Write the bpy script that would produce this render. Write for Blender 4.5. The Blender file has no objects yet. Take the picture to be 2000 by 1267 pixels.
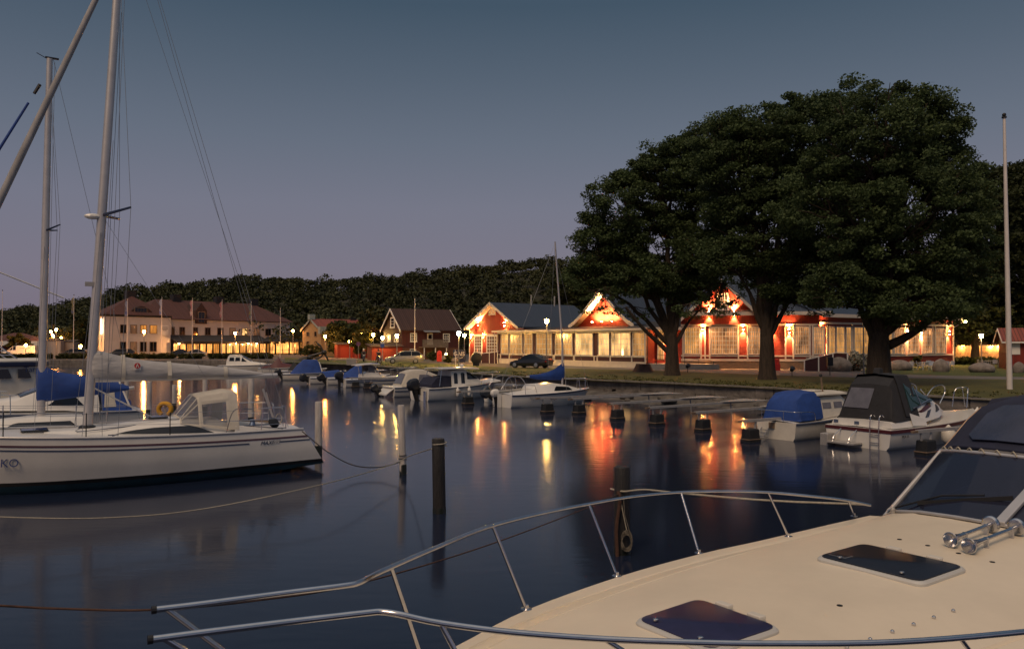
import bpy, math, random
import numpy as np
from mathutils import Vector, Matrix
rnd = random.Random(7)
R = math.radians
scene = bpy.context.scene
COL = scene.collection

# ---------------------------------------------------------------- camera
CH, PITCH, LENS = 3.65, R(1.27), 28.0
FPX = 2000 * LENS / 36.0
cam_d = bpy.data.cameras.new('camera')
cam_d.lens = LENS; cam_d.sensor_width = 36; cam_d.clip_end = 3000; cam_d.clip_start = 0.05
cam = bpy.data.objects.new('camera', cam_d); COL.objects.link(cam)
cam.location = (0, 0, CH); cam.rotation_euler = (R(90) + PITCH, 0, 0)
scene.camera = cam
cS, sS = math.cos(PITCH), math.sin(PITCH)
def ray(px, py):
    u = (px - 1000) / FPX; v = (633.5 - py) / FPX
    return Vector((u, cS - v * sS, sS + v * cS))
def W(px, py, z=1.0):            # where the sight line through a photo pixel meets height z
    d = ray(px, py); t = (z - CH) / d.z
    return Vector((d.x * t, d.y * t, z))
def A(px, py, Y):                # ... or reaches distance Y
    d = ray(px, py); t = Y / d.y
    return Vector((d.x * t, Y, CH + d.z * t))

# ---------------------------------------------------------------- world, sun, exposure
def lin(r, g, b):
    f = lambda c: (c / 255 / 12.92) if c <= 10 else ((c / 255 + 0.055) / 1.055) ** 2.4
    return (f(r), f(g), f(b), 1)
SUN_EL, SUN_AZ = R(50), R(205)   # warm soft sun standing in for jetty lamps and after-glow behind the camera
world = bpy.data.worlds.new('World'); scene.world = world; world.use_nodes = True
wt = world.node_tree; wt.nodes.clear()
def wn(t): return wt.nodes.new(t)
geo = wn('ShaderNodeTexCoord'); sep = wn('ShaderNodeSeparateXYZ'); ramp = wn('ShaderNodeValToRGB')
wt.links.new(geo.outputs['Generated'], sep.inputs[0]); wt.links.new(sep.outputs['Z'], ramp.inputs[0])
els = ramp.color_ramp.elements
SKY = [(0.0, (116, 108, 125)), (math.sin(R(5)), (119, 115, 133)), (math.sin(R(9.5)), (113, 115, 133)), (math.sin(R(14)), (98, 107, 124)),
       (math.sin(R(18.5)), (81, 94, 111)), (math.sin(R(23)), (62, 80, 98)), (math.sin(R(34)), (64, 84, 104)), (math.sin(R(55)), (150, 150, 155)), (1.0, (180, 172, 165))]
els[0].position = 0; els[0].color = lin(*SKY[0][1])
els[1].position = 1; els[1].color = lin(*SKY[-1][1])
for p, c in SKY[1:-1]:
    e = els.new(p); e.color = lin(*c)
sky = wn('ShaderNodeTexSky'); sky.sky_type = 'NISHITA'; sky.sun_disc = False
sky.sun_elevation = R(1.5); sky.sun_rotation = SUN_AZ
b1 = wn('ShaderNodeBackground'); b2 = wn('ShaderNodeBackground'); addn = wn('ShaderNodeAddShader'); wo = wn('ShaderNodeOutputWorld')
b1.inputs[1].default_value = 0.97; b2.inputs[1].default_value = 0.012
wt.links.new(ramp.outputs[0], b1.inputs[0]); wt.links.new(sky.outputs[0], b2.inputs[0])
wt.links.new(b1.outputs[0], addn.inputs[0]); wt.links.new(b2.outputs[0], addn.inputs[1]); wt.links.new(addn.outputs[0], wo.inputs[0])
sun_d = bpy.data.lights.new('sun', 'SUN'); sun_d.energy = 1.55; sun_d.angle = R(25); sun_d.color = (1.0, 0.71, 0.46)
sun = bpy.data.objects.new('sun', sun_d); COL.objects.link(sun)
sd = Vector((math.sin(SUN_AZ) * math.cos(SUN_EL), math.cos(SUN_AZ) * math.cos(SUN_EL), math.sin(SUN_EL)))   # towards the sun
sun.rotation_euler = sd.to_track_quat('Z', 'Y').to_euler()
vs = scene.view_settings; vs.view_transform = 'Standard'; vs.look = 'None'; vs.exposure = 0; vs.gamma = 1; vs.use_curve_mapping = False
cy = scene.cycles
cy.use_denoising = True
try: cy.denoiser = 'OPENIMAGEDENOISE'
except Exception: pass
cy.max_bounces = 6; cy.diffuse_bounces = 2; cy.glossy_bounces = 4; cy.transmission_bounces = 4; cy.transparent_max_bounces = 8
cy.sample_clamp_indirect = 6; cy.caustics_reflective = False; cy.caustics_refractive = False

# ---------------------------------------------------------------- materials
def mat(name, col, rough=0.6, metal=0.0, var=0.0, vscale=3.0, bump=0.0, bscale=20.0, emit=None, estr=0.0, spec=None, stretch=None, col2=None, coat=0.0):
    m = bpy.data.materials.new(name); m.use_nodes = True
    nt = m.node_tree; b = nt.nodes['Principled BSDF']
    c = tuple(col) + (1,) if len(col) == 3 else tuple(col)
    b.inputs['Base Color'].default_value = c; b.inputs['Roughness'].default_value = rough; b.inputs['Metallic'].default_value = metal
    if spec is not None: b.inputs['Specular IOR Level'].default_value = spec
    if coat: b.inputs['Coat Weight'].default_value = coat; b.inputs['Coat Roughness'].default_value = 0.08
    tc = mp = None
    if var or bump:
        tc = nt.nodes.new('ShaderNodeTexCoord'); mp = nt.nodes.new('ShaderNodeMapping')
        nt.links.new(tc.outputs['Object'], mp.inputs[0])
        if stretch: mp.inputs['Scale'].default_value = stretch
    if var:
        n = nt.nodes.new('ShaderNodeTexNoise'); n.inputs['Scale'].default_value = vscale; n.inputs['Detail'].default_value = 5; n.inputs['Roughness'].default_value = 0.65
        r = nt.nodes.new('ShaderNodeValToRGB'); nt.links.new(mp.outputs[0], n.inputs[0]); nt.links.new(n.outputs[0], r.inputs[0])
        c2 = tuple(col2) + (1,) if col2 else tuple(x * (1 - var) for x in c[:3]) + (1,)
        r.color_ramp.elements[0].position = 0.32; r.color_ramp.elements[0].color = c2
        r.color_ramp.elements[1].position = 0.68; r.color_ramp.elements[1].color = c if col2 else tuple(min(1, x * (1 + var * 0.5)) for x in c[:3]) + (1,)
        nt.links.new(r.outputs[0], b.inputs['Base Color'])
    if bump:
        n2 = nt.nodes.new('ShaderNodeTexNoise'); n2.inputs['Scale'].default_value = bscale; n2.inputs['Detail'].default_value = 4
        bp = nt.nodes.new('ShaderNodeBump'); bp.inputs['Strength'].default_value = bump; bp.inputs['Distance'].default_value = 0.05
        nt.links.new(mp.outputs[0], n2.inputs[0]); nt.links.new(n2.outputs[0], bp.inputs['Height']); nt.links.new(bp.outputs[0], b.inputs['Normal'])
    if emit:
        b.inputs['Emission Color'].default_value = tuple(emit) + (1,); b.inputs['Emission Strength'].default_value = estr
    return m
def striped(name, col, dark, axis='X', width=0.18, rough=0.7, bump=0.4, dist=0.02, ratio=0.12, var=0.18):
    """boards, roof seams: real relief lines every `width` metres along an object axis"""
    m = mat(name, col, rough); nt = m.node_tree; b = nt.nodes['Principled BSDF']
    tc = nt.nodes.new('ShaderNodeTexCoord'); sp = nt.nodes.new('ShaderNodeSeparateXYZ'); nt.links.new(tc.outputs['Object'], sp.inputs[0])
    dv = nt.nodes.new('ShaderNodeMath'); dv.operation = 'DIVIDE'; dv.inputs[1].default_value = width
    nt.links.new(sp.outputs[axis], dv.inputs[0])
    fr = nt.nodes.new('ShaderNodeMath'); fr.operation = 'FRACT'; nt.links.new(dv.outputs[0], fr.inputs[0])
    lt = nt.nodes.new('ShaderNodeMath'); lt.operation = 'LESS_THAN'; lt.inputs[1].default_value = ratio; nt.links.new(fr.outputs[0], lt.inputs[0])
    fl = nt.nodes.new('ShaderNodeMath'); fl.operation = 'FLOOR'; nt.links.new(dv.outputs[0], fl.inputs[0])
    wn_ = nt.nodes.new('ShaderNodeTexWhiteNoise'); wn_.noise_dimensions = '1D'; nt.links.new(fl.outputs[0], wn_.inputs['W'])
    nz = nt.nodes.new('ShaderNodeTexNoise'); nz.inputs['Scale'].default_value = 2.5; nz.inputs['Detail'].default_value = 6; nt.links.new(tc.outputs['Object'], nz.inputs[0])
    av = nt.nodes.new('ShaderNodeMath'); av.operation = 'ADD'; nt.links.new(wn_.outputs['Value'], av.inputs[0]); nt.links.new(nz.outputs[0], av.inputs[1])
    mr = nt.nodes.new('ShaderNodeMapRange'); mr.inputs[1].default_value = 0.2; mr.inputs[2].default_value = 1.6; mr.inputs[3].default_value = 1 - var; mr.inputs[4].default_value = 1 + var
    nt.links.new(av.outputs[0], mr.inputs[0])
    mx = nt.nodes.new('ShaderNodeMixRGB'); mx.inputs[1].default_value = tuple(col) + (1,); mx.inputs[2].default_value = tuple(dark) + (1,); nt.links.new(lt.outputs[0], mx.inputs[0])
    mu = nt.nodes.new('ShaderNodeVectorMath'); mu.operation = 'SCALE'; nt.links.new(mx.outputs[0], mu.inputs[0]); nt.links.new(mr.outputs[0], mu.inputs['Scale'])
    nt.links.new(mu.outputs[0], b.inputs['Base Color'])
    bp = nt.nodes.new('ShaderNodeBump'); bp.inputs['Strength'].default_value = bump; bp.inputs['Distance'].default_value = dist; bp.invert = True
    nt.links.new(lt.outputs[0], bp.inputs['Height']); nt.links.new(bp.outputs[0], b.inputs['Normal'])
    return m
def glow(name, col, s):          # a lit lamp or lit glass
    return mat(name, (0.8, 0.8, 0.8), 0.4, emit=col, estr=s)
def lit_pane(name, warm, lo, hi, scale=1.2, seed=0.0):
    """glass with a lit room behind it: brighter and darker areas, hanging curtains"""
    m = mat(name, (0.05, 0.05, 0.05), 0.15); nt = m.node_tree; b = nt.nodes['Principled BSDF']
    tc = nt.nodes.new('ShaderNodeTexCoord'); mp = nt.nodes.new('ShaderNodeMapping'); nt.links.new(tc.outputs['Object'], mp.inputs[0])
    mp.inputs['Location'].default_value = (seed, 0, seed * 1.7); mp.inputs['Scale'].default_value = (scale, scale, scale * 0.35)
    n = nt.nodes.new('ShaderNodeTexNoise'); n.inputs['Scale'].default_value = 1.1; n.inputs['Detail'].default_value = 3; nt.links.new(mp.outputs[0], n.inputs[0])
    mr = nt.nodes.new('ShaderNodeMapRange'); mr.inputs[1].default_value = 0.35; mr.inputs[2].default_value = 0.68; mr.inputs[3].default_value = lo; mr.inputs[4].default_value = hi
    nt.links.new(n.outputs[0], mr.inputs[0])
    b.inputs['Emission Color'].default_value = tuple(warm) + (1,)
    wv = nt.nodes.new('ShaderNodeTexWave'); wv.bands_direction = 'X'; wv.inputs['Scale'].default_value = 1.7; wv.inputs['Distortion'].default_value = 2.5; wv.inputs['Detail'].default_value = 2; wv.inputs['Detail Scale'].default_value = 0.6; nt.links.new(tc.outputs['Object'], wv.inputs[0])
    m2 = nt.nodes.new('ShaderNodeMapRange'); m2.inputs[3].default_value = 0.40; m2.inputs[4].default_value = 1.30; nt.links.new(wv.outputs['Fac'], m2.inputs[0])
    vo = nt.nodes.new('ShaderNodeTexVoronoi'); vo.inputs['Scale'].default_value = 0.9; nt.links.new(mp.outputs[0], vo.inputs[0])
    m3 = nt.nodes.new('ShaderNodeMapRange'); m3.inputs[1].default_value = 0.06; m3.inputs[2].default_value = 0.14; m3.inputs[3].default_value = 3.0 * hi; m3.inputs[4].default_value = 0.0; nt.links.new(vo.outputs['Distance'], m3.inputs[0])
    a1 = nt.nodes.new('ShaderNodeMath'); a1.operation = 'MULTIPLY'; nt.links.new(mr.outputs[0], a1.inputs[0]); nt.links.new(m2.outputs[0], a1.inputs[1])
    a2 = nt.nodes.new('ShaderNodeMath'); a2.operation = 'ADD'; nt.links.new(a1.outputs[0], a2.inputs[0]); nt.links.new(m3.outputs[0], a2.inputs[1])
    nt.links.new(a2.outputs[0], b.inputs['Emission Strength'])
    return m
M = {}
M['white'] = mat('white_paint', (0.78, 0.76, 0.72), 0.5, var=0.10, vscale=1.5)
M['trim_white'] = mat('cream_trim_paint', (0.58, 0.52, 0.46), 0.55, var=0.12, vscale=1.5)
M['gel'] = mat('gelcoat', (0.74, 0.72, 0.68), 0.28, var=0.10, vscale=0.8, coat=0.2)
M['gel_old'] = mat('weathered_gelcoat', (0.70, 0.66, 0.58), 0.4, var=0.18, vscale=1.1)
M['cream'] = mat('cream_deck', (0.78, 0.68, 0.53), 0.42, var=0.07, vscale=1.3, bump=0.05, bscale=90)
M['steel'] = mat('stainless_steel', (0.62, 0.62, 0.64), 0.22, 1.0, var=0.12, vscale=8)
M['alu'] = mat('aluminium_mast', (0.60, 0.58, 0.57), 0.42, 0.55, var=0.12, vscale=2.0)
M['wire'] = mat('rigging_wire', (0.22, 0.24, 0.28), 0.5, 0.3)
M['black'] = mat('black_plastic', (0.015, 0.015, 0.017), 0.45, var=0.3, vscale=3)
M['rubber'] = mat('black_float', (0.018, 0.018, 0.019), 0.6, var=0.4, vscale=4, bump=0.2, bscale=8)
M['navy'] = mat('navy_canvas', (0.016, 0.019, 0.045), 0.8, var=0.25, vscale=2.5, bump=0.35, bscale=4)
M['blue'] = mat('blue_canvas', (0.016, 0.060, 0.27), 0.75, var=0.25, vscale=2.0, bump=0.5, bscale=3)
M['grey_canvas'] = mat('grey_canvas', (0.45, 0.44, 0.44), 0.8, var=0.22, vscale=1.6, bump=1.0, bscale=2.6, stretch=(0.6, 1, 2.2))
M['light_canvas'] = mat('cream_canvas', (0.55, 0.51, 0.44), 0.8, var=0.12, vscale=2.0, bump=0.3, bscale=5)
M['dark_canvas'] = mat('charcoal_canvas', (0.024, 0.024, 0.028), 0.8, var=0.25, vscale=2.0, bump=0.4, bscale=4)
M['maroon'] = mat('maroon_paint', (0.085, 0.014, 0.018), 0.4, var=0.15)
M['bluestripe'] = mat('blue_grey_stripe', (0.07, 0.09, 0.15), 0.4)
M['darkblue'] = mat('dark_blue_paint', (0.012, 0.02, 0.06), 0.35)
M['antifoul'] = mat('teal_antifouling', (0.014, 0.050, 0.070), 0.6, var=0.3)
M['tint'] = mat('tinted_glass', (0.012, 0.014, 0.02), 0.06, spec=0.6)
M['vinyl'] = mat('clear_vinyl', (0.16, 0.16, 0.19), 0.18, var=0.2, vscale=3, bump=0.2, bscale=4)
M['smokeglass'] = mat('boat_windscreen', (0.05, 0.055, 0.075), 0.08, spec=0.6)
M['rope'] = mat('pale_rope', (0.42, 0.38, 0.30), 0.9, var=0.3, vscale=30)
M['darkrope'] = mat('dark_rope', (0.03, 0.03, 0.035), 0.9)
M['coilrope'] = mat('grey_rope', (0.17, 0.15, 0.12), 0.9, var=0.4, vscale=30)
M['rustrope'] = mat('brown_rope', (0.085, 0.042, 0.028), 0.9, var=0.4, vscale=20)
M['post_white'] = mat('peeling_white_post', (0.62, 0.58, 0.55), 0.75, var=0.5, vscale=3.0, stretch=(3, 3, 0.6), bump=0.3, bscale=10, col2=(0.36, 0.33, 0.31))
M['post_black'] = mat('tarred_post', (0.026, 0.024, 0.024), 0.55, var=0.4, vscale=5, bump=0.5, bscale=14, stretch=(3, 3, 0.5))
M['wet'] = mat('wet_weed', (0.012, 0.016, 0.012), 0.35, var=0.5, vscale=8)
M['galv'] = mat('galvanised_steel', (0.46, 0.44, 0.42), 0.55, 0.4, var=0.2, vscale=5)
M['wood'] = mat('weathered_wood', (0.22, 0.15, 0.10), 0.75, var=0.35, vscale=4, stretch=(1, 6, 6))
M['engine'] = mat('outboard_cowl', (0.018, 0.020, 0.026), 0.3, var=0.2)
M['engine_grey'] = mat('grey_blue_outboard', (0.035, 0.045, 0.065), 0.4, var=0.2)
M['orange'] = mat('yellow_foam', (0.60, 0.30, 0.02), 0.7, var=0.2)
M['pole'] = mat('white_flagpole', (0.72, 0.67, 0.64), 0.4, var=0.08)
M['darkmetal'] = mat('dark_lamp_metal', (0.03, 0.03, 0.032), 0.5, 0.5)
M['greymetal'] = mat('grey_lamp_metal', (0.25, 0.25, 0.26), 0.5, 0.5)
M['red_board'] = striped('falu_red_boards', (0.20, 0.018, 0.010), (0.075, 0.008, 0.006), 'X', 0.16)
M['red_clap'] = striped('falu_red_clapboard', (0.20, 0.018, 0.010), (0.075, 0.008, 0.006), 'Z', 0.17)
M['plum'] = mat('dark_plum_boards', (0.050, 0.012, 0.018), 0.7, var=0.2)
M['seam_roof'] = striped('standing_seam_roof', (0.022, 0.031, 0.052), (0.055, 0.072, 0.105), 'X', 0.55, rough=0.45, ratio=0.10, bump=0.6, dist=0.04, var=0.1)
M['felt'] = mat('dark_roofing_felt', (0.035, 0.033, 0.035), 0.8, var=0.25)
M['tile_roof'] = striped('brown_red_tiles', (0.105, 0.042, 0.034), (0.045, 0.020, 0.018), 'X', 0.34, rough=0.8, ratio=0.22, bump=0.7, dist=0.05)
M['tile_dark'] = striped('old_dark_tiles', (0.055, 0.028, 0.026), (0.026, 0.015, 0.014), 'X', 0.34, rough=0.85, ratio=0.22, bump=0.7, dist=0.05)
M['tile_red'] = striped('bright_red_tiles', (0.25, 0.060, 0.040), (0.10, 0.030, 0.022), 'X', 0.30, rough=0.75, ratio=0.22, bump=0.7, dist=0.05)
M['plaster'] = mat('white_render', (0.66, 0.62, 0.58), 0.85, var=0.10, vscale=0.5, bump=0.1, bscale=6)
M['yellow_brick'] = mat('yellow_brick', (0.36, 0.24, 0.12), 0.85, var=0.22, vscale=2)
M['copper'] = mat('verdigris_metal', (0.24, 0.32, 0.33), 0.6, var=0.2)
M['glass_dark'] = mat('dark_window_glass', (0.012, 0.013, 0.017), 0.05, spec=0.6)
M['granite'] = mat('granite_block', (0.175, 0.155, 0.14), 0.85, var=0.5, vscale=1.6, bump=0.8, bscale=5)
M['rock'] = mat('shore_rock', (0.13, 0.115, 0.10), 0.85, var=0.5, vscale=1.2, bump=0.8, bscale=3)
M['boulder'] = mat('boulder_stone', (0.22, 0.19, 0.17), 0.85, var=0.4, vscale=2.2, bump=0.6, bscale=5)
M['concrete'] = mat('concrete', (0.30, 0.28, 0.26), 0.85, var=0.2, vscale=1.5)
M['asphalt'] = mat('asphalt', (0.085, 0.080, 0.078), 0.85, var=0.3, vscale=0.35, bump=0.1, bscale=30)
M['path'] = mat('grey_path', (0.15, 0.14, 0.135), 0.85, var=0.22, vscale=0.5, bump=0.1, bscale=30)
M['grass'] = mat('mown_grass', (0.066, 0.088, 0.014), 0.9, var=0.5, vscale=0.5, bump=0.7, bscale=14, col2=(0.036, 0.052, 0.010))
M['grass_dry'] = mat('yellowing_grass', (0.105, 0.098, 0.019), 0.9, var=0.5, vscale=0.6, bump=0.7, bscale=14, col2=(0.056, 0.060, 0.014))
M['bark'] = mat('furrowed_bark', (0.052, 0.037, 0.026), 0.9, var=0.55, vscale=3.2, stretch=(2.4, 2.4, 0.35), bump=1.0, bscale=6)
M['carpaint_black'] = mat('black_car_paint', (0.012, 0.012, 0.014), 0.22, coat=0.7)
M['carpaint_silver'] = mat('silver_car_paint', (0.36, 0.35, 0.34), 0.3, 0.5, coat=0.5)
M['carpaint_white'] = mat('white_van_paint', (0.72, 0.71, 0.69), 0.3, coat=0.4)
M['tyre'] = mat('tyre', (0.015, 0.015, 0.015), 0.8)
M['rim'] = mat('alloy_rim', (0.45, 0.45, 0.46), 0.3, 0.8)
M['redlamp'] = mat('tail_lamp', (0.30, 0.01, 0.01), 0.2)
M['headlamp'] = mat('lamp_glass', (0.55, 0.55, 0.55), 0.1)
M['hydrant'] = mat('signal_red', (0.55, 0.03, 0.02), 0.45)
M['skin'] = mat('skin', (0.42, 0.24, 0.17), 0.6)
M['hair'] = mat('dark_hair', (0.03, 0.02, 0.015), 0.7)
M['jacket'] = mat('dark_jacket', (0.02, 0.022, 0.03), 0.8, var=0.2)
M['shirt'] = mat('white_shirt', (0.65, 0.64, 0.62), 0.8)
M['jeans'] = mat('grey_trousers', (0.05, 0.055, 0.07), 0.85)
M['chairgrey'] = mat('pale_blue_chair', (0.33, 0.36, 0.42), 0.5)
M['inkblue'] = mat('blue_lettering', (0.03, 0.05, 0.16), 0.5)
M['inkgrey'] = mat('grey_lettering', (0.30, 0.29, 0.29), 0.5)
M['redpaint'] = mat('red_emblem', (0.42, 0.03, 0.03), 0.5)
M['sodium'] = glow('sodium_lamp', (1.0, 0.33, 0.05), 260)
M['yellowlamp'] = glow('yellow_lamp', (1.0, 0.55, 0.11), 240)
M['brightlamp'] = glow('bright_street_lamp', (1.0, 0.50, 0.09), 900)
M['warmlamp'] = glow('warm_lamp', (1.0, 0.40, 0.09), 900)
M['whitelamp'] = glow('white_tube', (1.0, 0.86, 0.66), 8)

def leaf_mat(name, c1, c2, trans=0.25):
    m = bpy.data.materials.new(name); m.use_nodes = True; nt = m.node_tree; b = nt.nodes['Principled BSDF']
    at = nt.nodes.new('ShaderNodeAttribute'); at.attribute_name = 'tone'
    r = nt.nodes.new('ShaderNodeValToRGB'); r.color_ramp.elements[0].color = tuple(c1) + (1,); r.color_ramp.elements[1].color = tuple(c2) + (1,)
    nt.links.new(at.outputs['Fac'], r.inputs[0]); nt.links.new(r.outputs[0], b.inputs['Base Color'])
    b.inputs['Roughness'].default_value = 0.65; b.inputs['Specular IOR Level'].default_value = 0.25
    if trans:
        t = nt.nodes.new('ShaderNodeBsdfTranslucent'); nt.links.new(r.outputs[0], t.inputs[0])
        mx = nt.nodes.new('ShaderNodeMixShader'); mx.inputs[0].default_value = trans
        nt.links.new(b.outputs[0], mx.inputs[1]); nt.links.new(t.outputs[0], mx.inputs[2]); nt.links.new(mx.outputs[0], nt.nodes['Material Output'].inputs[0])
    return m
M['leaf'] = leaf_mat('elm_leaves', (0.038, 0.060, 0.024), (0.100, 0.145, 0.054))
M['leaf_dark'] = leaf_mat('dark_leaves', (0.022, 0.030, 0.011), (0.060, 0.072, 0.024))
M['leaf_wood'] = leaf_mat('hill_leaves', (0.018, 0.024, 0.009), (0.072, 0.076, 0.027), 0)
M['leaf_yellow'] = leaf_mat('yellow_green_leaves', (0.06, 0.06, 0.012), (0.16, 0.13, 0.03))
M['leaf_hedge'] = leaf_mat('hedge_leaves', (0.03, 0.035, 0.010), (0.085, 0.085, 0.024))
M['leaf_grass'] = leaf_mat('grass_blades', (0.045, 0.048, 0.012), (0.10, 0.095, 0.025), 0)
M['blossom'] = leaf_mat('white_blossom', (0.20, 0.20, 0.15), (0.62, 0.60, 0.52))

# ---------------------------------------------------------------- mesh builder
class MB:
    def __init__(s, m=None): s.v = []; s.f = []; s.M = m
    def add(s, vs, fs):
        o = len(s.v)
        if s.M is not None: vs = [s.M @ Vector(p) for p in vs]
        s.v.extend(tuple(p) for p in vs); s.f.extend(tuple(i + o for i in f) for f in fs); return s
    def bx(s, x0, x1, y0, y1, z0, z1):
        return s.add([(x0,y0,z0),(x1,y0,z0),(x1,y1,z0),(x0,y1,z0),(x0,y0,z1),(x1,y0,z1),(x1,y1,z1),(x0,y1,z1)],
                     [(0,3,2,1),(4,5,6,7),(0,1,5,4),(1,2,6,5),(2,3,7,6),(3,0,4,7)])
    def box(s, c, d, rz=0, m=None):
        T = Matrix.Translation(c) @ Matrix.Rotation(rz, 4, 'Z')
        if m is not None: T = Matrix.Translation(c) @ m
        x, y, z = d[0]/2, d[1]/2, d[2]/2
        vs = [T @ Vector(p) for p in [(-x,-y,-z),(x,-y,-z),(x,y,-z),(-x,y,-z),(-x,-y,z),(x,-y,z),(x,y,z),(-x,y,z)]]
        return s.add(vs, [(0,3,2,1),(4,5,6,7),(0,1,5,4),(1,2,6,5),(2,3,7,6),(3,0,4,7)])
    def bar(s, p, q, w, h=None):   # rectangular bar from p to q
        p = Vector(p); q = Vector(q); h = h or w; d = q - p
        m = d.to_track_quat('X', 'Z').to_matrix().to_4x4()
        return s.box((p + q) / 2, (d.length, w, h), m=m)
    def tube(s, pts, r, n=8, closed=False, cap=True, flat=1.0):
        pts = [Vector(p) for p in pts]; N = len(pts); rs = r if isinstance(r, (list, tuple)) else [r] * N
        T = []
        for i in range(N):
            a = pts[(i - 1) % N] if (closed or i > 0) else pts[i]; b = pts[(i + 1) % N] if (closed or i < N - 1) else pts[i]
            T.append((b - a).normalized())
        up = Vector((0, 0, 1)) if abs(T[0].z) < 0.9 else Vector((1, 0, 0))
        nrm = (up - T[0] * up.dot(T[0])).normalized(); vs = []
        for i in range(N):
            nrm = nrm - T[i] * nrm.dot(T[i])
            if nrm.length < 1e-6: nrm = T[i].orthogonal()
            nrm.normalize(); bn = T[i].cross(nrm)
            for k in range(n):
                a = 2 * math.pi * k / n
                vs.append(pts[i] + (nrm * math.cos(a) + bn * math.sin(a) * flat) * rs[i])
        fs = []
        for i in range(N if closed else N - 1):
            for k in range(n):
                a = i * n + k; b = i * n + (k + 1) % n; c = ((i + 1) % N) * n + (k + 1) % n; d = ((i + 1) % N) * n + k
                fs.append((a, b, c, d))
        if cap and not closed: fs.append(tuple(range(n))[::-1]); fs.append(tuple(range((N - 1) * n, N * n)))
        return s.add(vs, fs)
    def loft(s, rings, closed=True, cap0=True, cap1=True):
        n = len(rings[0]); vs = [Vector(p) for r in rings for p in r]; fs = []
        for i in range(len(rings) - 1):
            for k in range(n if closed else n - 1):
                a = i * n + k; b = i * n + (k + 1) % n
                fs.append((a, b, b + n, a + n))
        if cap0: fs.append(tuple(range(n))[::-1])
        if cap1: fs.append(tuple(range((len(rings) - 1) * n, len(rings) * n)))
        return s.add(vs, fs)
    def lathe(s, prof, n=16, c=(0, 0, 0), axis=None):
        T = Matrix.Translation(c)
        if axis is not None: T = T @ Vector(axis).to_track_quat('Z', 'Y').to_matrix().to_4x4()
        rings = [[T @ Vector((r * math.cos(2 * math.pi * k / n), r * math.sin(2 * math.pi * k / n), z)) for k in range(n)] for r, z in prof]
        return s.loft(rings)
    def ball(s, c, r, n=10, m=6):
        rr = r if isinstance(r, (list, tuple)) else (r, r, r)
        rings = []
        for j in range(m + 1):
            a = -math.pi / 2 + math.pi * j / m; q = max(math.cos(a), 1e-3)
            rings.append([Vector((c[0] + rr[0] * q * math.cos(2 * math.pi * k / n), c[1] + rr[1] * q * math.sin(2 * math.pi * k / n), c[2] + rr[2] * math.sin(a))) for k in range(n)])
        return s.loft(rings)
    def prism(s, poly, vec):
        vec = Vector(vec); n = len(poly); a = [Vector(p) for p in poly]; b = [p + vec for p in a]
        fs = [tuple(range(n))[::-1], tuple(range(n, 2 * n))] + [(i, (i + 1) % n, (i + 1) % n + n, i + n) for i in range(n)]
        return s.add(a + b, fs)
    def sheet(s, rows):
        n = len(rows[0]); vs = [Vector(p) for r in rows for p in r]
        return s.add(vs, [(i*n+k, i*n+k+1, (i+1)*n+k+1, (i+1)*n+k) for i in range(len(rows)-1) for k in range(n-1)])
    def plate(s, rows, t):       # a sheet with thickness, t = offset vector
        t = Vector(t); n = len(rows[0]); m = len(rows)
        a = [Vector(p) for r in rows for p in r]; b = [p + t for p in a]; N = n * m
        fs = [(i*n+k, i*n+k+1, (i+1)*n+k+1, (i+1)*n+k) for i in range(m-1) for k in range(n-1)]
        fs += [tuple(x + N for x in f[::-1]) for f in fs]
        bd = [k for k in range(n)] + [i*n+n-1 for i in range(1, m)] + [(m-1)*n+k for k in range(n-2, -1, -1)] + [i*n for i in range(m-2, 0, -1)]
        for i in range(len(bd)):
            p, q = bd[i], bd[(i+1) % len(bd)]; fs.append((q, p, p + N, q + N))
        return s.add(a + b, fs)
    def build(s, name, m, parent=None, smooth=None, bev=0.0, kind=None, sub=0):
        me = bpy.data.meshes.new(name); me.from_pydata(s.v, [], s.f); me.update()
        import bmesh
        bm = bmesh.new(); bm.from_mesh(me); bmesh.ops.recalc_face_normals(bm, faces=bm.faces); bm.to_mesh(me); bm.free()
        o = bpy.data.objects.new(name, me); COL.objects.link(o)
        me.materials.append(M[m] if isinstance(m, str) else m)
        if smooth is not None:
            me.polygons.foreach_set('use_smooth', [True] * len(me.polygons)); me.set_sharp_from_angle(angle=R(smooth))
        if parent is not None: o.parent = parent
        if bev:
            b = o.modifiers.new('bevel', 'BEVEL'); b.width = bev; b.segments = 2; b.limit_method = 'ANGLE'; b.angle_limit = R(40)
        if sub:
            b = o.modifiers.new('subdivision', 'SUBSURF'); b.levels = sub; b.render_levels = sub
        if kind: o['kind'] = kind
        return o
def tag(o, label, cat, group=None, kind=None):
    if label: o['label'] = label
    if cat: o['category'] = cat
    if group: o['group'] = group
    if kind: o['kind'] = kind
    return o
def thing(name, label, cat, loc=(0, 0, 0), rz=0.0, group=None):
    o = bpy.data.objects.new(name, None); COL.objects.link(o); o.location = loc; o.rotation_euler = (0, 0, rz); o.empty_display_size = 0.3
    return tag(o, label, cat, group)
def frame(loc, rz): return Matrix.Translation(loc) @ Matrix.Rotation(rz, 4, 'Z')
def dup(root, loc=None, rz=None, label=None):
    c = root.copy(); COL.objects.link(c)
    if loc is not None: c.location = loc
    if rz is not None: c.rotation_euler = (0, 0, rz)
    if label: c['label'] = label
    def rec(o, p):
        for ch in list(o.children):
            k = ch.copy(); COL.objects.link(k); k.parent = p; rec(ch, k)
    rec(root, c); return c
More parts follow.
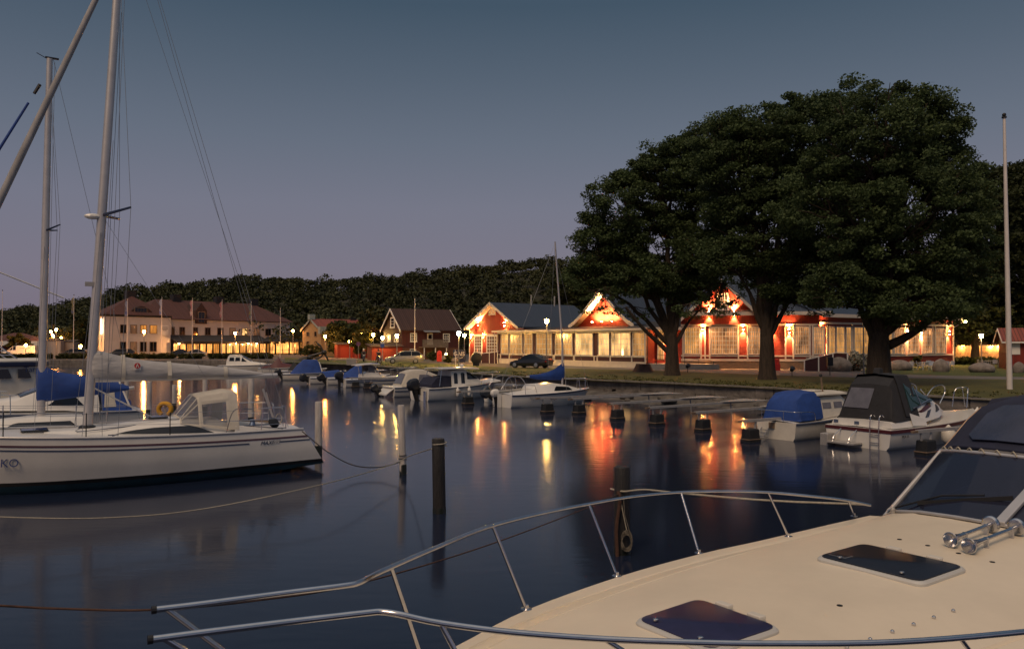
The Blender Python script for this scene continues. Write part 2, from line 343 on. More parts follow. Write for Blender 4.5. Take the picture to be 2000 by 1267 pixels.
def light(kind, parent, loc, energy, col, size=0.05, target=None, spot=60, blend=0.6, name=None):
    d = bpy.data.lights.new(name or 'lamp_light', kind); d.energy = energy; d.color = col; d.shadow_soft_size = size
    o = bpy.data.objects.new(name or 'lamp_light', d); COL.objects.link(o); o.parent = parent; o.location = loc
    if kind == 'SPOT':
        d.spot_size = R(spot); d.spot_blend = blend
        o.rotation_euler = (Vector(target) - Vector(loc)).to_track_quat('-Z', 'Y').to_euler()
    return o
def text(body, size, m, parent, loc, rot, name='lettering', ext=0.003, shear=0.0, align='LEFT', space=1.0):
    c = bpy.data.curves.new(name, 'FONT'); c.body = body; c.size = size; c.extrude = ext; c.shear = shear; c.align_x = align; c.align_y = 'CENTER'; c.space_character = space; c.resolution_u = 4
    t = bpy.data.objects.new(name, c); COL.objects.link(t); bpy.context.view_layer.update()
    me = bpy.data.meshes.new_from_object(t.evaluated_get(bpy.context.evaluated_depsgraph_get())); me.name = name
    bpy.data.objects.remove(t); bpy.data.curves.remove(c); me.materials.clear(); me.materials.append(M[m])
    o = bpy.data.objects.new(name, me); COL.objects.link(o); o.parent = parent; o.location = loc; o.rotation_euler = rot
    return o
def lerp(a, b, t): return a + (b - a) * t
def itp(tab, x):
    if x <= tab[0][0]: return tab[0][1]
    for (a, u), (b, v) in zip(tab, tab[1:]):
        if x <= b: return u + (v - u) * (x - a) / (b - a)
    return tab[-1][1]
def curve(pts, n=8):             # Catmull-Rom through points
    P = [Vector(p) for p in pts]; P = [P[0] * 2 - P[1]] + P + [P[-1] * 2 - P[-2]]; out = []
    for i in range(1, len(P) - 2):
        for k in range(n):
            t = k / n; a, b, c, d = P[i-1], P[i], P[i+1], P[i+2]
            out.append(0.5 * ((2*b) + (c - a) * t + (2*a - 5*b + 4*c - d) * t*t + (3*b - a - 3*c + d) * t**3))
    out.append(P[-2]); return out
def sag(p, q, s, n=16):
    p = Vector(p); q = Vector(q)
    return [p.lerp(q, i / n) - Vector((0, 0, s * 4 * (i / n) * (1 - i / n))) for i in range(n + 1)]

# ---------------------------------------------------------------- foliage
def leaf_mesh(name, centers, radii, counts, size, m, parent=None, seed=1, tone=None, flat=0.55, kind=None, elong=1.5):
    """many small leaf faces in clumps; tone varies clump by clump"""
    g = np.random.default_rng(abs(seed)); C = np.asarray(centers, float); Rr = np.asarray(radii, float); K = np.asarray(counts, int)
    if Rr.ndim == 1: Rr = np.stack([Rr, Rr, Rr * flat], 1)
    idx = np.repeat(np.arange(len(C)), K); n = len(idx)
    d = g.normal(size=(n, 3)); d /= np.linalg.norm(d, axis=1, keepdims=True); rad = g.random(n) ** 0.45
    P = C[idx] + d * rad[:, None] * Rr[idx]
    a = g.normal(size=(n, 3)); a[:, 2] *= 0.6; a /= np.linalg.norm(a, axis=1, keepdims=True)
    b = np.cross(a, g.normal(size=(n, 3))); b /= np.linalg.norm(b, axis=1, keepdims=True)
    sz = size * (0.6 + 0.8 * g.random(n)); a *= (sz * elong / 2)[:, None]; b *= (sz / 2)[:, None]
    V = np.stack([P - a, P + b * 0.9 - a * 0.1, P + a, P - b * 0.9 - a * 0.1], 1).reshape(-1, 3)
    me = bpy.data.meshes.new(name); me.vertices.add(4 * n); me.loops.add(4 * n); me.polygons.add(n)
    me.vertices.foreach_set('co', V.ravel()); me.loops.foreach_set('vertex_index', np.arange(4 * n)); me.polygons.foreach_set('loop_start', np.arange(n) * 4)
    tn = (np.asarray(tone, float) if tone is not None else g.random(len(C)))[idx] * 0.7 + g.random(n) * 0.3
    at = me.attributes.new('tone', 'FLOAT', 'FACE'); at.data.foreach_set('value', tn.astype(np.float32))
    me.update()
    o = bpy.data.objects.new(name, me); COL.objects.link(o); me.materials.append(M[m])
    if parent is not None: o.parent = parent
    if kind: o['kind'] = kind
    return o

# ================================================================ SETTING
GZ = 1.0
# water
def water_mat():
    m = bpy.data.materials.new('harbour_water'); m.use_nodes = True; nt = m.node_tree; b = nt.nodes['Principled BSDF']
    b.inputs['Base Color'].default_value = (0.012, 0.018, 0.040, 1); b.inputs['Roughness'].default_value = 0.12; b.inputs['IOR'].default_value = 1.38
    tc = nt.nodes.new('ShaderNodeTexCoord'); mp = nt.nodes.new('ShaderNodeMapping'); mp.inputs['Scale'].default_value = (0.55, 1.5, 1); nt.links.new(tc.outputs['Object'], mp.inputs[0])
    n = nt.nodes.new('ShaderNodeTexNoise'); n.inputs['Scale'].default_value = 2.2; n.inputs['Detail'].default_value = 3; nt.links.new(mp.outputs[0], n.inputs[0])
    n2 = nt.nodes.new('ShaderNodeTexNoise'); n2.inputs['Scale'].default_value = 0.25; n2.inputs['Detail'].default_value = 2; nt.links.new(mp.outputs[0], n2.inputs[0])
    mu = nt.nodes.new('ShaderNodeMath'); mu.operation = 'MULTIPLY'; nt.links.new(n.outputs[0], mu.inputs[0]); nt.links.new(n2.outputs[0], mu.inputs[1])
    bp = nt.nodes.new('ShaderNodeBump'); bp.inputs['Strength'].default_value = 0.34; bp.inputs['Distance'].default_value = 0.020
    nt.links.new(mu.outputs[0], bp.inputs['Height']); nt.links.new(bp.outputs[0], b.inputs['Normal'])
    return m
MB().add([(-260, -60, 0), (260, -60, 0), (260, 140, 0), (-260, 140, 0)], [(0, 1, 2, 3)]).build('water', water_mat(), kind='structure')

# ground with the quay edge
QPX = [(-700, 703), (0, 703), (545, 705), (700, 712), (850, 724), (1000, 735), (1200, 744), (1400, 753), (1650, 766), (1900, 779), (2300, 800), (2900, 830)]
Q = [W(x, y, GZ) for x, y in QPX]
MB().add([tuple(p) for p in Q] + [(140, 40, GZ), (900, 420, GZ), (900, 900, GZ), (-900, 900, GZ), (-900, 118, GZ)], [tuple(range(len(Q) + 5))]).build('ground', 'asphalt', kind='structure')
def strip(name, front, back, z, m, kind, n=1):
    f = curve([W(x, y, z) for x, y in front], 6) if len(front) > 2 else [W(x, y, z) for x, y in front]
    k = [W(x, y, z) for x, y in back]
    N = 60
    def res(P):
        L = [0]
        for a, b in zip(P, P[1:]): L.append(L[-1] + (b - a).length)
        out = []
        for i in range(N + 1):
            t = L[-1] * i / N; j = 0
            while j < len(P) - 2 and L[j + 1] < t: j += 1
            out.append(P[j].lerp(P[j + 1], (t - L[j]) / max(1e-6, L[j + 1] - L[j])))
        return out
    f = res(f); k = res(curve(k, 6) if len(k) > 2 else k)
    return MB().sheet([f, k]).build(name, m, kind=kind)
strip('grass', [(556, 707.3), (700, 713.5), (850, 725), (1000, 736)], [(556, 697.5), (640, 702.5), (800, 707), (1000, 718)], GZ + 0.004, 'grass', 'structure')
strip('grass', [(1000, 736), (1200, 745), (1400, 754), (1650, 767), (1900, 780), (2300, 801)], [(1000, 718), (1200, 721), (1400, 728), (1600, 735), (1800, 738.5), (2000, 741), (2300, 745)], GZ + 0.004, 'grass_dry', 'structure')
strip('path', [(1000, 718), (1200, 721), (1400, 728), (1600, 735), (1800, 738.5), (2000, 741), (2300, 745)], [(1000, 712.5), (1200, 713), (1400, 718), (1600, 723), (1680, 729), (2000, 736), (2300, 740)], GZ + 0.008, 'path', 'structure')
strip('grass', [(1690, 729.6), (1850, 733), (2000, 735.6), (2300, 739.5)], [(1690, 712), (1850, 712), (2000, 710), (2300, 710)], GZ + 0.012, 'grass', 'structure')
strip('grass', [(640, 697), (700, 698), (745, 699.5)], [(640, 692), (700, 693), (745, 695)], GZ + 0.012, 'grass_dry', 'structure')

# quay wall of granite blocks
def quay_wall():
    g = random.Random(3); mb = MB()
    P = Q[1:-1]
    for course in range(2):
        z1 = GZ + 0.06 - 0.62 * course; z0 = z1 - 0.60
        for a, b in zip(P, P[1:]):
            d = (b - a); L = d.length; d.normalize(); n = Vector((-d.y, d.x, 0)); s = g.random() * 0.4 if course else 0.0
            rz = math.atan2(d.y, d.x)
            while s < L:
                l = min(g.uniform(0.9, 1.9), L - s)
                c = a + d * (s + l / 2) + n * (0.10 + g.uniform(-0.04, 0.05) - 0.05 * course)
                mb.box((c.x, c.y, (z0 + z1) / 2 + g.uniform(-0.025, 0.025)), (l - 0.03, 0.75, z1 - z0), rz + g.uniform(-0.012, 0.012))
                s += l
    tag(mb.build('quay_wall', 'granite', bev=0.04), 'long low granite block quay wall along the grass behind the boats', 'quay wall')
    mb = MB()
    for a, b in zip(P, P[1:]):
        d = (b - a).normalized(); n = Vector((-d.y, d.x, 0))
        mb.prism([a + n * 0.30 - Vector((0, 0, 2.2)), b + n * 0.30 - Vector((0, 0, 2.2)), b + n * 0.30 - Vector((0, 0, 0.35)), a + n * 0.30 - Vector((0, 0, 0.35))], n * 0.4)
    mb.build('quay_footing', 'rock', kind='structure')
quay_wall()
def shore():
    g = random.Random(5); a, b = Q[4], Q[9]; rows = []
    P = [Q[5].lerp(Q[6], t / 8) for t in range(8)] + [Q[6].lerp(Q[7], t / 10) for t in range(10)] + [Q[7].lerp(Q[8], t / 12) for t in range(12)]
    d = (Q[8] - Q[5]).normalized(); n = Vector((d.y, -d.x, 0))
    for j in range(12):
        row = []
        for i, p in enumerate(P):
            e = math.sin(math.pi * (i + 1) / (len(P) + 1)) ** 0.4; w = j / 11 * 7.0 * e
            z = lerp(0.34, -0.35, (j / 11) ** 1.1) + (g.uniform(-0.12, 0.16) if 0 < j else 0) - 0.5 * (1 - e)
            row.append(p + n * w + Vector((g.uniform(-.15, .15), g.uniform(-.15, .15), z - GZ)))
        rows.append(row)
    o = MB().sheet(rows).build('rocky_shore', 'rock', smooth=25, kind='structure'); return P, n
SHP, SHN = shore()
def rock_mesh(g, r):
    rings = []
    n, m = 9, 6
    k = [[g.uniform(0.8, 1.15) for _ in range(n)] for _ in range(m + 1)]
    for j in range(m + 1):
        a = -math.pi / 2 + math.pi * j / m; q = max(math.cos(a), 0.02)
        rings.append([Vector((r[0] * q * k[j][i] * math.cos(2 * math.pi * i / n), r[1] * q * k[j][i] * math.sin(2 * math.pi * i / n), r[2] * math.sin(a) * (0.9 + 0.2 * k[j][0]))) for i in range(n)])
    return MB().loft(rings)
g5 = random.Random(12)
for i in range(26):
    p = g5.choice(SHP) + SHN * g5.uniform(0.4, 4.6); s = g5.uniform(0.25, 0.6)
    o = rock_mesh(g5, (s, s * 0.8, s * 0.5)).build('shore_rock', 'rock', smooth=50, sub=1); o.location = (p.x, p.y, g5.uniform(0.05, 0.3)); o.rotation_euler = (0, 0, g5.uniform(0, 6))
    tag(o, 'grey rough stone lying on the rocky shore below the quay wall', 'rock', 'stones on the rocky shore')

# hill and the wood on it
SKYL = [(-500, 600), (0, 600), (60, 592), (100, 590), (140, 580), (180, 572), (225, 560), (260, 557), (300, 553), (350, 545), (420, 540), (480, 533), (545, 531), (600, 540), (660, 538), (720, 532), (790, 529), (830, 522),
        (870, 518), (920, 514), (960, 507), (1010, 500), (1050, 494), (1090, 492), (1130, 500), (1300, 505), (1600, 520), (1900, 540), (2300, 560), (3000, 590)]
Y0, YC = 172.0, 330.0
def terr(x, y):
    px = 1000 + FPX * x / max(y, 50); e = (668 - itp(SKYL, px)) / FPX
    t = min(1, max(0, (y - Y0) / (YC - Y0))); s = t * t * (3 - 2 * t) * 0.55 + t * 0.45
    return 0.6 + (CH + e * YC - 6.5 - 0.6) * s - max(0, y - YC) * 0.12
rows = [[Vector((x, y, terr(x, y))) for x in np.linspace(-420, 420, 85)] for y in np.linspace(Y0 - 4, 470, 26)]
MB().sheet(rows).build('hill', mat('hill_soil', (0.035, 0.034, 0.02), 0.95, var=0.4, vscale=0.05), smooth=60, kind='structure')
def wood():
    g = random.Random(21); C = []; Rr = []; K = []; T = []
    y = Y0 + 3
    while y < YC + 14:
        st = 6.6 if y < 250 else 7.6
        x = -0.72 * y
        while x < 0.72 * y:
            X = x + g.uniform(-3.2, 3.2); Yv = y + g.uniform(-3.2, 3.2); r = g.choice((2.6, 3.4, 4.2, 5.2)) * g.uniform(.85, 1.15); h = r * .6 + g.uniform(.4, 2.4)
            if not (0.18 * y < x and y < 240):
                tone = min(1, max(0, g.gauss(0.40, 0.22) + .22 * math.sin(X * .045 + 1.4 * math.sin(Yv * .05)) )); z = terr(X, Yv)
                for q in range(11):
                    d = Vector((g.gauss(0, 1), g.gauss(0, 1) - .3, g.gauss(.35, .8))).normalized() * g.uniform(.55, .8)
                    C.append((X + d.x * r, Yv + d.y * r, z + h * .7 + d.z * r * .72)); rr = r * g.uniform(0.30, 0.46)
                    Rr.append((rr, rr, rr * 0.62)); K.append(34); T.append(min(1, max(0, tone + g.uniform(-.10, .10))))
            x += st
        y += st
    o = leaf_mesh('hillside_wood', C, Rr, K, 0.60, 'leaf_wood', seed=4, tone=T, kind='stuff', elong=1.3)
    tag(o, 'dense dark green wood covering the whole hillside behind the harbour', 'wood')
wood()

# ---------------------------------------------------------------- trees
def limb(mb, p, q, r0, r1, g, n=6, wob=0.12, segs=8):
    p = Vector(p); q = Vector(q); L = (q - p).length
    pts = [p]
    for i in range(1, n):
        t = i / n; pts.append(p.lerp(q, t) + Vector((g.uniform(-1, 1), g.uniform(-1, 1), g.uniform(-.5, .9))) * wob * L * math.sin(math.pi * t) * 0.6)
    pts.append(q)
    mb.tube(pts, [lerp(r0, r1, i / n) for i in range(n + 1)], segs)
    return pts
def big_tree(name, label, cat, base, trunk_r, fork_h, lobes, Y, leaf, lsize, m, per_m2=0.5, nleaf=60, low=None, sparse=None, group=None, seed=1, cl=0.95, depth=0.85, bark='bark', ntwig=26, forks=None, shell=(0.62, 1.0)):
    g = random.Random(seed); root = thing(name, label, cat, base, 0, group); B = Vector(base); s = FPX / Y
    L = []
    for (px, py, rx, ry) in lobes:
        c = A(px, py, Y) - B; c.y += g.uniform(-1, 1) * rx / s * 0.25; L.append((c, rx / s, rx / s * depth, ry / s))
    mb = MB(); fk = Vector((0, 0, fork_h))
    rings = []
    for t, rr in ((-0.25, 1.55), (0.0, 1.32), (0.12, 1.14), (0.35, 1.02), (0.7, 0.94), (0.95, 0.86), (1.08, 0.5)):
        z = t * fork_h; rings.append([Vector((math.cos(a) * trunk_r * rr * (1 + 0.10 * math.sin(3 * a + 1.3) + 0.05 * math.sin(7 * a + z * 2)), math.sin(a) * trunk_r * rr * (1 + 0.08 * math.sin(4 * a)), z)) for a in [2 * math.pi * k / 20 for k in range(20)]])
    mb.loft(rings)
    tips = []
    for i, (c, a, b, h) in enumerate(L):
        st = fk + Vector((g.uniform(-.35, .35) * trunk_r, g.uniform(-.35, .35) * trunk_r, g.uniform(-0.9, -0.4)))
        r0 = trunk_r * (0.60 if i < 3 else 0.42)
        mid = st.lerp(c, 0.45) + Vector((0, 0, (c - st).length * 0.10))
        limb(mb, st, mid, r0, r0 * 0.62, g, 5, 0.05, 9); limb(mb, mid, c + Vector((0, 0, h * 0.3)), r0 * 0.62, r0 * 0.2, g, 5, 0.1, 7)
        tips += [(mid, c, a, b, h, r0)]
    C = []; K = []; T = []; Rr = []
    for (c, a, b, h) in L:
        area = 4 * math.pi * ((a*b)**1.6 / 3 + (a*h)**1.6 / 3 + (b*h)**1.6 / 3) ** (1 / 1.6); n = int(area * per_m2)
        for i in range(n):
            d = Vector((g.gauss(0, 1), g.gauss(0, 1), g.gauss(0.12, 1))).normalized(); f = g.uniform(*shell)
            if g.random() < 0.12: f = g.uniform(1.0, 1.10)
            p = c + Vector((d.x * a, d.y * b, d.z * h)) * f
            if p.z + B.z < 2.2: continue
            C.append(tuple(p)); rr = cl * g.uniform(0.6, 1.25); Rr.append((rr, rr, rr * 0.5)); K.append(int(nleaf * g.uniform(0.6, 1.3))); T.append(min(1, max(0, g.gauss(0.42, 0.24))))
    for (px, py, rx, ry, n, yy) in (sparse or []):
        c = A(px, py, Y + yy) - B
        for i in range(n):
            p = c + Vector((g.uniform(-1, 1) * rx / s, g.uniform(-.6, .6), g.uniform(-1, 1) * ry / s)); C.append(tuple(p)); Rr.append((.42, .42, .22)); K.append(34); T.append(g.uniform(.2, .9))
            limb(mb, p, c + Vector((0, 0, ry / s)), .02, .035, g, 3, .1, 4)
    for (mid, c, a, b, h, r0) in tips:
        for k in range(ntwig):
            d = Vector((g.gauss(0, 1), g.gauss(0, 1), g.gauss(0.2, 0.8))).normalized(); q = c + Vector((d.x * a, d.y * b, d.z * h)) * 0.92
            limb(mb, mid.lerp(c, g.uniform(0.1, 1.0)), q, r0 * 0.22, 0.02, g, 4, 0.12, 5)
    for (pts, r0, r1) in (low or []):
        pts = curve([Vector(p) - B for p in pts], 4); mb.tube(pts, [lerp(r0, r1, i / (len(pts) - 1)) for i in range(len(pts))], 9)
    mb.build('trunk', bark, root, smooth=60)
    leaf_mesh('crown', C, Rr, K, lsize, m, root, seed, T)
    return root
bL = W(1312, 733, GZ); bM = W(1498, 741, GZ); bR = W(1717, 752, GZ)
YL, YM, YR = bL.y, bM.y, bR.y
elm_group = 'large elms on the quay lawn'
big_tree('elm_tree', 'broad dark elm with slim trunk and a low limb reaching left over the white veranda', 'tree', bL, 0.50, 3.2,
         [(1218, 418, 76, 84), (1290, 362, 85, 84), (1310, 500, 125, 85), (1345, 345, 75, 84), (1385, 312, 62, 80), (1168, 482, 54, 62), (1246, 548, 72, 28), (1400, 468, 92, 78), (1345, 562, 52, 36), (1138, 545, 36, 28)], YL, 1, 0.135, 'leaf', per_m2=0.80, nleaf=210, cl=.85, low=[
         ([A(1308, 690, YL), A(1285, 668, YL), A(1255, 640, YL - .5), A(1222, 600, YL - 1)], 0.22, 0.10), ([A(1322, 668, YL), A(1345, 628, YL + .3), A(1372, 600, YL)], 0.16, 0.05)], sparse=[(1182, 588, 44, 26, 24, -1), (1350, 604, 60, 16, 14, 0), (1235, 612, 40, 14, 8, 0)], seed=11)
big_tree('elm_tree', 'tall dark elm with twin forked trunk standing before the red pillar, between its two neighbours', 'tree', bM, 0.50, 3.6,
         [(1450, 335, 100, 95), (1560, 265, 95, 82), (1500, 435, 125, 100), (1485, 275, 80, 66), (1415, 290, 68, 68), (1500, 556, 50, 42), (1425, 505, 60, 42), (1590, 540, 98, 62), (1600, 400, 100, 100), (1628, 240, 72, 72)], YM, 1, 0.13, 'leaf', per_m2=0.80, nleaf=210, cl=.85, sparse=[(1412, 586, 46, 34, 24, 1), (1350, 606, 30, 14, 8, 0), (1560, 600, 70, 16, 16, 0)], seed=12)
big_tree('elm_tree', 'tallest dark elm with very thick furrowed trunk behind the charcoal boat canopy', 'tree', bR, 0.66, 3.3,
         [(1705, 278, 125, 121), (1795, 270, 92, 98), (1650, 400, 120, 110), (1860, 350, 72, 92), (1760, 430, 150, 130), (1850, 500, 85, 100), (1640, 560, 85, 50), (1770, 590, 130, 48), (1870, 580, 50, 40)], YR, 1, 0.125, 'leaf', per_m2=0.80, nleaf=210, cl=.85, low=[
         ([A(1735, 675, YR), A(1775, 655, YR), A(1810, 630, YR - .4), A(1850, 600, YR - .6)], 0.30, 0.12)], seed=13)
def bush(name, label, cat, base, r, h, m='leaf_dark', size=0.35, n=60, nl=40, group=None, seed=1, stem=0.08):
    g = random.Random(seed); root = thing(name, label, cat, base, 0, group); C = []; Rr = []
    for i in range(n):
        d = Vector((g.gauss(0, 1), g.gauss(0, 1), g.gauss(0, 1))).normalized() * g.uniform(0.55, 1)
        C.append((d.x * r, d.y * r, max(0.15, h * 0.55 + d.z * h * 0.5))); q = r * g.uniform(0.22, 0.36); Rr.append((q, q, q * 0.7))
    mb = MB(); mb.tube([(0, 0, -0.1), (0.05, 0, h * 0.4), (0, 0.05, h * 0.7)], [stem * 1.3, stem, stem * 0.4], 7)
    for k in range(6): limb(mb, (0, 0, h * 0.25), Vector(g.choice(C)), stem * 0.6, 0.02, g, 4, 0.1, 5)
    mb.build('trunk' if h > 3 else 'stem', 'bark', root, smooth=60)
    leaf_mesh('crown' if h > 3 else 'leaves', C, Rr, [nl] * len(C), size, m, root, seed)
    return root
# trees behind and beside the red restaurant
for i, (px, py, lob, Yv, lab) in enumerate([
    (1905, 706, [(1890, 560, 70, 80), (1930, 470, 60, 90), (1955, 380, 55, 60), (1890, 640, 50, 30)], 98, 'dark tree close behind the right end of the red restaurant'),
    (1965, 704, [(1975, 560, 60, 80), (1990, 440, 60, 70), (2000, 370, 40, 45), (1960, 640, 60, 26)], 106, 'dark tall tree behind the white flagpole and red shed'),
    (2060, 706, [(2050, 560, 60, 90), (2060, 430, 70, 80), (2040, 640, 60, 30)], 100, 'dark tree at the right margin behind the red shed')]):
    b = A(px, 700, Yv); b.z = GZ
    big_tree('broadleaf_tree', lab, 'tree', b, 0.45, 3.0, lob, Yv, 1, 0.32, 'leaf_dark', per_m2=0.5, nleaf=100, seed=30 + i, cl=1.5, ntwig=8, group='dark trees behind the restaurant')
for i, (px, lob, Yv, lab) in enumerate([
    (1150, [(1140, 560, 60, 40), (1180, 530, 60, 40)], 135, 'dark tree standing behind the pointed red gable'),
    (1560, [(1540, 545, 90, 50), (1640, 530, 80, 60)], 120, 'dark tree rising behind the restaurant roof, between the elms'),
    (1800, [(1790, 560, 100, 50), (1860, 540, 60, 70)], 118, 'dark tree rising behind the restaurant roof at its right end')]):
    b = A(px, 700, Yv); b.z = GZ
    big_tree('broadleaf_tree', lab, 'tree', b, 0.4, 3.0, lob, Yv, 1, 0.36, 'leaf_dark', per_m2=0.45, nleaf=90, seed=40 + i, cl=1.7, ntwig=6, group='dark trees behind the restaurant')
def at_ground(px, Y): 
    b = A(px, 700, Y); b.z = GZ; return b
bush('round_tree', 'small round dark tree in front of the long red tiled roof', 'tree', at_ground(669, 140), 3.0, 6.6, 'leaf_dark', 0.55, 70, 40, seed=3, stem=0.2)
bush('broadleaf_tree', 'loose brownish green tree beside the gable of the dark red house', 'tree', at_ground(733, 146), 3.4, 9.0, 'leaf_wood', 0.6, 80, 40, seed=4, stem=0.25)
bush('broadleaf_tree', 'yellow green small tree lit by a lamp above the dark red sheds', 'tree', at_ground(706, 128), 1.9, 4.6, 'leaf_yellow', 0.4, 40, 26, seed=6, stem=0.12)
bush('broadleaf_tree', 'small lamp lit yellow tree beside the white van', 'tree', at_ground(37, 149), 1.9, 4.2, 'leaf_yellow', 0.45, 40, 30, seed=7, stem=0.12)
bush('broadleaf_tree', 'dark bushy tree behind the grey containers near the flagpole', 'tree', at_ground(160, 168), 3.0, 7.0, 'leaf_dark', 0.6, 60, 40, seed=8, stem=0.2)
bush('shrub', 'dark rounded shrub by the doorway of the dark red house', 'shrub', at_ground(846, 112), 0.9, 1.3, 'leaf_dark', 0.22, 30, 30, seed=9, stem=0.04)
bush('shrub', 'low green shrub lit by the garden lamp beside the navy sign', 'shrub', at_ground(877, 103), 0.7, 0.9, 'leaf_hedge', 0.2, 24, 30, seed=10, stem=0.04)
bush('shrub', 'dark bush under the wall by the anchor', 'shrub', at_ground(606, 141), 1.7, 2.0, 'leaf_dark', 0.3, 34, 30, seed=14, stem=0.05)
bush('flowering_shrub', 'white flowering rounded bush between the ramp and the boulders', 'shrub', W(1667, 724, GZ), 1.25, 1.7, 'blossom', 0.16, 50, 60, seed=15, stem=0.05)

def tufts():
    g = random.Random(8); C = []; Rr = []; K = []
    for a, b, n, w in ((Q[3], Q[5], 160, 5), (Q[5], Q[9], 420, 6)):
        i0, i1 = Q.index(a), Q.index(b)
        for i in range(n):
            j = g.randrange(i0, i1); p = Q[j].lerp(Q[j + 1], g.random()); d = (Q[j + 1] - Q[j]).normalized(); nn = Vector((-d.y, d.x, 0)); o = .55 + w * g.random() ** 2.2
            p = p + nn * o; C.append((p.x, p.y, GZ + .05)); r = g.uniform(.15, .4); Rr.append((r, r, .04)); K.append(9)
    tag(leaf_mesh('grass', C, Rr, K, .075, 'leaf_grass', seed=5, kind='stuff'), 'rough grass tufts along the lawn edge above the quay wall', 'grass')
tufts()

# ================================================================ BUILDINGS
def fp(F, px, py, yoff=0.0):      # a photo pixel on a facade plane, as (x along it, z)
    F = F @ Matrix.Translation((0, yoff, 0)); o = F.translation; n = F.to_3x3() @ Vector((0, 1, 0)); c = Vector((0, 0, CH)); d = ray(px, py)
    p = F.inverted() @ (c + d * ((o - c).dot(n) / d.dot(n))); return p.x, p.z
def topx(F, p):
    q = F @ Vector(p) - Vector((0, 0, CH)); dep = q.y * cS + q.z * sS; return 1000 + FPX * q.x / dep
class Bld:
    def __init__(s, name, label, cat, loc, group=None): s.root = thing(name, label, cat, loc, 0, group); s.inv = Matrix.Translation(-Vector(loc))
    def part(s, mb, name, m, F, parent=None, **k):
        o = mb.build(name, m, parent or s.root, **k)
        if parent is None: o.matrix_basis = s.inv @ F
        return o
    def window(s, F, x0, x1, z0, z1, nx, nz, pane, y=0.0, fw=0.10, mw=0.035, frame='white', name='window', label=None):
        mb = MB(); a, b = y - 0.09, y - 0.002
        mb.bx(x0, x1, a, b, z1 - fw, z1); mb.bx(x0 - 0.04, x1 + 0.04, a - 0.04, b, z0, z0 + fw); mb.bx(x0, x0 + fw, a, b, z0 + fw, z1 - fw); mb.bx(x1 - fw, x1, a, b, z0 + fw, z1 - fw)
        for i in range(1, nx): 
            x = lerp(x0 + fw, x1 - fw, i / nx); mb.bx(x - mw / 2, x + mw / 2, a + 0.02, b - 0.05, z0 + fw, z1 - fw)
        for i in range(1, nz):
            z = lerp(z0 + fw, z1 - fw, i / nz); mb.bx(x0 + fw, x1 - fw, a + 0.023, b - 0.053, z - mw / 2, z + mw / 2)
        o = s.part(mb, name, frame, F)
        if label: o['label'] = label
        MB().bx(x0 + fw, x1 - fw, y - 0.03, y - 0.002, z0 + fw, z1 - fw).build('pane', pane, o)
        return o
    def wall(s, F, x0, x1, z0, z1, m, t=0.3, y=0.0, name='wall'): return s.part(MB().bx(x0, x1, y, y + t, z0, z1), name, m, F)
    def gable_wall(s, F, x0, x1, z0, ze, xm, zr, m, y=0.0, t=0.3, extra=None):
        poly = [(x0, y, z0), (x1, y, z0), (x1, y, ze)] + [(px_, y, pz) for px_, pz in (extra or [])] + [(xm, y, zr)] + [(2 * xm - px_, y, pz) for px_, pz in reversed(extra or [])] + [(x0, y, ze)]
        return s.part(MB().prism(poly, (0, t, 0)), 'wall', m, F)
    def roof(s, F, prof, y0, y1, m, t=0.16, name='roof'):
        rows = [[(x, y0, z), (x, y1, z)] for x, z in prof]
        return s.part(MB().plate(rows, (0, 0, t)), name, m, F)
    def barge(s, F, prof, y, m='white', h=0.28, t=0.06, name='bargeboard'):
        top = [(x, y, z + 0.20) for x, z in prof]; bot = [(x, y, z - h + 0.12) for x, z in reversed(prof)]
        mb = MB()
        for i in range(len(prof) - 1):
            (xa, za), (xb, zb) = prof[i], prof[i + 1]
            mb.prism([(xa, y, za - h + .17), (xb, y, zb - h + .17), (xb, y, zb + .19), (xa, y, za + .19)], (0, -t, 0))
        return s.part(mb, name, m, F)
PAN = {
 'a': lit_pane('dining_room_glass', (1.0, 0.46, 0.12), 0.24, 0.85, 0.9, 1.0), 'b': lit_pane('bright_room_glass', (1.0, 0.55, 0.19), 0.45, 2.2, 0.8, 4.0),
 'c': lit_pane('hall_glass', (1.0, 0.44, 0.15), 0.12, 0.85, 1.3, 8.0), 'd': lit_pane('dim_room_glass', (1.0, 0.42, 0.18), 0.05, 0.28, 1.2, 12.0),
 'e': lit_pane('orange_room_glass', (1.0, 0.36, 0.06), 0.25, 1.3, 0.7, 3.0), 'f': lit_pane('cafe_glass', (1.0, 0.40, 0.09), 0.35, 3.0, 0.9, 5.0)}
WALLCOL = (1.0, 0.42, 0.14)
def sconce(B, F, x, z, y=0.0, e=(90, 60), name='wall_lamp', up=True, down=True):
    mb = MB().lathe([(0.07, -0.16), (0.08, -0.14), (0.08, 0.14), (0.07, 0.16)], 10, (x, y - 0.20, z)).bx(x - 0.03, x + 0.03, y - 0.14, y - 0.003, z - 0.04, z + 0.04)
    o = B.part(mb, name, 'darkmetal', F)
    MB().lathe([(0.055, 0.162), (0.08, 0.19), (0.06, 0.235), (0.001, 0.25)], 10, (x, y - 0.20, z)).lathe([(0.001, -0.22), (0.055, -0.205), (0.06, -0.18), (0.055, -0.162)], 10, (x, y - 0.20, z)).build('bulb', 'warmlamp', o)
    if up: light('SPOT', o, (x, y - 0.20, z + 0.28), e[0] * 18, WALLCOL, 0.04, (x, y + 0.25, z + 1.6), 110, 0.8)
    if down: light('SPOT', o, (x, y - 0.20, z - 0.25), e[1] * 24, WALLCOL, 0.04, (x, y + 0.25, z - 1.8), 80, 0.7)
    return o

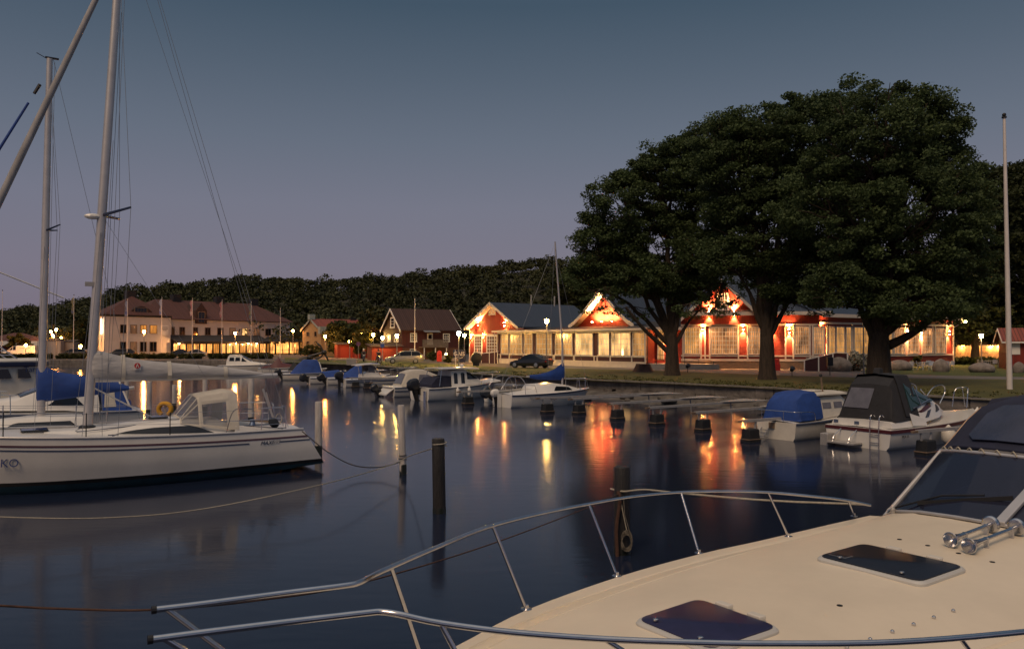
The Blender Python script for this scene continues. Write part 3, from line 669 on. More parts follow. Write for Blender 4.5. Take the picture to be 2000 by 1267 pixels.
# ---- the red restaurant
oB = W(972, 709.5, GZ); eB = W(1262, 719.5, GZ); dB = eB - oB; FB = frame(oB, math.atan2(dB.y, dB.x)); LB = dB.length
RB = Bld('restaurant', 'long dark red wooden restaurant with lit white framed windows, gables and slate blue roofs', 'building', oB)
zTop = lambda px, py, y=0: fp(FB, px, py, y)
# white veranda wing
ze = (fp(FB, 975, 649)[1] + fp(FB, 1255, 641)[1]) / 2; zs0 = (fp(FB, 1000, 693)[1] + fp(FB, 1240, 694)[1]) / 2; zb0 = (fp(FB, 1000, 702)[1] + fp(FB, 1240, 705)[1]) / 2; zt = ze - 0.28
RB.wall(FB, 0.0, LB, 0.02, ze, 'plum', 0.3)
mb = MB()
mb.bx(0, LB, -0.06, -0.003, -0.02, zb0); mb.bx(-0.02, LB + 0.02, -0.09, -0.0625, zb0 - 0.12, zb0 + 0.02); mb.bx(0, LB, -0.085, -0.0035, zt, ze - 0.02); mb.bx(0, LB, -0.10, -0.004, zs0 - 0.10, zs0)
mb.bx(-0.05, 0.08, -0.12, -0.0045, zb0, zt); mb.bx(LB - 0.10, LB + 0.04, -0.12, -0.0045, zb0, zt)
RB.part(mb, 'veranda_trim', 'trim_white', FB)
for (a, b, n, p) in [(979, 994, 2, 'a'), (996, 1021, 4, 'a'), (1024, 1041, 3, 'a'), (1048, 1079, 5, 'a'), (1085, 1119, 5, 'a'), (1124, 1159, 5, 'b'), (1169, 1191, 4, 'b'), (1194, 1233, 6, 'b'), (1236, 1261, 4, 'a')]:
    x0, x1 = fp(FB, a, 670)[0], fp(FB, b, 670)[0]
    RB.window(FB, x0, x1, zs0, zt, n, 4, PAN[p], fw=0.10, mw=0.04, frame='trim_white')
    xm = (x0 + x1) / 2
for a in (978, 995, 1022.5, 1042, 1047, 1081, 1083.5, 1121, 1122.5, 1161, 1167, 1192.5, 1234.5):
    x = fp(FB, a, 697)[0]; RB.part(MB().bx(x - 0.07, x + 0.07, -0.08, -0.0035, zb0 + 0.02, zs0 - 0.10), 'panel_post', 'trim_white', FB)
yv = 3.4; zv = fp(FB, 1100, 640, yv)[1]
RB.part(MB().plate([[(-0.4, -0.55, ze), (LB + 0.5, -0.55, ze)], [(-0.4, yv, zv), (LB + 0.5, yv, zv)]], (0, 0, 0.10)), 'veranda_roof', 'felt', FB)
RB.part(MB().bx(-0.45, LB + 0.55, -0.63, -0.555, ze - 0.10, ze + 0.11).lathe([(0.06, 0), (0.06, ze)], 8, (LB + 0.2, -0.3, 0)).lathe([(0.05, 0), (0.05, ze)], 8, (-0.25, -0.3, 0)), 'gutter', 'trim_white', FB)
RB.part(MB().bx(LB - 0.3, LB, 0.303, yv + 2, 0.02, ze + 0.2), 'wall', 'red_board', FB)
# left gable wing
yA = 0.6; FA = FB @ Matrix.Translation((0, yA, 0))
xl, zl = fp(FA, 906, 645, -.9); xr, zr_ = fp(FA, 1011, 638, -.9); xm = (xl + xr) / 2; zE = (zl + zr_) / 2; zP = fp(FA, 958, 591, -.9)[1] - .1
x0w, x1w = fp(FA, 917, 680)[0], 2 * xm - fp(FA, 917, 680)[0]
slope = (zP - zE) / (xm - xl); zEw = zE + slope * (x0w - xl)
RB.gable_wall(FA, x0w, x1w, -0.05, zEw, xm, zP - 0.05, 'red_board')
LA = 5.0
while topx(FA, (xm, LA, zP)) < 1118 and LA < 40: LA += 0.25
RB.part(MB().bx(x0w, x0w + 0.3, 0.303, LA, -0.05, zEw - 0.05), 'wall', 'red_board', FA); RB.part(MB().bx(x1w - 0.3, x1w, 0.303, LA, -0.05, zEw - 0.05), 'wall', 'red_board', FA)
profA = [(xl, zE), (xm, zP), (2 * xm - xl, zE)]
M['seam_roof_y'] = striped('standing_seam_roof_side', (0.022, 0.031, 0.052), (0.055, 0.072, 0.105), 'Y', 0.55, rough=0.45, ratio=0.10, bump=0.6, dist=0.04, var=0.1)
RB.roof(FA, profA, -0.9, LA, 'seam_roof_y'); RB.barge(FA, profA, -0.905, 'trim_white', h=0.34)
RB.part(MB().plate([[(x, -0.88, z - 0.01), (x, -0.003, z - 0.01)] for x, z in profA], (0, 0, -0.05)), 'soffit', 'trim_white', FA)
zc1 = fp(FA, 940, 655)[1]
RB.part(MB().bx(x0w - 0.03, x0w + 0.12, -0.05, -0.003, 0, zEw).bx(x0w, x1w, -0.045, -0.0035, zc1, zc1 + 0.16).bx(x0w, 0, -0.05, -0.004, 0.0, 0.25), 'corner_trim', 'trim_white', FA)
for (a, b) in [(927, 942), (951, 972)]:
    RB.window(FA, fp(FA, a, 680)[0], fp(FA, b, 680)[0], fp(FA, 950, 688)[1] - 0.1, zc1 - 0.02, 3 if a < 950 else 4, 5, PAN['d'], fw=0.12, mw=0.05)
RB.window(FA, fp(FA, 955, 600)[0], fp(FA, 968, 600)[0], fp(FA, 960, 615)[1], fp(FA, 960, 599)[1], 2, 3, PAN['c'], fw=0.14)
for a, b in ((922, 657), (946, 656)): 
    x, z = fp(FA, a, b); sconce(RB, FA, x, z, e=(22, 24))
for a, b in ((937, 628), (989, 628)):
    x, z = fp(FA, a, b + 5); o = sconce(RB, FA, x, z, y=-.1, e=(700, 30), name='gable_lamp')
for yk in (LA * 0.42, LA * 0.72): RB.part(MB().lathe([(0.09, 0), (0.09, 1.5)], 8, (xm + 0.3, yk, zP - 0.2)), 'flue', 'galv', FA)
# pointed lit gable behind the veranda
yC = yv; FC = FB @ Matrix.Translation((0, yC, 0))
cl_, czl = fp(FC, 1112, 640, -1.1); cr_, czr = fp(FC, 1240, 630, -1.1); cm, cP = fp(FC, 1170, 566, -1.1); cP -= .1; cE = zv + 0.05
hw = (cr_ - cl_) / 2; cm = (cl_ + cr_) / 2 * 0.35 + cm * 0.65
profC = [(cm - hw, cE), (cm - hw * 0.80, cE + (cP - cE) * 0.13), (cm - hw * 0.55, cE + (cP - cE) * 0.37), (cm, cP), (cm + hw * 0.55, cE + (cP - cE) * 0.37), (cm + hw * 0.80, cE + (cP - cE) * 0.13), (cm + hw, cE)]
RB.part(MB().prism([(x, 0, z) for x, z in [(cm - hw + .4, zv - 1.5)] + profC + [(cm + hw - .4, zv - 1.5)]], (0, 0.3, 0)), 'wall', 'red_board', FC)
RB.roof(FC, profC, -1.1, 16, 'seam_roof_y'); RB.barge(FC, profC, -1.105, 'trim_white', h=0.42)
RB.part(MB().plate([[(x, -1.08, z - 0.01), (x, -0.003, z - 0.01)] for x, z in profC], (0, 0, -0.05)), 'soffit', 'trim_white', FC)
for i in (-1, 0, 1):
    x = cm + i * hw * 0.30; z = fp(FC, 1175, 629)[1]
    o = RB.part(MB().lathe([(0.10, 0), (0.12, 0.12), (0.05, 0.16)], 10, (x, -0.75, z - 0.15)), 'gable_floodlight', 'darkmetal', FC)
    MB().lathe([(0.09, 0.163), (0.07, 0.185), (0.001, 0.19)], 10, (x, -0.75, z - 0.15)).build('bulb', 'warmlamp', o)
    light('SPOT', o, (x, -0.92, z + 0.1), 4200, WALLCOL, 0.08, (cm + i * 0.9, 0.1, z + 2.2), 150, 1.0)
# low entrance between veranda and hall, main hall
pD0 = A(1283, 700, 80.5); pD0.z = GZ; pD1 = A(1600, 700, 77.0); pD1.z = GZ; dD = pD1 - pD0
FD = frame(pD0, math.atan2(dD.y, dD.x)); LD = dD.length
zF = fp(FD, 1440, 703)[1]; zW0 = fp(FD, 1410, 692)[1]; zW1 = fp(FD, 1410, 638)[1]; zBd = fp(FD, 1440, 634)[1]; zEv = fp(FD, 1580, 612)[1]
xh = fp(FD, 1330, 650)[0]
RB.wall(FD, 0, xh, 0, fp(FD, 1290, 640)[1], 'red_clap', y=0.4)
RB.wall(FD, xh, LD, 0, zBd, 'red_clap'); RB.part(MB().bx(xh, LD, -0.04, 0.3, zBd, zEv + 0.3), 'upper_wall', 'red_board', FD)
mb = MB().bx(xh - 0.02, LD, -0.09, -0.042, zBd - 0.12, zBd + 0.06).bx(xh, LD, -0.10, -0.003, zF - 0.10, zF + 0.12).bx(xh, LD, -0.08, -0.0035, zW0 - 0.20, zW0 - 0.06)
for a in (1334, 1369, 1377, 1386, 1442, 1460, 1487, 1534, 1549, 1582, 1587):
    x = fp(FD, a, 665)[0]; mb.bx(x - 0.07, x + 0.07, -0.11, -0.004, zF + 0.12, zBd - 0.12)
RB.part(mb, 'hall_trim', 'trim_white', FD)
RB.part(MB().bx(xh, LD, -0.03, -0.0, 0, zF - 0.10), 'plinth', 'wood', FD)
for (a, b, n, p) in [(1336, 1367, 5, 'a'), (1388, 1441, 7, 'c'), (1462, 1486, 4, 'c'), (1551, 1581, 5, 'c'), (1588, 1611, 4, 'c')]:
    RB.window(FD, fp(FD, a, 660)[0], fp(FD, b, 660)[0], zW0, zW1, n, 6, PAN[p], fw=0.10, mw=0.04, frame='trim_white')
for a, b in ((1373, 640), (1451, 640), (1508, 640), (1541, 646)):
    x, z = fp(FD, a, b); sconce(RB, FD, x, z, e=(60, 90))
x0, x1 = fp(FD, 1284, 660, 0.4)[0], fp(FD, 1297, 660, 0.4)[0]
o = RB.part(MB().bx(x0, x0 + 0.1, 0.3, 0.396, zF, zW1 - 0.2).bx(x1 - 0.1, x1, 0.3, 0.396, zF, zW1 - 0.2).bx(x0, x1, 0.305, 0.3965, zW1 - 0.3, zW1 - 0.2).bx(x0 + .1, x1 - .1, 0.31, 0.3965, zF + 1.0, zF + 1.12), 'door', 'trim_white', FD)
MB().bx(x0 + .1, x1 - .1, 0.36, 0.396, zF, zW1 - .3).build('pane', PAN['a'], o)
x, z = fp(FD, 1304, 655, 0.4); sconce(RB, FD, x, z, y=0.4, e=(40, 110), name='door_lamp')
RB.part(MB().plate([[(-1.2, -0.6, zW1 - .25), (xh + .1, -0.6, zW1 - .25)], [(-1.2, 3.5, zW1 + 0.5), (xh + .1, 3.5, zW1 + 0.5)]], (0, 0, 0.14)), 'porch_roof', 'felt', FD)
RB.part(MB().bx(-1.25, xh + .1, -0.66, -0.603, zW1 - .3, zW1 - .02), 'fascia', 'trim_white', FD)
# hall roof and its tall gable
RB.part(MB().plate([[(xh - .4, -0.7, zEv), (LD + 1, -0.7, zEv)], [(xh - .4, 7.0, zEv + 4.2), (LD + 1, 7.0, zEv + 4.2)], [(xh - .4, 14, zEv), (LD + 1, 14, zEv)]], (0, 0, 0.16)), 'roof', 'seam_roof', FD)
RB.part(MB().bx(xh - .4, LD + 1, -0.78, -0.703, zEv - 0.16, zEv + 0.18), 'fascia', 'trim_white', FD)
RB.part(MB().bx(xh, xh + .3, 0.303, 13, 0, zEv), 'wall', 'red_board', FD)
g0, g1 = fp(FD, 1340, 620, -.5)[0], fp(FD, 1480, 620, -.5)[0]; gm = (g0 + g1) / 2; gP = fp(FD, 1411, 549, -.5)[1]; gE = zBd + 0.9
FG = FD @ Matrix.Translation((0, -0.25, 0))
profG = [(g0 - 0.5, gE - 0.4), (gm, gP), (g1 + 0.5, gE - 0.4)]
RB.gable_wall(FG, g0, g1, zBd + 0.08, gE, gm, gP - 0.1, 'red_board', t=0.2)
RB.roof(FG, profG, -0.8, 8, 'seam_roof_y'); RB.barge(FG, profG, -0.805, 'trim_white', h=0.36)
RB.part(MB().plate([[(x, -0.78, z - 0.01), (x, -0.003, z - 0.01)] for x, z in profG], (0, 0, -0.05)), 'soffit', 'trim_white', FG)
wa, wb = fp(FG, 1399, 590)[0], fp(FG, 1424, 590)[0]
RB.window(FG, wa, wb, fp(FG, 1411, 606)[1], fp(FG, 1411, 572)[1], 4, 5, PAN['c'], fw=0.22, mw=0.06)
for i in (-1, 1):
    x = gm + i * 1.2; z = fp(FG, 1411, 612)[1]; sconce(RB, FG, x, z, e=(420, 60), name='gable_lamp')
# far right wing with terrace windows
pE1 = A(1862, 700, 90.0); pE1.z = GZ; dE = pE1 - pD1; FE = frame(pD1, math.atan2(dE.y, dE.x)); LE = dE.length
eT = fp(FE, 1800, 634)[1]; e0 = fp(FE, 1800, 691)[1]; e1 = fp(FE, 1800, 640)[1]; eE = fp(FE, 1800, 622)[1] 
RB.wall(FE, 0, LE, 0, eT, 'red_clap'); RB.part(MB().bx(0, LE, -0.04, 0.3, eT, eE + .2), 'upper_wall', 'red_board', FE)
RB.part(MB().bx(LE - .3, LE, 0.303, 12, 0, eE), 'wall', 'red_clap', FE)
mb = MB().bx(0, LE, -0.09, -0.042, eT - 0.14, eT + 0.06).bx(0, LE, -0.09, -0.003, e0 - 0.2, e0 - 0.04).bx(0, LE, -0.08, -0.0035, 0, e0 - 0.9).bx(LE - .12, LE + .03, -0.1, -0.0045, 0, eT - 0.14)
for a in (1614, 1664, 1700, 1744, 1767, 1771, 1794, 1799, 1821, 1825, 1846): 
    x = fp(FE, a, 665)[0]; mb.bx(x - 0.07, x + 0.07, -0.11, -0.004, e0, eT - 0.14)
RB.part(mb, 'wing_trim', 'trim_white', FE)
for (a, b, n, p) in [(1617, 1630, 2, 'a'), (1632, 1649, 3, 'a'), (1651, 1662, 2, 'a'), (1667, 1697, 5, 'a'), (1703, 1742, 6, 'a'), (1745, 1766, 4, 'c'), (1772, 1793, 4, 'c'), (1800, 1820, 4, 'c'), (1826, 1845, 4, 'c')]:
    RB.window(FE, fp(FE, a, 660)[0], fp(FE, b, 660)[0], e0, e1, n, 4 if a < 1700 else 6, PAN[p], fw=0.10, mw=0.04, frame='trim_white')
for a, b in ((1583.5 + 20, 645), (1797, 647), (1851, 650), (1769, 650)):
    x, z = fp(FE, a, b); sconce(RB, FE, x, z, e=(40, 100))
RB.part(MB().plate([[(-1, -0.7, eE), (LE + .8, -0.7, eE)], [(-1, 7, eE + 3.6), (LE - 3, 7, eE + 3.6)], [(-1, 14, eE), (LE + .8, 14, eE)]], (0, 0, 0.16)), 'roof', 'seam_roof', FE)
RB.part(MB().bx(-0.5, LE + .85, -0.78, -0.703, eE - .16, eE + .18), 'fascia', 'trim_white', FE)
xq, zq = LE - 0.1, fp(FE, 1862, 640)[1]
o = RB.part(MB().bar((xq, -0.1, zq), (xq + 0.9, -0.9, zq + 0.75), 0.07).lathe([(0.05, 0), (0.14, 0.12), (0.14, 0.2)], 10, (xq + 0.95, -0.95, zq + 0.7)), 'floodlight', 'galv', FE)
MB().ball((xq + 0.95, -0.95, zq + 0.68), 0.14, 8, 5).build('bulb', 'yellowlamp', o); light('POINT', o, (xq + 0.95, -1.0, zq + 0.4), 60, (1, .7, .3), 0.1)

# ramps and steps by the restaurant
def ramp(name, label, pix, Y0, Y1, cat='ramp'):
    a = A(pix[0][0], 700, Y0); b = A(pix[-1][0], 700, Y1); a.z = b.z = GZ; d = b - a; F = frame(a, math.atan2(d.y, d.x)); root = thing(name, label, cat, a, math.atan2(d.y, d.x))
    tops = [fp(F, px, py) for px, py in pix]
    MB().prism([(x, 0, z - 0.06) for x, z in tops] + [(tops[-1][0], 0, -0.05), (tops[0][0], 0, -0.05)], (0, 0.10, 0)).build('balustrade', 'plum', root)
    mb = MB()
    for p, q in zip(tops, tops[1:]): mb.bar((p[0], 0.05, p[1]), (q[0], 0.05, q[1]), 0.16, 0.07)
    mb.build('handrail', 'white', root); L = tops[-1][0]; n = max(3, int(L / 1.7))
    for i in range(n + 1):
        x = L * i / n; z = itp(tops, x); MB().bx(x - 0.05, x + 0.05, -0.03, -0.003, -0.05, z - 0.035).build('baluster', 'white', root)
    return root
ramp('access_ramp', 'plum boarded access ramp with white rail below the left lit gable', [(925, 692), (972, 686)], 103, 99)
ramp('access_ramp', 'plum boarded access ramp with sloping white rail beside the grey litter bin', [(1571, 703), (1634, 688), (1655, 689)], 73, 72)
r_ = thing('entrance_steps', 'low pale concrete landing with thin handrails before the lit entrance door', 'steps', W(1272, 720.5, GZ))
c0 = Vector((0, 0, 0)); cR = W(1405, 722, GZ) - W(1272, 720.5, GZ)
MB().prism([(0, 0, 0), (cR.x, cR.y, 0), (cR.x, cR.y + 3.6, 0), (0, 3.6, 0)], (0, 0, 0.52)).build('landing', 'concrete', r_)
mb = MB()
for i in range(5):
    p = cR * (0.08 + 0.21 * i); mb.tube([(p.x, p.y + .1, .5), (p.x, p.y + .1, 1.45 - 0.16 * i)], 0.025, 6)
for h in (0.0, 0.42): mb.tube([(cR.x * .08, cR.y * .08 + .1, 1.45 - h), (cR.x * .92, cR.y * .92 + .1, 0.82 - h * 0.6)], 0.022, 6)
mb.build('handrail', 'darkmetal', r_)

# ---- white hotel
oH = A(203, 700, 141); oH.z = GZ; rzH = R(57); FH = frame(oH, rzH); HB = Bld('hotel', 'white rendered two storey hotel with brown tiled hip roof and glowing glass veranda', 'building', oH)
hx = lambda px, y=0: fp(FH, px, 680, y)[0]
xA = hx(333); zA = fp(FH, 268, 619)[1]; HB.part(MB().bx(0, xA, 0, 3.4, -0.1, zA), 'wall', 'plaster', FH)
FH2 = FH @ Matrix.Translation((0, 2.0, 0)); xB0, xB1 = xA - 0.2, fp(FH2, 566, 680)[0]; zB = fp(FH2, 450, 627)[1]
HB.part(MB().bx(xA + 0.003, xB1, 0, 11, -0.1, zB), 'wall', 'plaster', FH2)
HB.part(MB().bx(-0.15, xA + 0.15, -0.15, 3.5, zA, zA + 0.35), 'cornice', 'darkmetal', FH)
zR = fp(FH2, 400, 588, 4)[1]
mb = MB(); ev = zB + 0.12; x0, x1, y0, y1 = xA - 5.0, xB1 + 0.6, -0.6, 11.6; ym = 5.5; a0, a1 = x0 + 6.5, x1 - 6.5
mb.add([(x0, y0, ev), (x1, y0, ev), (x1, y1, ev), (x0, y1, ev), (a0, ym, zR), (a1, ym, zR)], [(0, 1, 5, 4), (1, 2, 5), (2, 3, 4, 5), (3, 0, 4), (0, 3, 2, 1)])
HB.part(mb, 'roof', 'tile_roof', FH2)
mb = MB(); p0 = zA + 0.36; pk = fp(FH, 265, 579, 5)[1]; mb.add([(-.4, -.4, p0), (xA + .4, -.4, p0), (xA + .4, 9.5, p0), (-.4, 3.8, p0), (xA * .60, 4.4, pk)], [(0, 1, 4), (1, 2, 4), (2, 3, 4), (3, 0, 4), (3, 2, 1, 0)])
HB.part(mb, 'roof', 'tile_roof', FH)
# eyebrow dormer, gable dormer, chimneys
dm = MB(); xd0, xd1 = hx(252), hx(304); n = 12; zd = p0 + 0.05; hd = fp(FH, 277, 598, 1)[1] - zd
arc = [(lerp(xd0, xd1, i / n), zd + hd * math.sin(math.pi * i / n) ** 0.8) for i in range(n + 1)]
dm.prism([(x, 0.4, z) for x, z in arc], (0, 4.2, 0)); HB.part(dm, 'dormer', 'tile_dark', FH)
HB.window(FH, hx(264), hx(289), zd + 0.1, zd + hd * 0.85, 4, 1, 'glass_dark', y=0.4, frame='wood', name='dormer_window')
xg = fp(FH2, 392, 640)[0]; zg = fp(FH2, 392, 632)[1]
HB.part(MB().prism([(xg - 1.3, -0.2, zg), (xg + 1.3, -0.2, zg), (xg + 1.3, -0.2, zg + 2.6), (xg, -0.2, zg + 4.2), (xg - 1.3, -0.2, zg + 2.6)], (0, 4, 0)), 'dormer', 'tile_dark', FH2)
HB.window(FH2, xg - 0.8, xg + 0.8, zg + 0.2, zg + 2.4, 2, 1, 'glass_dark', y=-0.2, frame='wood', name='dormer_window')
for px, py in ((343, 580), (427, 583), (495, 590)):
    x = fp(FH2, px, py, ym)[0]; HB.part(MB().bx(x - .9, x + .9, ym - .6, ym + .6, zR - 1.0, zR + 1.15), 'chimney', 'darkmetal', FH2)
HB.part(MB().bx(xA * .60 - .9, xA * .60 + .9, 4.4, 5.6, pk - 1.2, pk + 1.0), 'chimney', 'darkmetal', FH)
# windows of the left block
zu0, zu1 = fp(FH, 270, 651)[1], fp(FH, 270, 634)[1]; zl0, zl1 = fp(FH, 270, 687)[1], fp(FH, 270, 667)[1]
for (a, b, p) in ((234, 246, 'glass_dark'), (254, 267, PAN['d']), (273, 286, PAN['e']), (292, 306, PAN['e'])):
    HB.window(FH, hx(a), hx(b), zu0, zu1, 2, 1, p, frame='wood', fw=0.09, mw=0.07); HB.window(FH, hx(a), hx(b), zl0, zl1, 2, 1, 'glass_dark' if a != 254 else PAN['d'], frame='wood', fw=0.09, mw=0.07)
x0, x1 = hx(313), hx(328); HB.part(MB().bx(x0, x1, -0.10, -0.003, fp(FH, 320, 654)[1], fp(FH, 320, 635)[1]), 'sign_board', 'white', FH)
mb = MB()
for i, (w_, k) in enumerate(((.8, .78), (.85, .62), (.5, .48))):
    z = lerp(fp(FH, 320, 654)[1], fp(FH, 320, 635)[1], k); mb.bx(lerp(x0, x1, .5 - w_ / 2), lerp(x0, x1, .5 + w_ / 2), -0.115, -0.1, z - 0.07, z + 0.07)
HB.part(mb, 'sign_line', 'inkgrey', FH)
xs = [hx(a, 2.0) for a in ()]
zb0_, zb1_ = fp(FH2, 450, 655)[1], fp(FH2, 450, 640)[1]
for (a, b, p) in ((335, 341, 'glass_dark'), (350, 361, 'glass_dark'), (377, 386, 'glass_dark'), (400, 411, 'glass_dark'), (424, 436, 'glass_dark'), (448, 460, PAN['d']), (472, 483, PAN['b']), (496, 507, PAN['d']), (518, 529, 'glass_dark')):
    HB.window(FH2, fp(FH2, a, 650)[0], fp(FH2, b, 650)[0], zb0_, zb1_, 2, 1, p, frame='wood', fw=0.10, mw=0.07)
xo, zo = fp(FH2, 545, 651); HB.part(MB().lathe([(0.85, 0), (0.85, 0.06)], 20, (xo, -0.003, zo), axis=(0, -1, 0)), 'oval_window', 'glass_dark', FH2)
o = HB.part(MB().bx(-0.22, -0.10, .5, .7, fp(FH, 200, 652)[1], fp(FH, 200, 622)[1]), 'light_tube', 'whitelamp', FH)
mb = MB()
for y in (1.7, 2.6): mb.bx(-0.12, -0.003, y, y + 0.3, 0, zA - 0.2)
HB.part(mb, 'side_pilaster', 'darkmetal', FH)
# glass veranda along the hotel and the pavilion at its end
yV = -3.0; FV = FH2 @ Matrix.Translation((0, yV, 0)); v1 = fp(FV, 525, 680)[0]; v0 = xA + 0.2; vz = fp(FV, 430, 668)[1]; vt = fp(FH2, 430, 656)[1]
HB.part(MB().plate([[(v0, -0.6, vz), (v1, -0.6, vz)], [(v0, -yV - .01, vt), (v1, -yV - .01, vt)]], (0, 0, 0.14)), 'veranda_roof', 'felt', FV)
HB.part(MB().bx(v0, v1, -0.65, -0.603, vz - 0.25, vz + 0.15), 'veranda_fascia', 'darkmetal', FV)
k = 0
for a in range(338, 522, 13):
    xx0, xx1 = fp(FV, a, 680)[0], fp(FV, a + 12, 680)[0]; k += 1
    HB.window(FV, xx0, min(xx1, v1), 0.35, vz - 0.25, 3, 1, PAN['f'] if k % 4 != 3 else PAN['e'], frame='darkmetal', fw=0.12, mw=0.06, name='veranda_window')
HB.part(MB().bx(v0, v1, 0.003, 0.15, 0, vz), 'veranda_wall', 'darkmetal', FV)
for a in (345, 456, 480, 497, 541, 555):
    x, z = fp(FV, a, 669); o = HB.part(MB().lathe([(0.28, 0), (0.20, 0.08), (0.05, 0.2)], 10, (x, -0.75, z - .1)), 'eaves_lamp', 'greymetal', FV)
    MB().ball((x, -0.75, z - 0.16), 0.15, 8, 5).build('bulb', 'sodium', o); light('POINT', o, (x, -1.1, z - 0.4), 420, (1, .46, .16), .12)
pc = A(556, 700, FH2.translation.y + 25); xc = fp(FV, 557, 680)[0]
pr = 4.6; mb = MB(); cz = vz
ring = lambda r, z: [(xc + r * math.cos(2 * math.pi * k / 10), 1.5 + r * math.sin(2 * math.pi * k / 10), z) for k in range(10)]
HB.part(MB().loft([ring(pr + .9, cz), ring(pr + .9, cz + .15), ring(0.4, cz + 1.8)]), 'pavilion_roof', 'felt', FV)
HB.part(MB().loft([ring(pr - .15, 0.3), ring(pr - .15, cz - 0.02)]), 'pavilion_glazing', PAN['f'], FV)
mb = MB()
for k_ in range(10):
    p = ring(pr, 0)[k_]; q = ring(pr, 0)[(k_ + 1) % 10]
    mb.bx(p[0] - .13, p[0] + .13, p[1] - .13, p[1] + .13, 0, cz - .01)
    m_ = ((p[0] + q[0]) / 2, (p[1] + q[1]) / 2); mb.bx(m_[0] - .05, m_[0] + .05, m_[1] - .05, m_[1] + .05, 0, cz - .01); mb.bar((p[0], p[1], 0.95), (q[0], q[1], 0.95), 0.05)
HB.part(mb, 'pavilion_post', 'darkmetal', FV)
HB.part(MB().bx(xc - .5, xc + .3, 2.0, 2.6, cz + 1.0, cz + 2.4), 'pavilion_chimney', 'darkmetal', FV)

# ---- other houses
def simple_house(name, label, px0, Y, rz, L, wd, ze_, zr_, wm, rm, gx=None, base=GZ, barge='white', over=0.4):
    o0 = A(px0, 700, Y); o0.z = base; F = frame(o0, rz); B = Bld(name, label, 'house', o0)
    B.part(MB().bx(0, L, 0, 0.3, -0.1, ze_), 'wall', wm, F); B.part(MB().bx(0, L, wd - .3, wd, -0.1, ze_), 'wall', wm, F)
    FGb = F @ Matrix.Rotation(R(-90), 4, 'Z') @ Matrix.Translation((-wd, 0, 0))   # gable plane at x=0, facing -x
    for dx in (0, L - 0.3):
        B.part(MB().prism([(dx, 0.303, -0.1), (dx, wd - .303, -0.1), (dx, wd - .303, ze_), (dx, wd / 2, zr_ - 0.05), (dx, 0.303, ze_)], (0.3, 0, 0)), 'gable_wall', wm, F)
    s = (zr_ - ze_) / (wd / 2)
    pr_ = [(-over, ze_ - s * over), (wd / 2, zr_), (wd + over, ze_ - s * over)]
    rows = [[(-over, y, z), (L + over, y, z)] for y, z in pr_]
    B.part(MB().plate(rows, (0, 0, 0.16)), 'roof', rm, F)
    mb = MB()
    for xx in (-over - .06, L + over + .003):
        for (ya, za), (yb, zb) in zip(pr_, pr_[1:]): mb.prism([(xx, ya, za - .2), (xx, yb, zb - .2), (xx, yb, zb + .2), (xx, ya, za + .2)], (0.055, 0, 0))
    B.part(mb, 'bargeboard', barge, F)
    return B, F, FGb
DH, FDH, FDG = simple_house('red_house', 'dark red wooden house with brown tiled roof, balcony and brick ground floor', 785, 121, R(29), 9.4, 8.2, 4.65, 7.75, striped('dark_red_boards', (0.075, 0.016, 0.016), (0.035, 0.008, 0.008), 'X', 0.16), 'tile_dark')
DH.part(MB().bx(-.01, 9.41, -0.05, -0.003, -0.1, 1.75), 'brick_base', mat('brown_brick', (0.16, 0.075, 0.045), 0.9, var=0.35, vscale=4, stretch=(1, 1, 3)), FDH)
for (a, b, c, d, p) in ((801, 814, 668, 650, 'glass_dark'), (865, 878, 668, 651, 'glass_dark')):
    DH.window(FDH, fp(FDH, a, 660)[0], fp(FDH, b, 660)[0], fp(FDH, a, c)[1], fp(FDH, a, d)[1], 3, 3, p, fw=0.16, mw=0.07)
DH.window(FDH, fp(FDH, 800, 690)[0], fp(FDH, 812, 690)[0], fp(FDH, 805, 691)[1], fp(FDH, 805, 681)[1], 4, 3, 'glass_dark', y=-0.05, fw=0.10)
a, b = fp(FDH, 834, 660)[0], fp(FDH, 845, 660)[0]; z0_, z1_ = fp(FDH, 840, 668)[1], fp(FDH, 840, 651)[1]
o = DH.part(MB().bx(a, b, -0.08, -0.003, z0_ - .4, z1_), 'door', 'white', FDH); MB().bx(a + .2, b - .2, -0.10, -0.08, z0_ + .5, z1_ - .2).build('pane', 'glass_dark', o)
DH.part(MB().plate([[(a - .8, -1.1, z1_ + .15), (b + .9, -1.1, z1_ + .15)], [(a - .8, -.01, z1_ + .5), (b + .9, -.01, z1_ + .5)]], (0, 0, .08)), 'awning', 'greymetal', FDH)
ba, bb = fp(FDH, 818, 672)[0], fp(FDH, 868, 672)[0]; bz = fp(FDH, 840, 677)[1]
DH.part(MB().bx(ba, bb, -1.5, -.01, bz - .15, bz), 'balcony_floor', 'wood', FDH)
mb = MB(); n = 26
for i in range(n): x = lerp(ba, bb, i / n); mb.bx(x, x + (bb - ba) / n * .75, -1.55, -1.52, bz - .05, bz + 1.05)
mb.bx(ba, bb, -1.6, -1.5, bz + 1.06, bz + 1.13)
DH.part(mb, 'balcony_railing', mat('grey_planks', (0.20, 0.17, 0.15), 0.85, var=.3), FDH)
mb = MB()
for x in (ba + .3, (ba + bb) / 2, bb - .3): mb.bx(x - .06, x + .06, -1.5, -1.38, -0.1, bz - .15)
DH.part(mb, 'balcony_post', 'white', FDH)
for (a, b, c, d, p, nx) in ((763, 771, 641, 620, 'glass_dark', 1), (757, 764, 668, 653, PAN['b'], 2), (771, 779, 668, 653, 'glass_dark', 2)):
    z0_, z1_ = fp(FDG, a, c)[1], fp(FDG, a, d)[1]; DH.window(FDG, fp(FDG, a, 660)[0], fp(FDG, b, 660)[0], z0_, z1_, nx, 3, p, fw=0.2, mw=0.07)
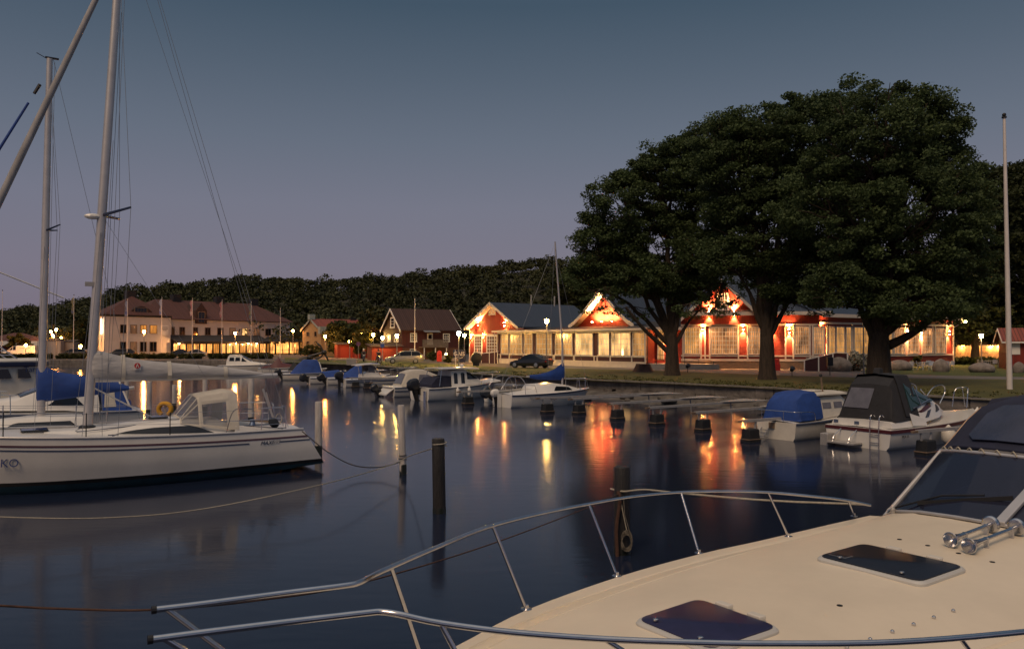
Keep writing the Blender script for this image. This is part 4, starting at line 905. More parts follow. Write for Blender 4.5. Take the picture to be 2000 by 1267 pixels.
YH, FYH, FYG = simple_house('yellow_house', 'yellow brick house with grey capped gable and long red tiled roof', 627, 150, R(38), 20, 8.6, 5.0, 7.0, 'yellow_brick', 'tile_red', barge='copper', over=0.3)
YH.part(MB().bx(-.6, .5, 4.3 - .5, 4.3 + .5, 7.0, 8.0), 'gable_cap', 'copper', FYH); YH.part(MB().bx(-.5, 1.0, -.6, .3, 4.2, 5.6), 'eaves_cap', 'copper', FYH)
YH.part(MB().bx(8, 9.2, 3.9, 4.7, 6.8, 7.5), 'chimney', 'darkmetal', FYH)
for (a, c, d) in ((599, 657, 648), (614, 657, 647), (615, 675, 666), (599, 675, 666)):
    YH.window(FYG, fp(FYG, a, 660)[0], fp(FYG, a + 5, 660)[0], fp(FYG, a, c)[1], fp(FYG, a, d)[1], 1, 2, 'glass_dark', frame='wood', fw=0.1)
for (a, c, d) in ((643, 674, 662), (650, 674, 662)): YH.window(FYH, fp(FYH, a, 660)[0], fp(FYH, a + 5, 660)[0], fp(FYH, a, c)[1], fp(FYH, a, d)[1], 2, 3, 'glass_dark', frame='wood', fw=0.1)
def shed(name, label, px0, px1, ptop, Y, m, roofm='felt', dep=4, cat='shed', door=None, rz=R(20), over=0.25):
    a = A(px0, 700, Y); a.z = GZ; F = frame(a, rz); L = fp(F, px1, 690)[0]; zt_ = fp(F, (px0 + px1) / 2, ptop)[1]; B = Bld(name, label, cat, a)
    B.part(MB().bx(0, L, 0, dep, -0.05, zt_), 'wall', m, F); B.part(MB().plate([[(-over, -over - .1, zt_), (L + over, -over - .1, zt_)], [(-over, dep + over, zt_ + .35), (L + over, dep + over, zt_ + .35)]], (0, 0, .12)), 'roof', roofm, F)
    if door: B.part(MB().bx(fp(F, door[0], 690)[0], fp(F, door[1], 690)[0], -0.06, -0.003, 0, zt_ - .4), 'door', door[2], F)
    return B, F
S1, F1 = shed('red_shed', 'bright red lamp lit shed with black flat roof edge near the anchor', 659, 694, 673, 134, 'red_board', door=(665, 690, mat('red_door', (0.26, 0.022, 0.012), 0.6)))
S2, F2 = shed('red_shed', 'dark red shed in shadow behind the standing person', 696, 727, 675, 131, 'red_board')
S3, F3 = shed('red_shed', 'dark red lean-to with pale roof edge at the foot of the red house gable', 726, 786, 677, 116, 'red_board', 'tile_dark')
S4, F4 = shed('red_cottage', 'small dark red cottage with red tiled roof at the right margin', 1966, 2080, 665, 78, 'red_board', 'tile_red', 5, 'cottage', rz=R(-24))
rf = [o for o in S4.root.children if o.name.startswith('roof')][0]; bpy.data.objects.remove(rf)
zt_ = fp(F4, 1990, 665)[1]; L4 = fp(F4, 2080, 690)[0]
S4.part(MB().plate([[(-.4, -.4, zt_ - .1), (L4, -.4, zt_ - .1)], [(-.4, 2.5, zt_ + 1.15), (L4, 2.5, zt_ + 1.15)], [(-.4, 5.4, zt_ - .1), (L4, 5.4, zt_ - .1)]], (0, 0, .12)), 'roof', 'tile_red', F4)
S4.part(MB().prism([(0, 0.2, zt_), (0, 4.8, zt_), (0, 2.5, zt_ + 1.05)], (.2, 0, 0)), 'gable_wall', 'red_board', F4)
S4.part(MB().bar((-.43, -.45, zt_ - .2), (-.43, 2.5, zt_ + 1.15), .05, .22).bar((-.43, 5.45, zt_ - .2), (-.43, 2.5, zt_ + 1.15), .05, .22).bx(-.4, L4, -.45, -.405, zt_ - .25, zt_ - .1), 'bargeboard', 'white', F4)
x, z = fp(F4, 1984, 682); S4.part(MB().bx(x - .35, x + .35, -0.04, -0.003, z - .5, z + .6), 'notice', 'white', F4)
# low building, containers at the far left
LBd, FLB = shed('low_building', 'low building with brown hipped roof and lit white fascia behind the white van', -40, 72, 671, 152, mat('red_brick_wall', (0.24, 0.06, 0.035), 0.85, var=.3), 'tile_dark', 9, 'building', rz=R(18), over=.8)
L_ = fp(FLB, 72, 690)[0]; z_ = fp(FLB, 30, 671)[1]; zp_ = fp(FLB, 34, 650, 4.5)[1]
LBd.part(MB().add([(-.9, -.9, z_ + .5), (L_ + .9, -.9, z_ + .5), (L_ + .9, 10, z_ + .5), (-.9, 10, z_ + .5), (4.5, 4.5, zp_), (L_ - 3.5, 4.5, zp_)], [(0, 1, 5, 4), (1, 2, 5), (2, 3, 4, 5), (3, 0, 4), (3, 2, 1, 0)]), 'hip_roof', 'tile_roof', FLB)
LBd.part(MB().bx(-.9, L_ + .9, -1.0, -.905, z_ - .35, z_ + .5), 'fascia', 'white', FLB)
C1, FC1 = shed('grey_container', 'pale grey corrugated container shed with a door beside the street lamp', 92, 118, 665, 150, striped('corrugated_grey', (0.27, 0.27, 0.28), (0.15, 0.15, 0.16), 'X', .3, var=.1), 'felt', 3, 'container', door=(103, 111, 'inkgrey'), rz=R(8), over=.02)
C2, FC2 = shed('grey_container', 'low grey corrugated container next to the globe lamp', 119, 143, 668, 152, striped('corrugated_dull', (0.22, 0.22, 0.23), (0.12, 0.12, 0.13), 'X', .3, var=.1), 'felt', 3, 'container', rz=R(8), over=.02)
# the lit rubble wall on the right
a = A(1866, 700, 101); a.z = GZ; FW = frame(a, R(3)); Lw = fp(FW, 1968, 690)[0]; zw = fp(FW, 1900, 675)[1]
Wl = Bld('garden_wall', 'lamp lit rubble stone garden wall between restaurant and flagpole', 'wall', a)
Wl.part(MB().bx(0, Lw, 0, .5, -0.05, zw), 'masonry', mat('rubble_wall', (0.42, 0.33, 0.24), .9, var=.5, vscale=2.6, bump=1.0, bscale=5), FW); Wl.part(MB().bx(-.05, Lw + .05, -.08, .58, zw, zw + .1), 'coping', 'concrete', FW)
for px in (1879, 1904, 1934, 1950):
    x = fp(FW, px, 676)[0]; o = Wl.part(MB().bx(x - .18, x + .18, -.40, -.083, zw - .02, zw + .05), 'wall_lamp', 'darkmetal', FW); MB().bx(x - .15, x + .15, -.38, -.10, zw - .045, zw - .023).build('bulb', 'sodium', o)
    light('POINT', o, (x, -.28, zw - .12), 90, (1, .5, .16), .06)
bH = A(1952, 700, 112); bH.z = GZ; FK = frame(bH, R(3)); Kb = Bld('brick_outbuilding', 'small lamp lit ochre outbuilding showing above the rubble wall', 'building', bH)
Kb.part(MB().bx(-6, 6, 0, 5, -.05, fp(FK, 1950, 662)[1]), 'wall', 'yellow_brick', FK)
for px in (1935, 1955): Kb.window(FK, fp(FK, px, 660)[0], fp(FK, px + 7, 660)[0], fp(FK, px, 676)[1], fp(FK, px, 665)[1], 2, 2, PAN['d'], frame='wood')
Kb.part(MB().plate([[(-6.4, -.4, fp(FK, 1950, 662)[1]), (6.4, -.4, fp(FK, 1950, 662)[1])], [(-6.4, 5.4, 4.6), (6.4, 5.4, 4.6)]], (0, 0, .15)), 'roof', 'tile_dark', FK)
o = Kb.part(MB().bx(-.2, .2, -.3, -.003, 1.9, 2.1), 'wall_lamp', 'darkmetal', FK); MB().ball((0, -.2, 1.8), .12, 8, 5).build('bulb', 'sodium', o); light('POINT', o, (0, -.4, 1.7), 60, (1, .5, .16), .08)

# ================================================================ THINGS ASHORE
def gnd(px, py): return W(px, py, GZ)
def lamp_post(label, px, base_y, head_y, style='hat', col='yellowlamp', e=180, lc=(1, .62, .22), Y=None, group='street lamps along the quay road'):
    b = gnd(px, base_y) if Y is None else at_ground(px, Y); b = Vector(b); Yv = b.y; h = A(px, head_y, Yv).z - GZ
    r = thing('street_lamp', label, 'street lamp', b, 0, group)
    MB().tube([(0, 0, -.05), (0, 0, .8), (0, 0, h - .25)], [.085, .065, .05], 8).lathe([(.12, 0), (.12, .05), (.08, .3)], 10).build('pole', 'greymetal', r, smooth=40)
    if style == 'hat':
        MB().lathe([(.05, h - .30), (.17, h - .24), (.20, h + .12), (.001, h + .15)], 14).build('globe', col, r, smooth=40)
        MB().lathe([(.50, h + .14), (.46, h + .19), (.12, h + .27), (.08, h + .34), (.001, h + .36)], 18).build('lamp_hood', 'darkmetal', r, smooth=40)
    else:
        MB().ball((0, 0, h), .24, 12, 8).build('globe', col, r, smooth=60)
    light('POINT', r, (0, 0, h - 0.42), e * (2.6 if col == 'sodium' else 1.8), lc, .2)
    return r
Yl = 'yellowlamp'; So = 'sodium'
SOC = (1.0, .42, .12)
lamp_post('grey street lamp with glowing head on the grass in front of the white veranda', 1068, 717.5, 626, e=170)
lamp_post('brightest street lamp, standing before the left lit gable next to the navy sign', 896, 713, 650, e=260, col='brightlamp')
lamp_post('street lamp with wide hat just left of the tall white flagpole at the red house', 775, 709, 655, e=180)
lamp_post('street lamp carrying blue road signs on its pole', 747, 704, 659, e=200)
lamp_post('street lamp standing behind the lit shrub, left of the red house gable', 729, 700, 653, e=260)
lamp_post('small lamp just behind the navy sign by the lit gable', 907, 706, 654, e=60)
lamp_post('orange street lamp in front of the yellow house, standing behind the anchor', 635, 698.5, 656, col=So, e=500, lc=SOC)
lamp_post('orange street lamp beyond the sheds, tall and thin', 706, 697, 652, col=So, e=200, lc=SOC)
lamp_post('orange round lamp close beside the yellow house lamp', 628, 695, 652, 'globe', So, 140, SOC, Y=160)
lamp_post('orange globe lamp at the corner of the hotel and the yellow house', 572, 695, 646, 'globe', So, 160, SOC, Y=158)
lamp_post('orange lamp in front of the lit upper windows of the hotel', 281, 696, 647, col=So, e=380, lc=SOC, Y=128)
lamp_post('orange lamp in front of the glass veranda of the hotel', 459, 697, 650, col=So, e=420, lc=SOC, Y=136)
lamp_post('orange street lamp highest of the cluster beside the sailboat masts', 109, 698, 643, col=So, e=300, lc=SOC, Y=136)
lamp_post('orange street lamp left of the cluster above the containers', 99, 694, 647, col=So, e=260, lc=SOC, Y=156)
lamp_post('small far orange street lamp over the container roof, upper of two', 101, 690, 653, col=So, e=120, lc=SOC, Y=164)
lamp_post('small far orange street lamp over the container roof, lower of two', 104, 690, 656, col=So, e=120, lc=SOC, Y=167)
lamp_post('small far orange street lamp right of the container lamps', 119, 690, 659, col=So, e=100, lc=SOC, Y=167)
lamp_post('glowing orange globe lamp low beside the container and flagpole', 157, 696, 676, 'globe', So, 260, SOC, Y=138)
lamp_post('orange lamp above the bright red shed', 683, 694, 667, 'globe', So, 80, SOC, Y=130)
lamp_post('yellow street lamp on the lawn in front of the lit rubble wall', 1917, 704, 655, e=220, Y=92)
lamp_post('small lit lamp standing by the white van', 50, 694, 674, 'globe', So, 260, SOC, Y=140)
def bollard_lamp():
    b = gnd(871, 704); r = thing('garden_lamp', 'small lit garden lamp beside the navy sign and shrub', 'garden lamp', b)
    MB().tube([(0, 0, 0), (0, 0, 1.0)], .04, 8).build('pole', 'greymetal', r); MB().lathe([(.32, 1.0), (.12, 1.28), (.001, 1.3)], 12).build('lamp_hood', 'greymetal', r)
    MB().lathe([(.10, .86), (.16, .99), (.001, .995)], 12).build('bulb', Yl, r); light('POINT', r, (0, 0, .8), 60, (1, .62, .25), .1)
bollard_lamp()
# navy sign board with white lettering
b = gnd(897, 707); r = thing('sign_board', 'navy blue standing sign with white lettering GAIS by the left lit gable', 'sign', b, R(-6))
MB().bx(-.85, .85, -.06, .06, .0, 1.62).build('panel', 'darkblue', r, bev=.02); text('GAIS', .72, 'white', r, (0, -.066, 1.08), (R(90), 0, 0), align='CENTER', ext=.004)
MB().tube([(-.5, -.068, .55), (-.2, -.068, .66), (.15, -.068, .52), (.5, -.068, .64)], .025, 5).build('flourish', 'white', r)
# road signs on lamp 747, red post, no-parking sign etc.
b = Vector(gnd(747, 704)); r = thing('road_sign', 'stack of blue road signs fixed on the street lamp pole', 'road sign', b + Vector((0, -.10, 1.9)))
MB().bx(-.28, .28, -.03, -.003, .0, .5).build('sign_plate', mat('sign_blue', (.03, .07, .28), .4), r); MB().bx(-.28, .28, -.03, -.003, .54, .9).build('sign_plate', mat('sign_pale', (.35, .38, .42), .4), r)
b = gnd(700, 706); r = thing('road_sign', 'thin pole carrying a round sign on the grass behind the console boat', 'road sign', b)
MB().tube([(0, 0, 0), (0, 0, 2.6)], .035, 8).build('pole', 'greymetal', r); MB().lathe([(.30, 0), (.30, .03)], 18, (0, -.05, 2.4), axis=(0, -1, 0)).build('sign_plate', mat('sign_plum', (.10, .04, .10), .4), r)
b = gnd(858, 706); r = thing('post_box', 'bright red pillar box on the pavement before the red house', 'post box', b)
MB().bx(-.32, .32, -.25, .25, 0, 1.15).build('body', 'hydrant', r, bev=.03); MB().lathe([(.33, 1.15), (.30, 1.35), (.10, 1.5), (.001, 1.52)], 14).build('lid', 'hydrant', r, smooth=40); MB().bx(-.18, .18, -.27, -.253, .85, .9).build('slot', 'black', r)
b = gnd(1517, 723.5); r = thing('fire_hydrant', 'red pillar shaped hydrant cabinet beside the middle elm trunk', 'hydrant', b)
MB().bx(-.28, .28, -.22, .22, 0, .62).build('base', 'hydrant', r, bev=.02); MB().bx(-.22, .22, -.18, .18, .62, 1.10).build('cabinet', 'hydrant', r, bev=.03)
b = gnd(1587, 724); r = thing('litter_bin', 'square grey litter bin with slanted slot beside the plum ramp', 'litter bin', b, R(10))
MB().bx(-.42, .42, -.35, .35, 0, 1.05).build('body', 'galv', r, bev=.02); MB().prism([(-.44, -.38, 1.05), (-.44, .38, 1.05), (-.44, .38, 1.22), (-.44, -.38, 1.12)], (.88, 0, 0)).build('lid', 'greymetal', r); MB().bx(-.25, .25, -.37, -.353, .78, .95).build('slot', 'black', r)
b = gnd(1621, 733); r = thing('waste_box', 'black rectangular waste box on a thin pole on the lawn', 'litter bin', b)
MB().tube([(0, 0, 0), (0, 0, 1.1)], .03, 7).build('pole', 'darkmetal', r); MB().bx(-.22, .22, -.16, .16, .75, 1.45).build('box', 'black', r, bev=.03)
b = gnd(1687, 734); r = thing('lamp_pole', 'thin bare grey pole between the ramp and the thickest elm', 'pole', b)
MB().tube([(0, 0, 0), (0, 0, 4.6)], [.06, .045], 8).lathe([(.09, 0), (.09, .1)], 8).build('pole', 'greymetal', r)
for px, py, lab in ((1343, 727, 'small black ground floodlight on the lawn beside the slim elm'), (1547, 735, 'black floodlight on a short stake on the lawn, in front of the lit ramp'),):
    b = gnd(px, py); r = thing('floodlight', lab, 'floodlight', b)
    MB().tube([(0, 0, 0), (0, 0, .42)], .03, 7).build('stake', 'darkmetal', r); MB().lathe([(.13, -.18), (.22, .12), (.22, .18)], 12, (0, 0, .55), axis=(.5, .8, .35)).build('housing', 'black', r, smooth=40)
b = gnd(1257, 726); r = thing('tree_stump', 'cut reddish tree stump on the lawn edge before the white veranda', 'stump', b)
rings = []
for z, q in ((-.1, 1.25), (.12, 1.05), (.5, .82), (.68, .76)): rings.append([(math.cos(a) * .82 * q * (1 + .10 * math.sin(5 * a)), math.sin(a) * .82 * q * (1 + .08 * math.cos(3 * a)), z + .04 * math.sin(3 * a)) for a in [2 * math.pi * k / 18 for k in range(18)]])
MB().loft(rings).build('stump', mat('stump_bark', (.11, .055, .045), .9, var=.45, vscale=4, bump=.8, bscale=6), r, smooth=50)
g = random.Random(77)
for px, py, rx, rz_, lab in ((1640, 725, 1.25, .85, 'rounded brown boulder beside the white flowering bush'), (1757, 723, 1.35, .62, 'flat leaning boulder behind the charcoal boat canopy'), (1838, 726, .85, .72, 'pale rounded boulder in front of the terrace chairs'), (1918, 727, 1.3, .55, 'low dark boulder on the lawn left of the white flagpole'), (1990, 728, .6, .6, 'boulder at the right margin of the lawn'), (867, 705, .55, .5, 'pale boulder right beside the red pillar box'), (879, 707, .7, .45, 'lamp lit boulder under the garden lamp'), (889, 708.5, .55, .42, 'lamp lit boulder at the foot of the navy sign')):
    o = rock_mesh(g, (rx, rx * .75, rz_)).build('boulder', 'boulder', smooth=60, sub=1); b = gnd(px, py); o.location = (b.x, b.y, GZ + rz_ * .55); tag(o, lab, 'boulder')

# flagpoles
def flagpole(label, px, Y, top_y, r0=.06, flag=None, group='white flagpoles along the quay', base=None, lean=0.0):
    b = at_ground(px, Y) if base is None else base; h = A(px, top_y, b.y).z - GZ; r = thing('flagpole', label, 'flagpole', b, 0, group)
    MB().tube([(0, 0, -.1), (lean * .3, 0, h * .3), (lean, 0, h)], [r0, r0 * .9, r0 * .5], 10).build('pole', 'pole', r, smooth=40)
    MB().lathe([(.001, h), (.09, h + .06), (.07, h + .15), (.001, h + .18)], 10).build('finial', 'darkmetal', r) if lean == 0 else MB().ball((lean, 0, h + .1), .11, 10, 6).lathe([(.13, h - .08), (.13, h)], 10, (lean, 0, 0)).build('finial', 'darkmetal', r)
    if flag:
        rows = []
        for i in range(9):
            z = h - .3 - i * .32; w = .28 + .10 * math.sin(i * 1.3)
            rows.append([(-.05, 0, z), (-.05 - w * .5, .06 * math.sin(i), z - .1), (-.05 - w, -.08 + .08 * math.cos(i * 2), z - .18)])
        m_ = mat('flag_cloth', flag[0], .8, var=.5, vscale=1.6, col2=flag[1]); MB().plate(rows, (0, .01, 0)).build('flag', m_, r, smooth=60)
    return r
flagpole('white flagpole at the left margin beyond the boat cabin', 3, 131, 568)
flagpole('white flagpole with a drooping yellow and blue flag beside the containers', 143, 130, 577, flag=((.35, .28, .04), (.03, .05, .2)))
flagpole('white flagpole with a drooping blue and white flag before the hotel corner', 248, 133, 583, flag=((.35, .35, .4), (.03, .05, .25)))
flagpole('white flagpole with drooping white and blue flag beside the hotel sign board', 315, 133, 580, flag=((.5, .5, .52), (.03, .06, .3)))
flagpole('white flagpole with drooping red and white striped flag by the dormer', 375, 133, 582, flag=((.40, .03, .04), (.5, .48, .48)))
flagpole('white flagpole with drooping red flag before the glass veranda', 433, 133, 585, flag=((.35, .02, .03), (.45, .35, .35)))
flagpole('white flagpole with drooping dark blue flag, right of the red flag', 490, 133, 588, flag=((.02, .05, .2), (.35, .28, .05)))
flagpole('white flagpole without a flag at the right end of the hotel', 547, 133, 601)
flagpole('white flagpole without a flag in front of the dark red house', 810, 105, 583, .075, group=None)
flagpole('tall thick white flagpole on the lawn at the right, leaning slightly', 1972, 40, 228, .15, group=None, base=gnd(1972, 760), lean=-.10)

# hedges and planting
def hedge(label, px0, px1, py, hpx, m='leaf_hedge', dep=1.2, Y=None, group=None, name='hedge', size=.22, dens=34):
    a = gnd(px0, py) if Y is None else at_ground(px0, Y); b = gnd(px1, py) if Y is None else at_ground(px1, Y); h = hpx * a.y / FPX
    g = random.Random(int(px0)); n = int((b - a).length * dens * dep / 1.2 * .5) + 6; C = []; Rr = []
    r = thing(name, label, 'hedge', a, 0, group); d = b - a
    for i in range(n):
        t = g.random(); C.append((d.x * t + g.uniform(-.1, .1), d.y * t + g.uniform(-.5, .5) * dep, g.uniform(.12, .85) * h)); q = g.uniform(.22, .36); Rr.append((q, q, q * .8))
    leaf_mesh('leaves', C, Rr, [26] * n, size, m, r, int(px0) + 1)
    mb = MB()
    for i in range(5): p = d * ((i + .5) / 5); mb.tube([(p.x, p.y, -.05), (p.x + .03, p.y, h * .7)], [.03, .015], 5)
    mb.build('stems', 'bark', r)
for i, (a, b, lab) in enumerate([(-30, 100, 'low clipped hedge on the quay in front of the white van'), (113, 166, 'low clipped hedge below the flagpole by the globe lamp'), (236, 281, 'low clipped hedge in front of the lower hotel windows, left part'), (285, 341, 'low clipped hedge under the hotel sign board'), (349, 394, 'low clipped hedge in front of the veranda, between two flagpoles'), (408, 461, 'low clipped hedge before the veranda under the orange lamp'), (465, 530, 'low clipped hedge at the right end beside the pavilion')]):
    hedge(lab, a, b, 700, 10.5, Y=126.5, group='clipped hedges along the quay')
hedge('long low dark hedge between terrace and lawn, behind the white chairs', 1746, 1962, 712, 14, 'leaf_dark', 1.4, name='hedge')
hedge('dark planting at the foot of the terrace windows right of the thick elm', 1772, 1800, 716, 24, 'leaf_dark', .9)

# anchor monument
b = gnd(632, 704.5); r = thing('anchor_monument', 'large black old ship anchor displayed leaning on the grass', 'anchor', b)
FA_ = frame(b, 0); P_ = lambda px, py, y=0: Vector((fp(FA_, px, py, y)[0], y, fp(FA_, px, py, y)[1]))
mb = MB().tube([P_(584, 702), P_(610, 694), P_(632, 688)], [.20, .17, .15], 8); mb.build('shank', 'black', r, smooth=40)
MB().tube(curve([P_(619, 670), P_(626, 676), P_(631, 686), P_(636, 694), P_(642, 705)], 4), [.08] + [.14] * 15 + [.12], 8).build('arm', 'black', r, smooth=40)
MB().ball(P_(633, 688), (.42, .34, .36), 10, 6).build('crown_boss', 'black', r, smooth=60); MB().ball(P_(605, 698), (.5, .4, .4), 10, 6).build('stock_boss', 'black', r, smooth=60)
MB().tube([P_(565, 705), P_(590, 703), P_(606, 699)], [.10, .2, .22], 8).build('stock', 'black', r); MB().tube(curve([P_(608, 697), P_(620, 700), P_(628, 696), P_(630, 691)], 5), .11, 7).build('chain', 'black', r)
b = Vector((FA_.translation.x, FA_.translation.y, GZ))
# grey mooring stone and small rails on the quay
for px, py, lab in ((688, 713, 'pale square block on the quay edge behind the console boat'),):
    b = gnd(px, py); o = MB().bx(-.6, .6, -.4, .4, 0, .75).build('stone_block', 'concrete', bev=.05); o.location = b; tag(o, lab, 'stone block')
b = W(1298, 763, .45); r = thing('wooden_crate', 'small weathered wooden box standing on the rocky shore below the wall', 'crate', b, R(-25))
MB().bx(-.6, .6, -.35, .35, -.1, .06).build('base', 'wood', r); MB().bx(-.68, .68, -.42, .42, .32, .40).build('lid', 'wood', r)
for sx in (-.5, .5): MB().bx(sx - .06, sx + .06, -.3, .3, .06, .32).build('support', 'wood', r)

# ---------------------------------------------------------------- vehicles
def car(name, label, loc, rz, L, Wd, body, gh, paint, cat='car', wheel_x=(.82, 3.45), wr=.33, logo=None):
    """body: (x, zlow, zbelt, halfwidth); gh: (x, zbase, ztop, halfbase, halftop); front of the car at x=0"""
    r = thing(name, label, cat, loc, rz)
    mb = MB(); mb.loft([[(x, -w * .94, zl), (x, -w, zl + .18), (x, -w, zl + (zb - zl) * .6), (x, -w * .95, zb - .03), (x, -w * .82, zb), (x, w * .82, zb), (x, w * .95, zb - .03), (x, w, zl + (zb - zl) * .6), (x, w, zl + .18), (x, w * .94, zl)] for x, zl, zb, w in body])
    mb.build('body', paint, r, smooth=35)
    MB().loft([[(x, -wb, zb), (x, -wt, zt), (x, -wt * .6, zt + .03), (x, wt * .6, zt + .03), (x, wt, zt), (x, wb, zb)] for x, zb, zt, wb, wt in gh]).build('windows', 'glass_dark', r, smooth=35)
    top = [g_ for g_ in gh if g_[2] - g_[1] > .25]
    MB().loft([[(x, -wt - .015, zt - .05), (x, -wt * .6, zt + .06), (x, wt * .6, zt + .06), (x, wt + .015, zt - .05)] for x, zb, zt, wb, wt in top]).build('roof', paint, r, smooth=35)
    mb = MB()
    for s in (-1, 1):
        for k in range(len(gh)):
            if k in (0, len(gh) - 1) or k % 2 == 1:
                x, zb, zt, wb, wt = gh[k]; x2 = x
                mb.bar((x, s * (wb + .005), zb - .02), (x2, s * (wt + .01), zt), .07, .05)
        mb.bar((gh[0][0], s * (gh[0][3] + .005), gh[0][1]), (top[0][0], s * (top[0][4] + .01), top[0][2]), .07, .06); mb.bar((gh[-1][0], s * (gh[-1][3] + .005), gh[-1][1]), (top[-1][0], s * (top[-1][4] + .01), top[-1][2]), .09, .06)
    mb.build('pillars', paint, r)
    for s in (-1, 1):
        for wx in wheel_x:
            w = MB().lathe([(wr * .62, -.10), (wr, -.09), (wr, .09), (wr * .62, .10)], 20, (wx, s * (Wd / 2 - .10), wr), axis=(0, s, 0)).build('wheel', 'tyre', r, smooth=40)
            m_ = MB().lathe([(wr * .64, -.02), (wr * .64, .105), (wr * .55, .11)], 16, (wx, s * (Wd / 2 - .10), wr), axis=(0, s, 0))
            m_.build('rim', 'rim', w, smooth=40)
        MB().ball((body[0][0] + .12, s * (Wd / 2 - .28), body[1][2] - .12), (.13, .17, .08), 8, 5).build('headlight', 'headlamp', r); MB().ball((body[-1][0] - .05, s * (Wd / 2 - .24), body[-1][2] - .14), (.08, .16, .10), 8, 5).build('tail_light', 'redlamp', r)
        MB().ball((gh[0][0] + .45, s * (Wd / 2 + .06), gh[0][1] + .08), (.08, .10, .06), 8, 5).build('wing_mirror', paint, r)
    return r
coupe = [(0, .30, .48, .62), (.12, .20, .62, .78), (.6, .20, .76, .88), (1.3, .20, .88, .91), (2.4, .20, .93, .92), (3.6, .20, .98, .92), (4.2, .24, .98, .88), (4.45, .32, .95, .78), (4.55, .40, .85, .66)]
cgh = [(1.15, .87, .90, .74, .70), (2.05, .90, 1.32, .76, .58), (2.5, .91, 1.40, .77, .58), (3.1, .93, 1.38, .77, .58), (3.9, .96, 1.02, .74, .66)]
p = gnd(1002, 717.5); car('parked_car', 'black coupe parked on the quay road in front of the white veranda', p, math.atan2(*(lambda q: (q.y, q.x))(gnd(1091, 719.5) - p)), 4.6, 1.84, coupe, cgh, 'carpaint_black')
wag = [(0, .32, .55, .64), (.12, .22, .68, .80), (.6, .22, .86, .90), (1.2, .22, .94, .92), (3.0, .22, .98, .93), (4.3, .24, 1.02, .92), (4.65, .30, 1.02, .86), (4.78, .38, .95, .74)]
wgh = [(1.1, .93, .96, .76, .72), (1.75, .95, 1.42, .78, .62), (2.4, .96, 1.50, .79, .63), (3.2, .98, 1.50, .79, .63), (4.1, 1.0, 1.46, .78, .62), (4.6, 1.02, 1.10, .72, .64)]
p = gnd(752, 709.8); d = gnd(810, 709.5) - p; car('parked_car', 'silver estate car parked on the quay road before the dark red house', p, math.atan2(d.y, d.x), 4.8, 1.86, wag, wgh, 'carpaint_silver', wheel_x=(.9, 3.7))
van = [(0, .3, .75, .72), (.15, .25, .95, .86), (.9, .25, 1.1, .95), (1.6, .25, 1.25, .97), (5.2, .25, 1.25, .97), (5.4, .3, 1.2, .93)]
vgh = [(.85, 1.08, 1.15, .84, .80), (1.75, 1.2, 1.88, .88, .76), (2.5, 1.22, 1.97, .90, .78)]
p = at_ground(7, 143); r = car('parked_van', 'white panel van parked under the lamp behind the quay hedge', p, R(12), 5.4, 1.95, van, vgh, 'carpaint_white', 'van', wheel_x=(1.0, 4.3), wr=.34)
MB().loft([[(x, -.97, 1.22), (x, -.90, 1.95), (x, -.78, 2.04), (x, .78, 2.04), (x, .90, 1.95), (x, .97, 1.22)] for x in (2.3, 5.38)]).build('cargo_box', 'carpaint_white', r, smooth=35)
for k in range(2): MB().bx(2.9, 4.7 - k * .9, -.975 + .03, -.935 - .03 + .03, 1.62 - .22 * k, 1.72 - .22 * k).build('lettering_band', 'inkgrey', r)
p = at_ground(206, 133); car('parked_car', 'dark car parked at the hotel corner, half hidden by the grey sail cover', p, R(12), 4.8, 1.86, wag, wgh, 'carpaint_black', wheel_x=(.9, 3.7))
p = at_ground(116, 135); car('parked_car', 'dark car parked behind the hedge beside the globe lamp', p, R(8), 4.8, 1.86, wag, wgh, mat('brown_car', (.05, .035, .03), .25, coat=.5), wheel_x=(.9, 3.7))
p = at_ground(349, 134); car('parked_car', 'pale car parked behind the hedge in front of the hotel veranda', p, R(20), 4.6, 1.84, coupe, cgh, 'carpaint_silver')
p = at_ground(320, 137); car('parked_car', 'low black car parked below the hotel sign board', p, R(20), 4.6, 1.84, coupe, cgh, 'carpaint_black')

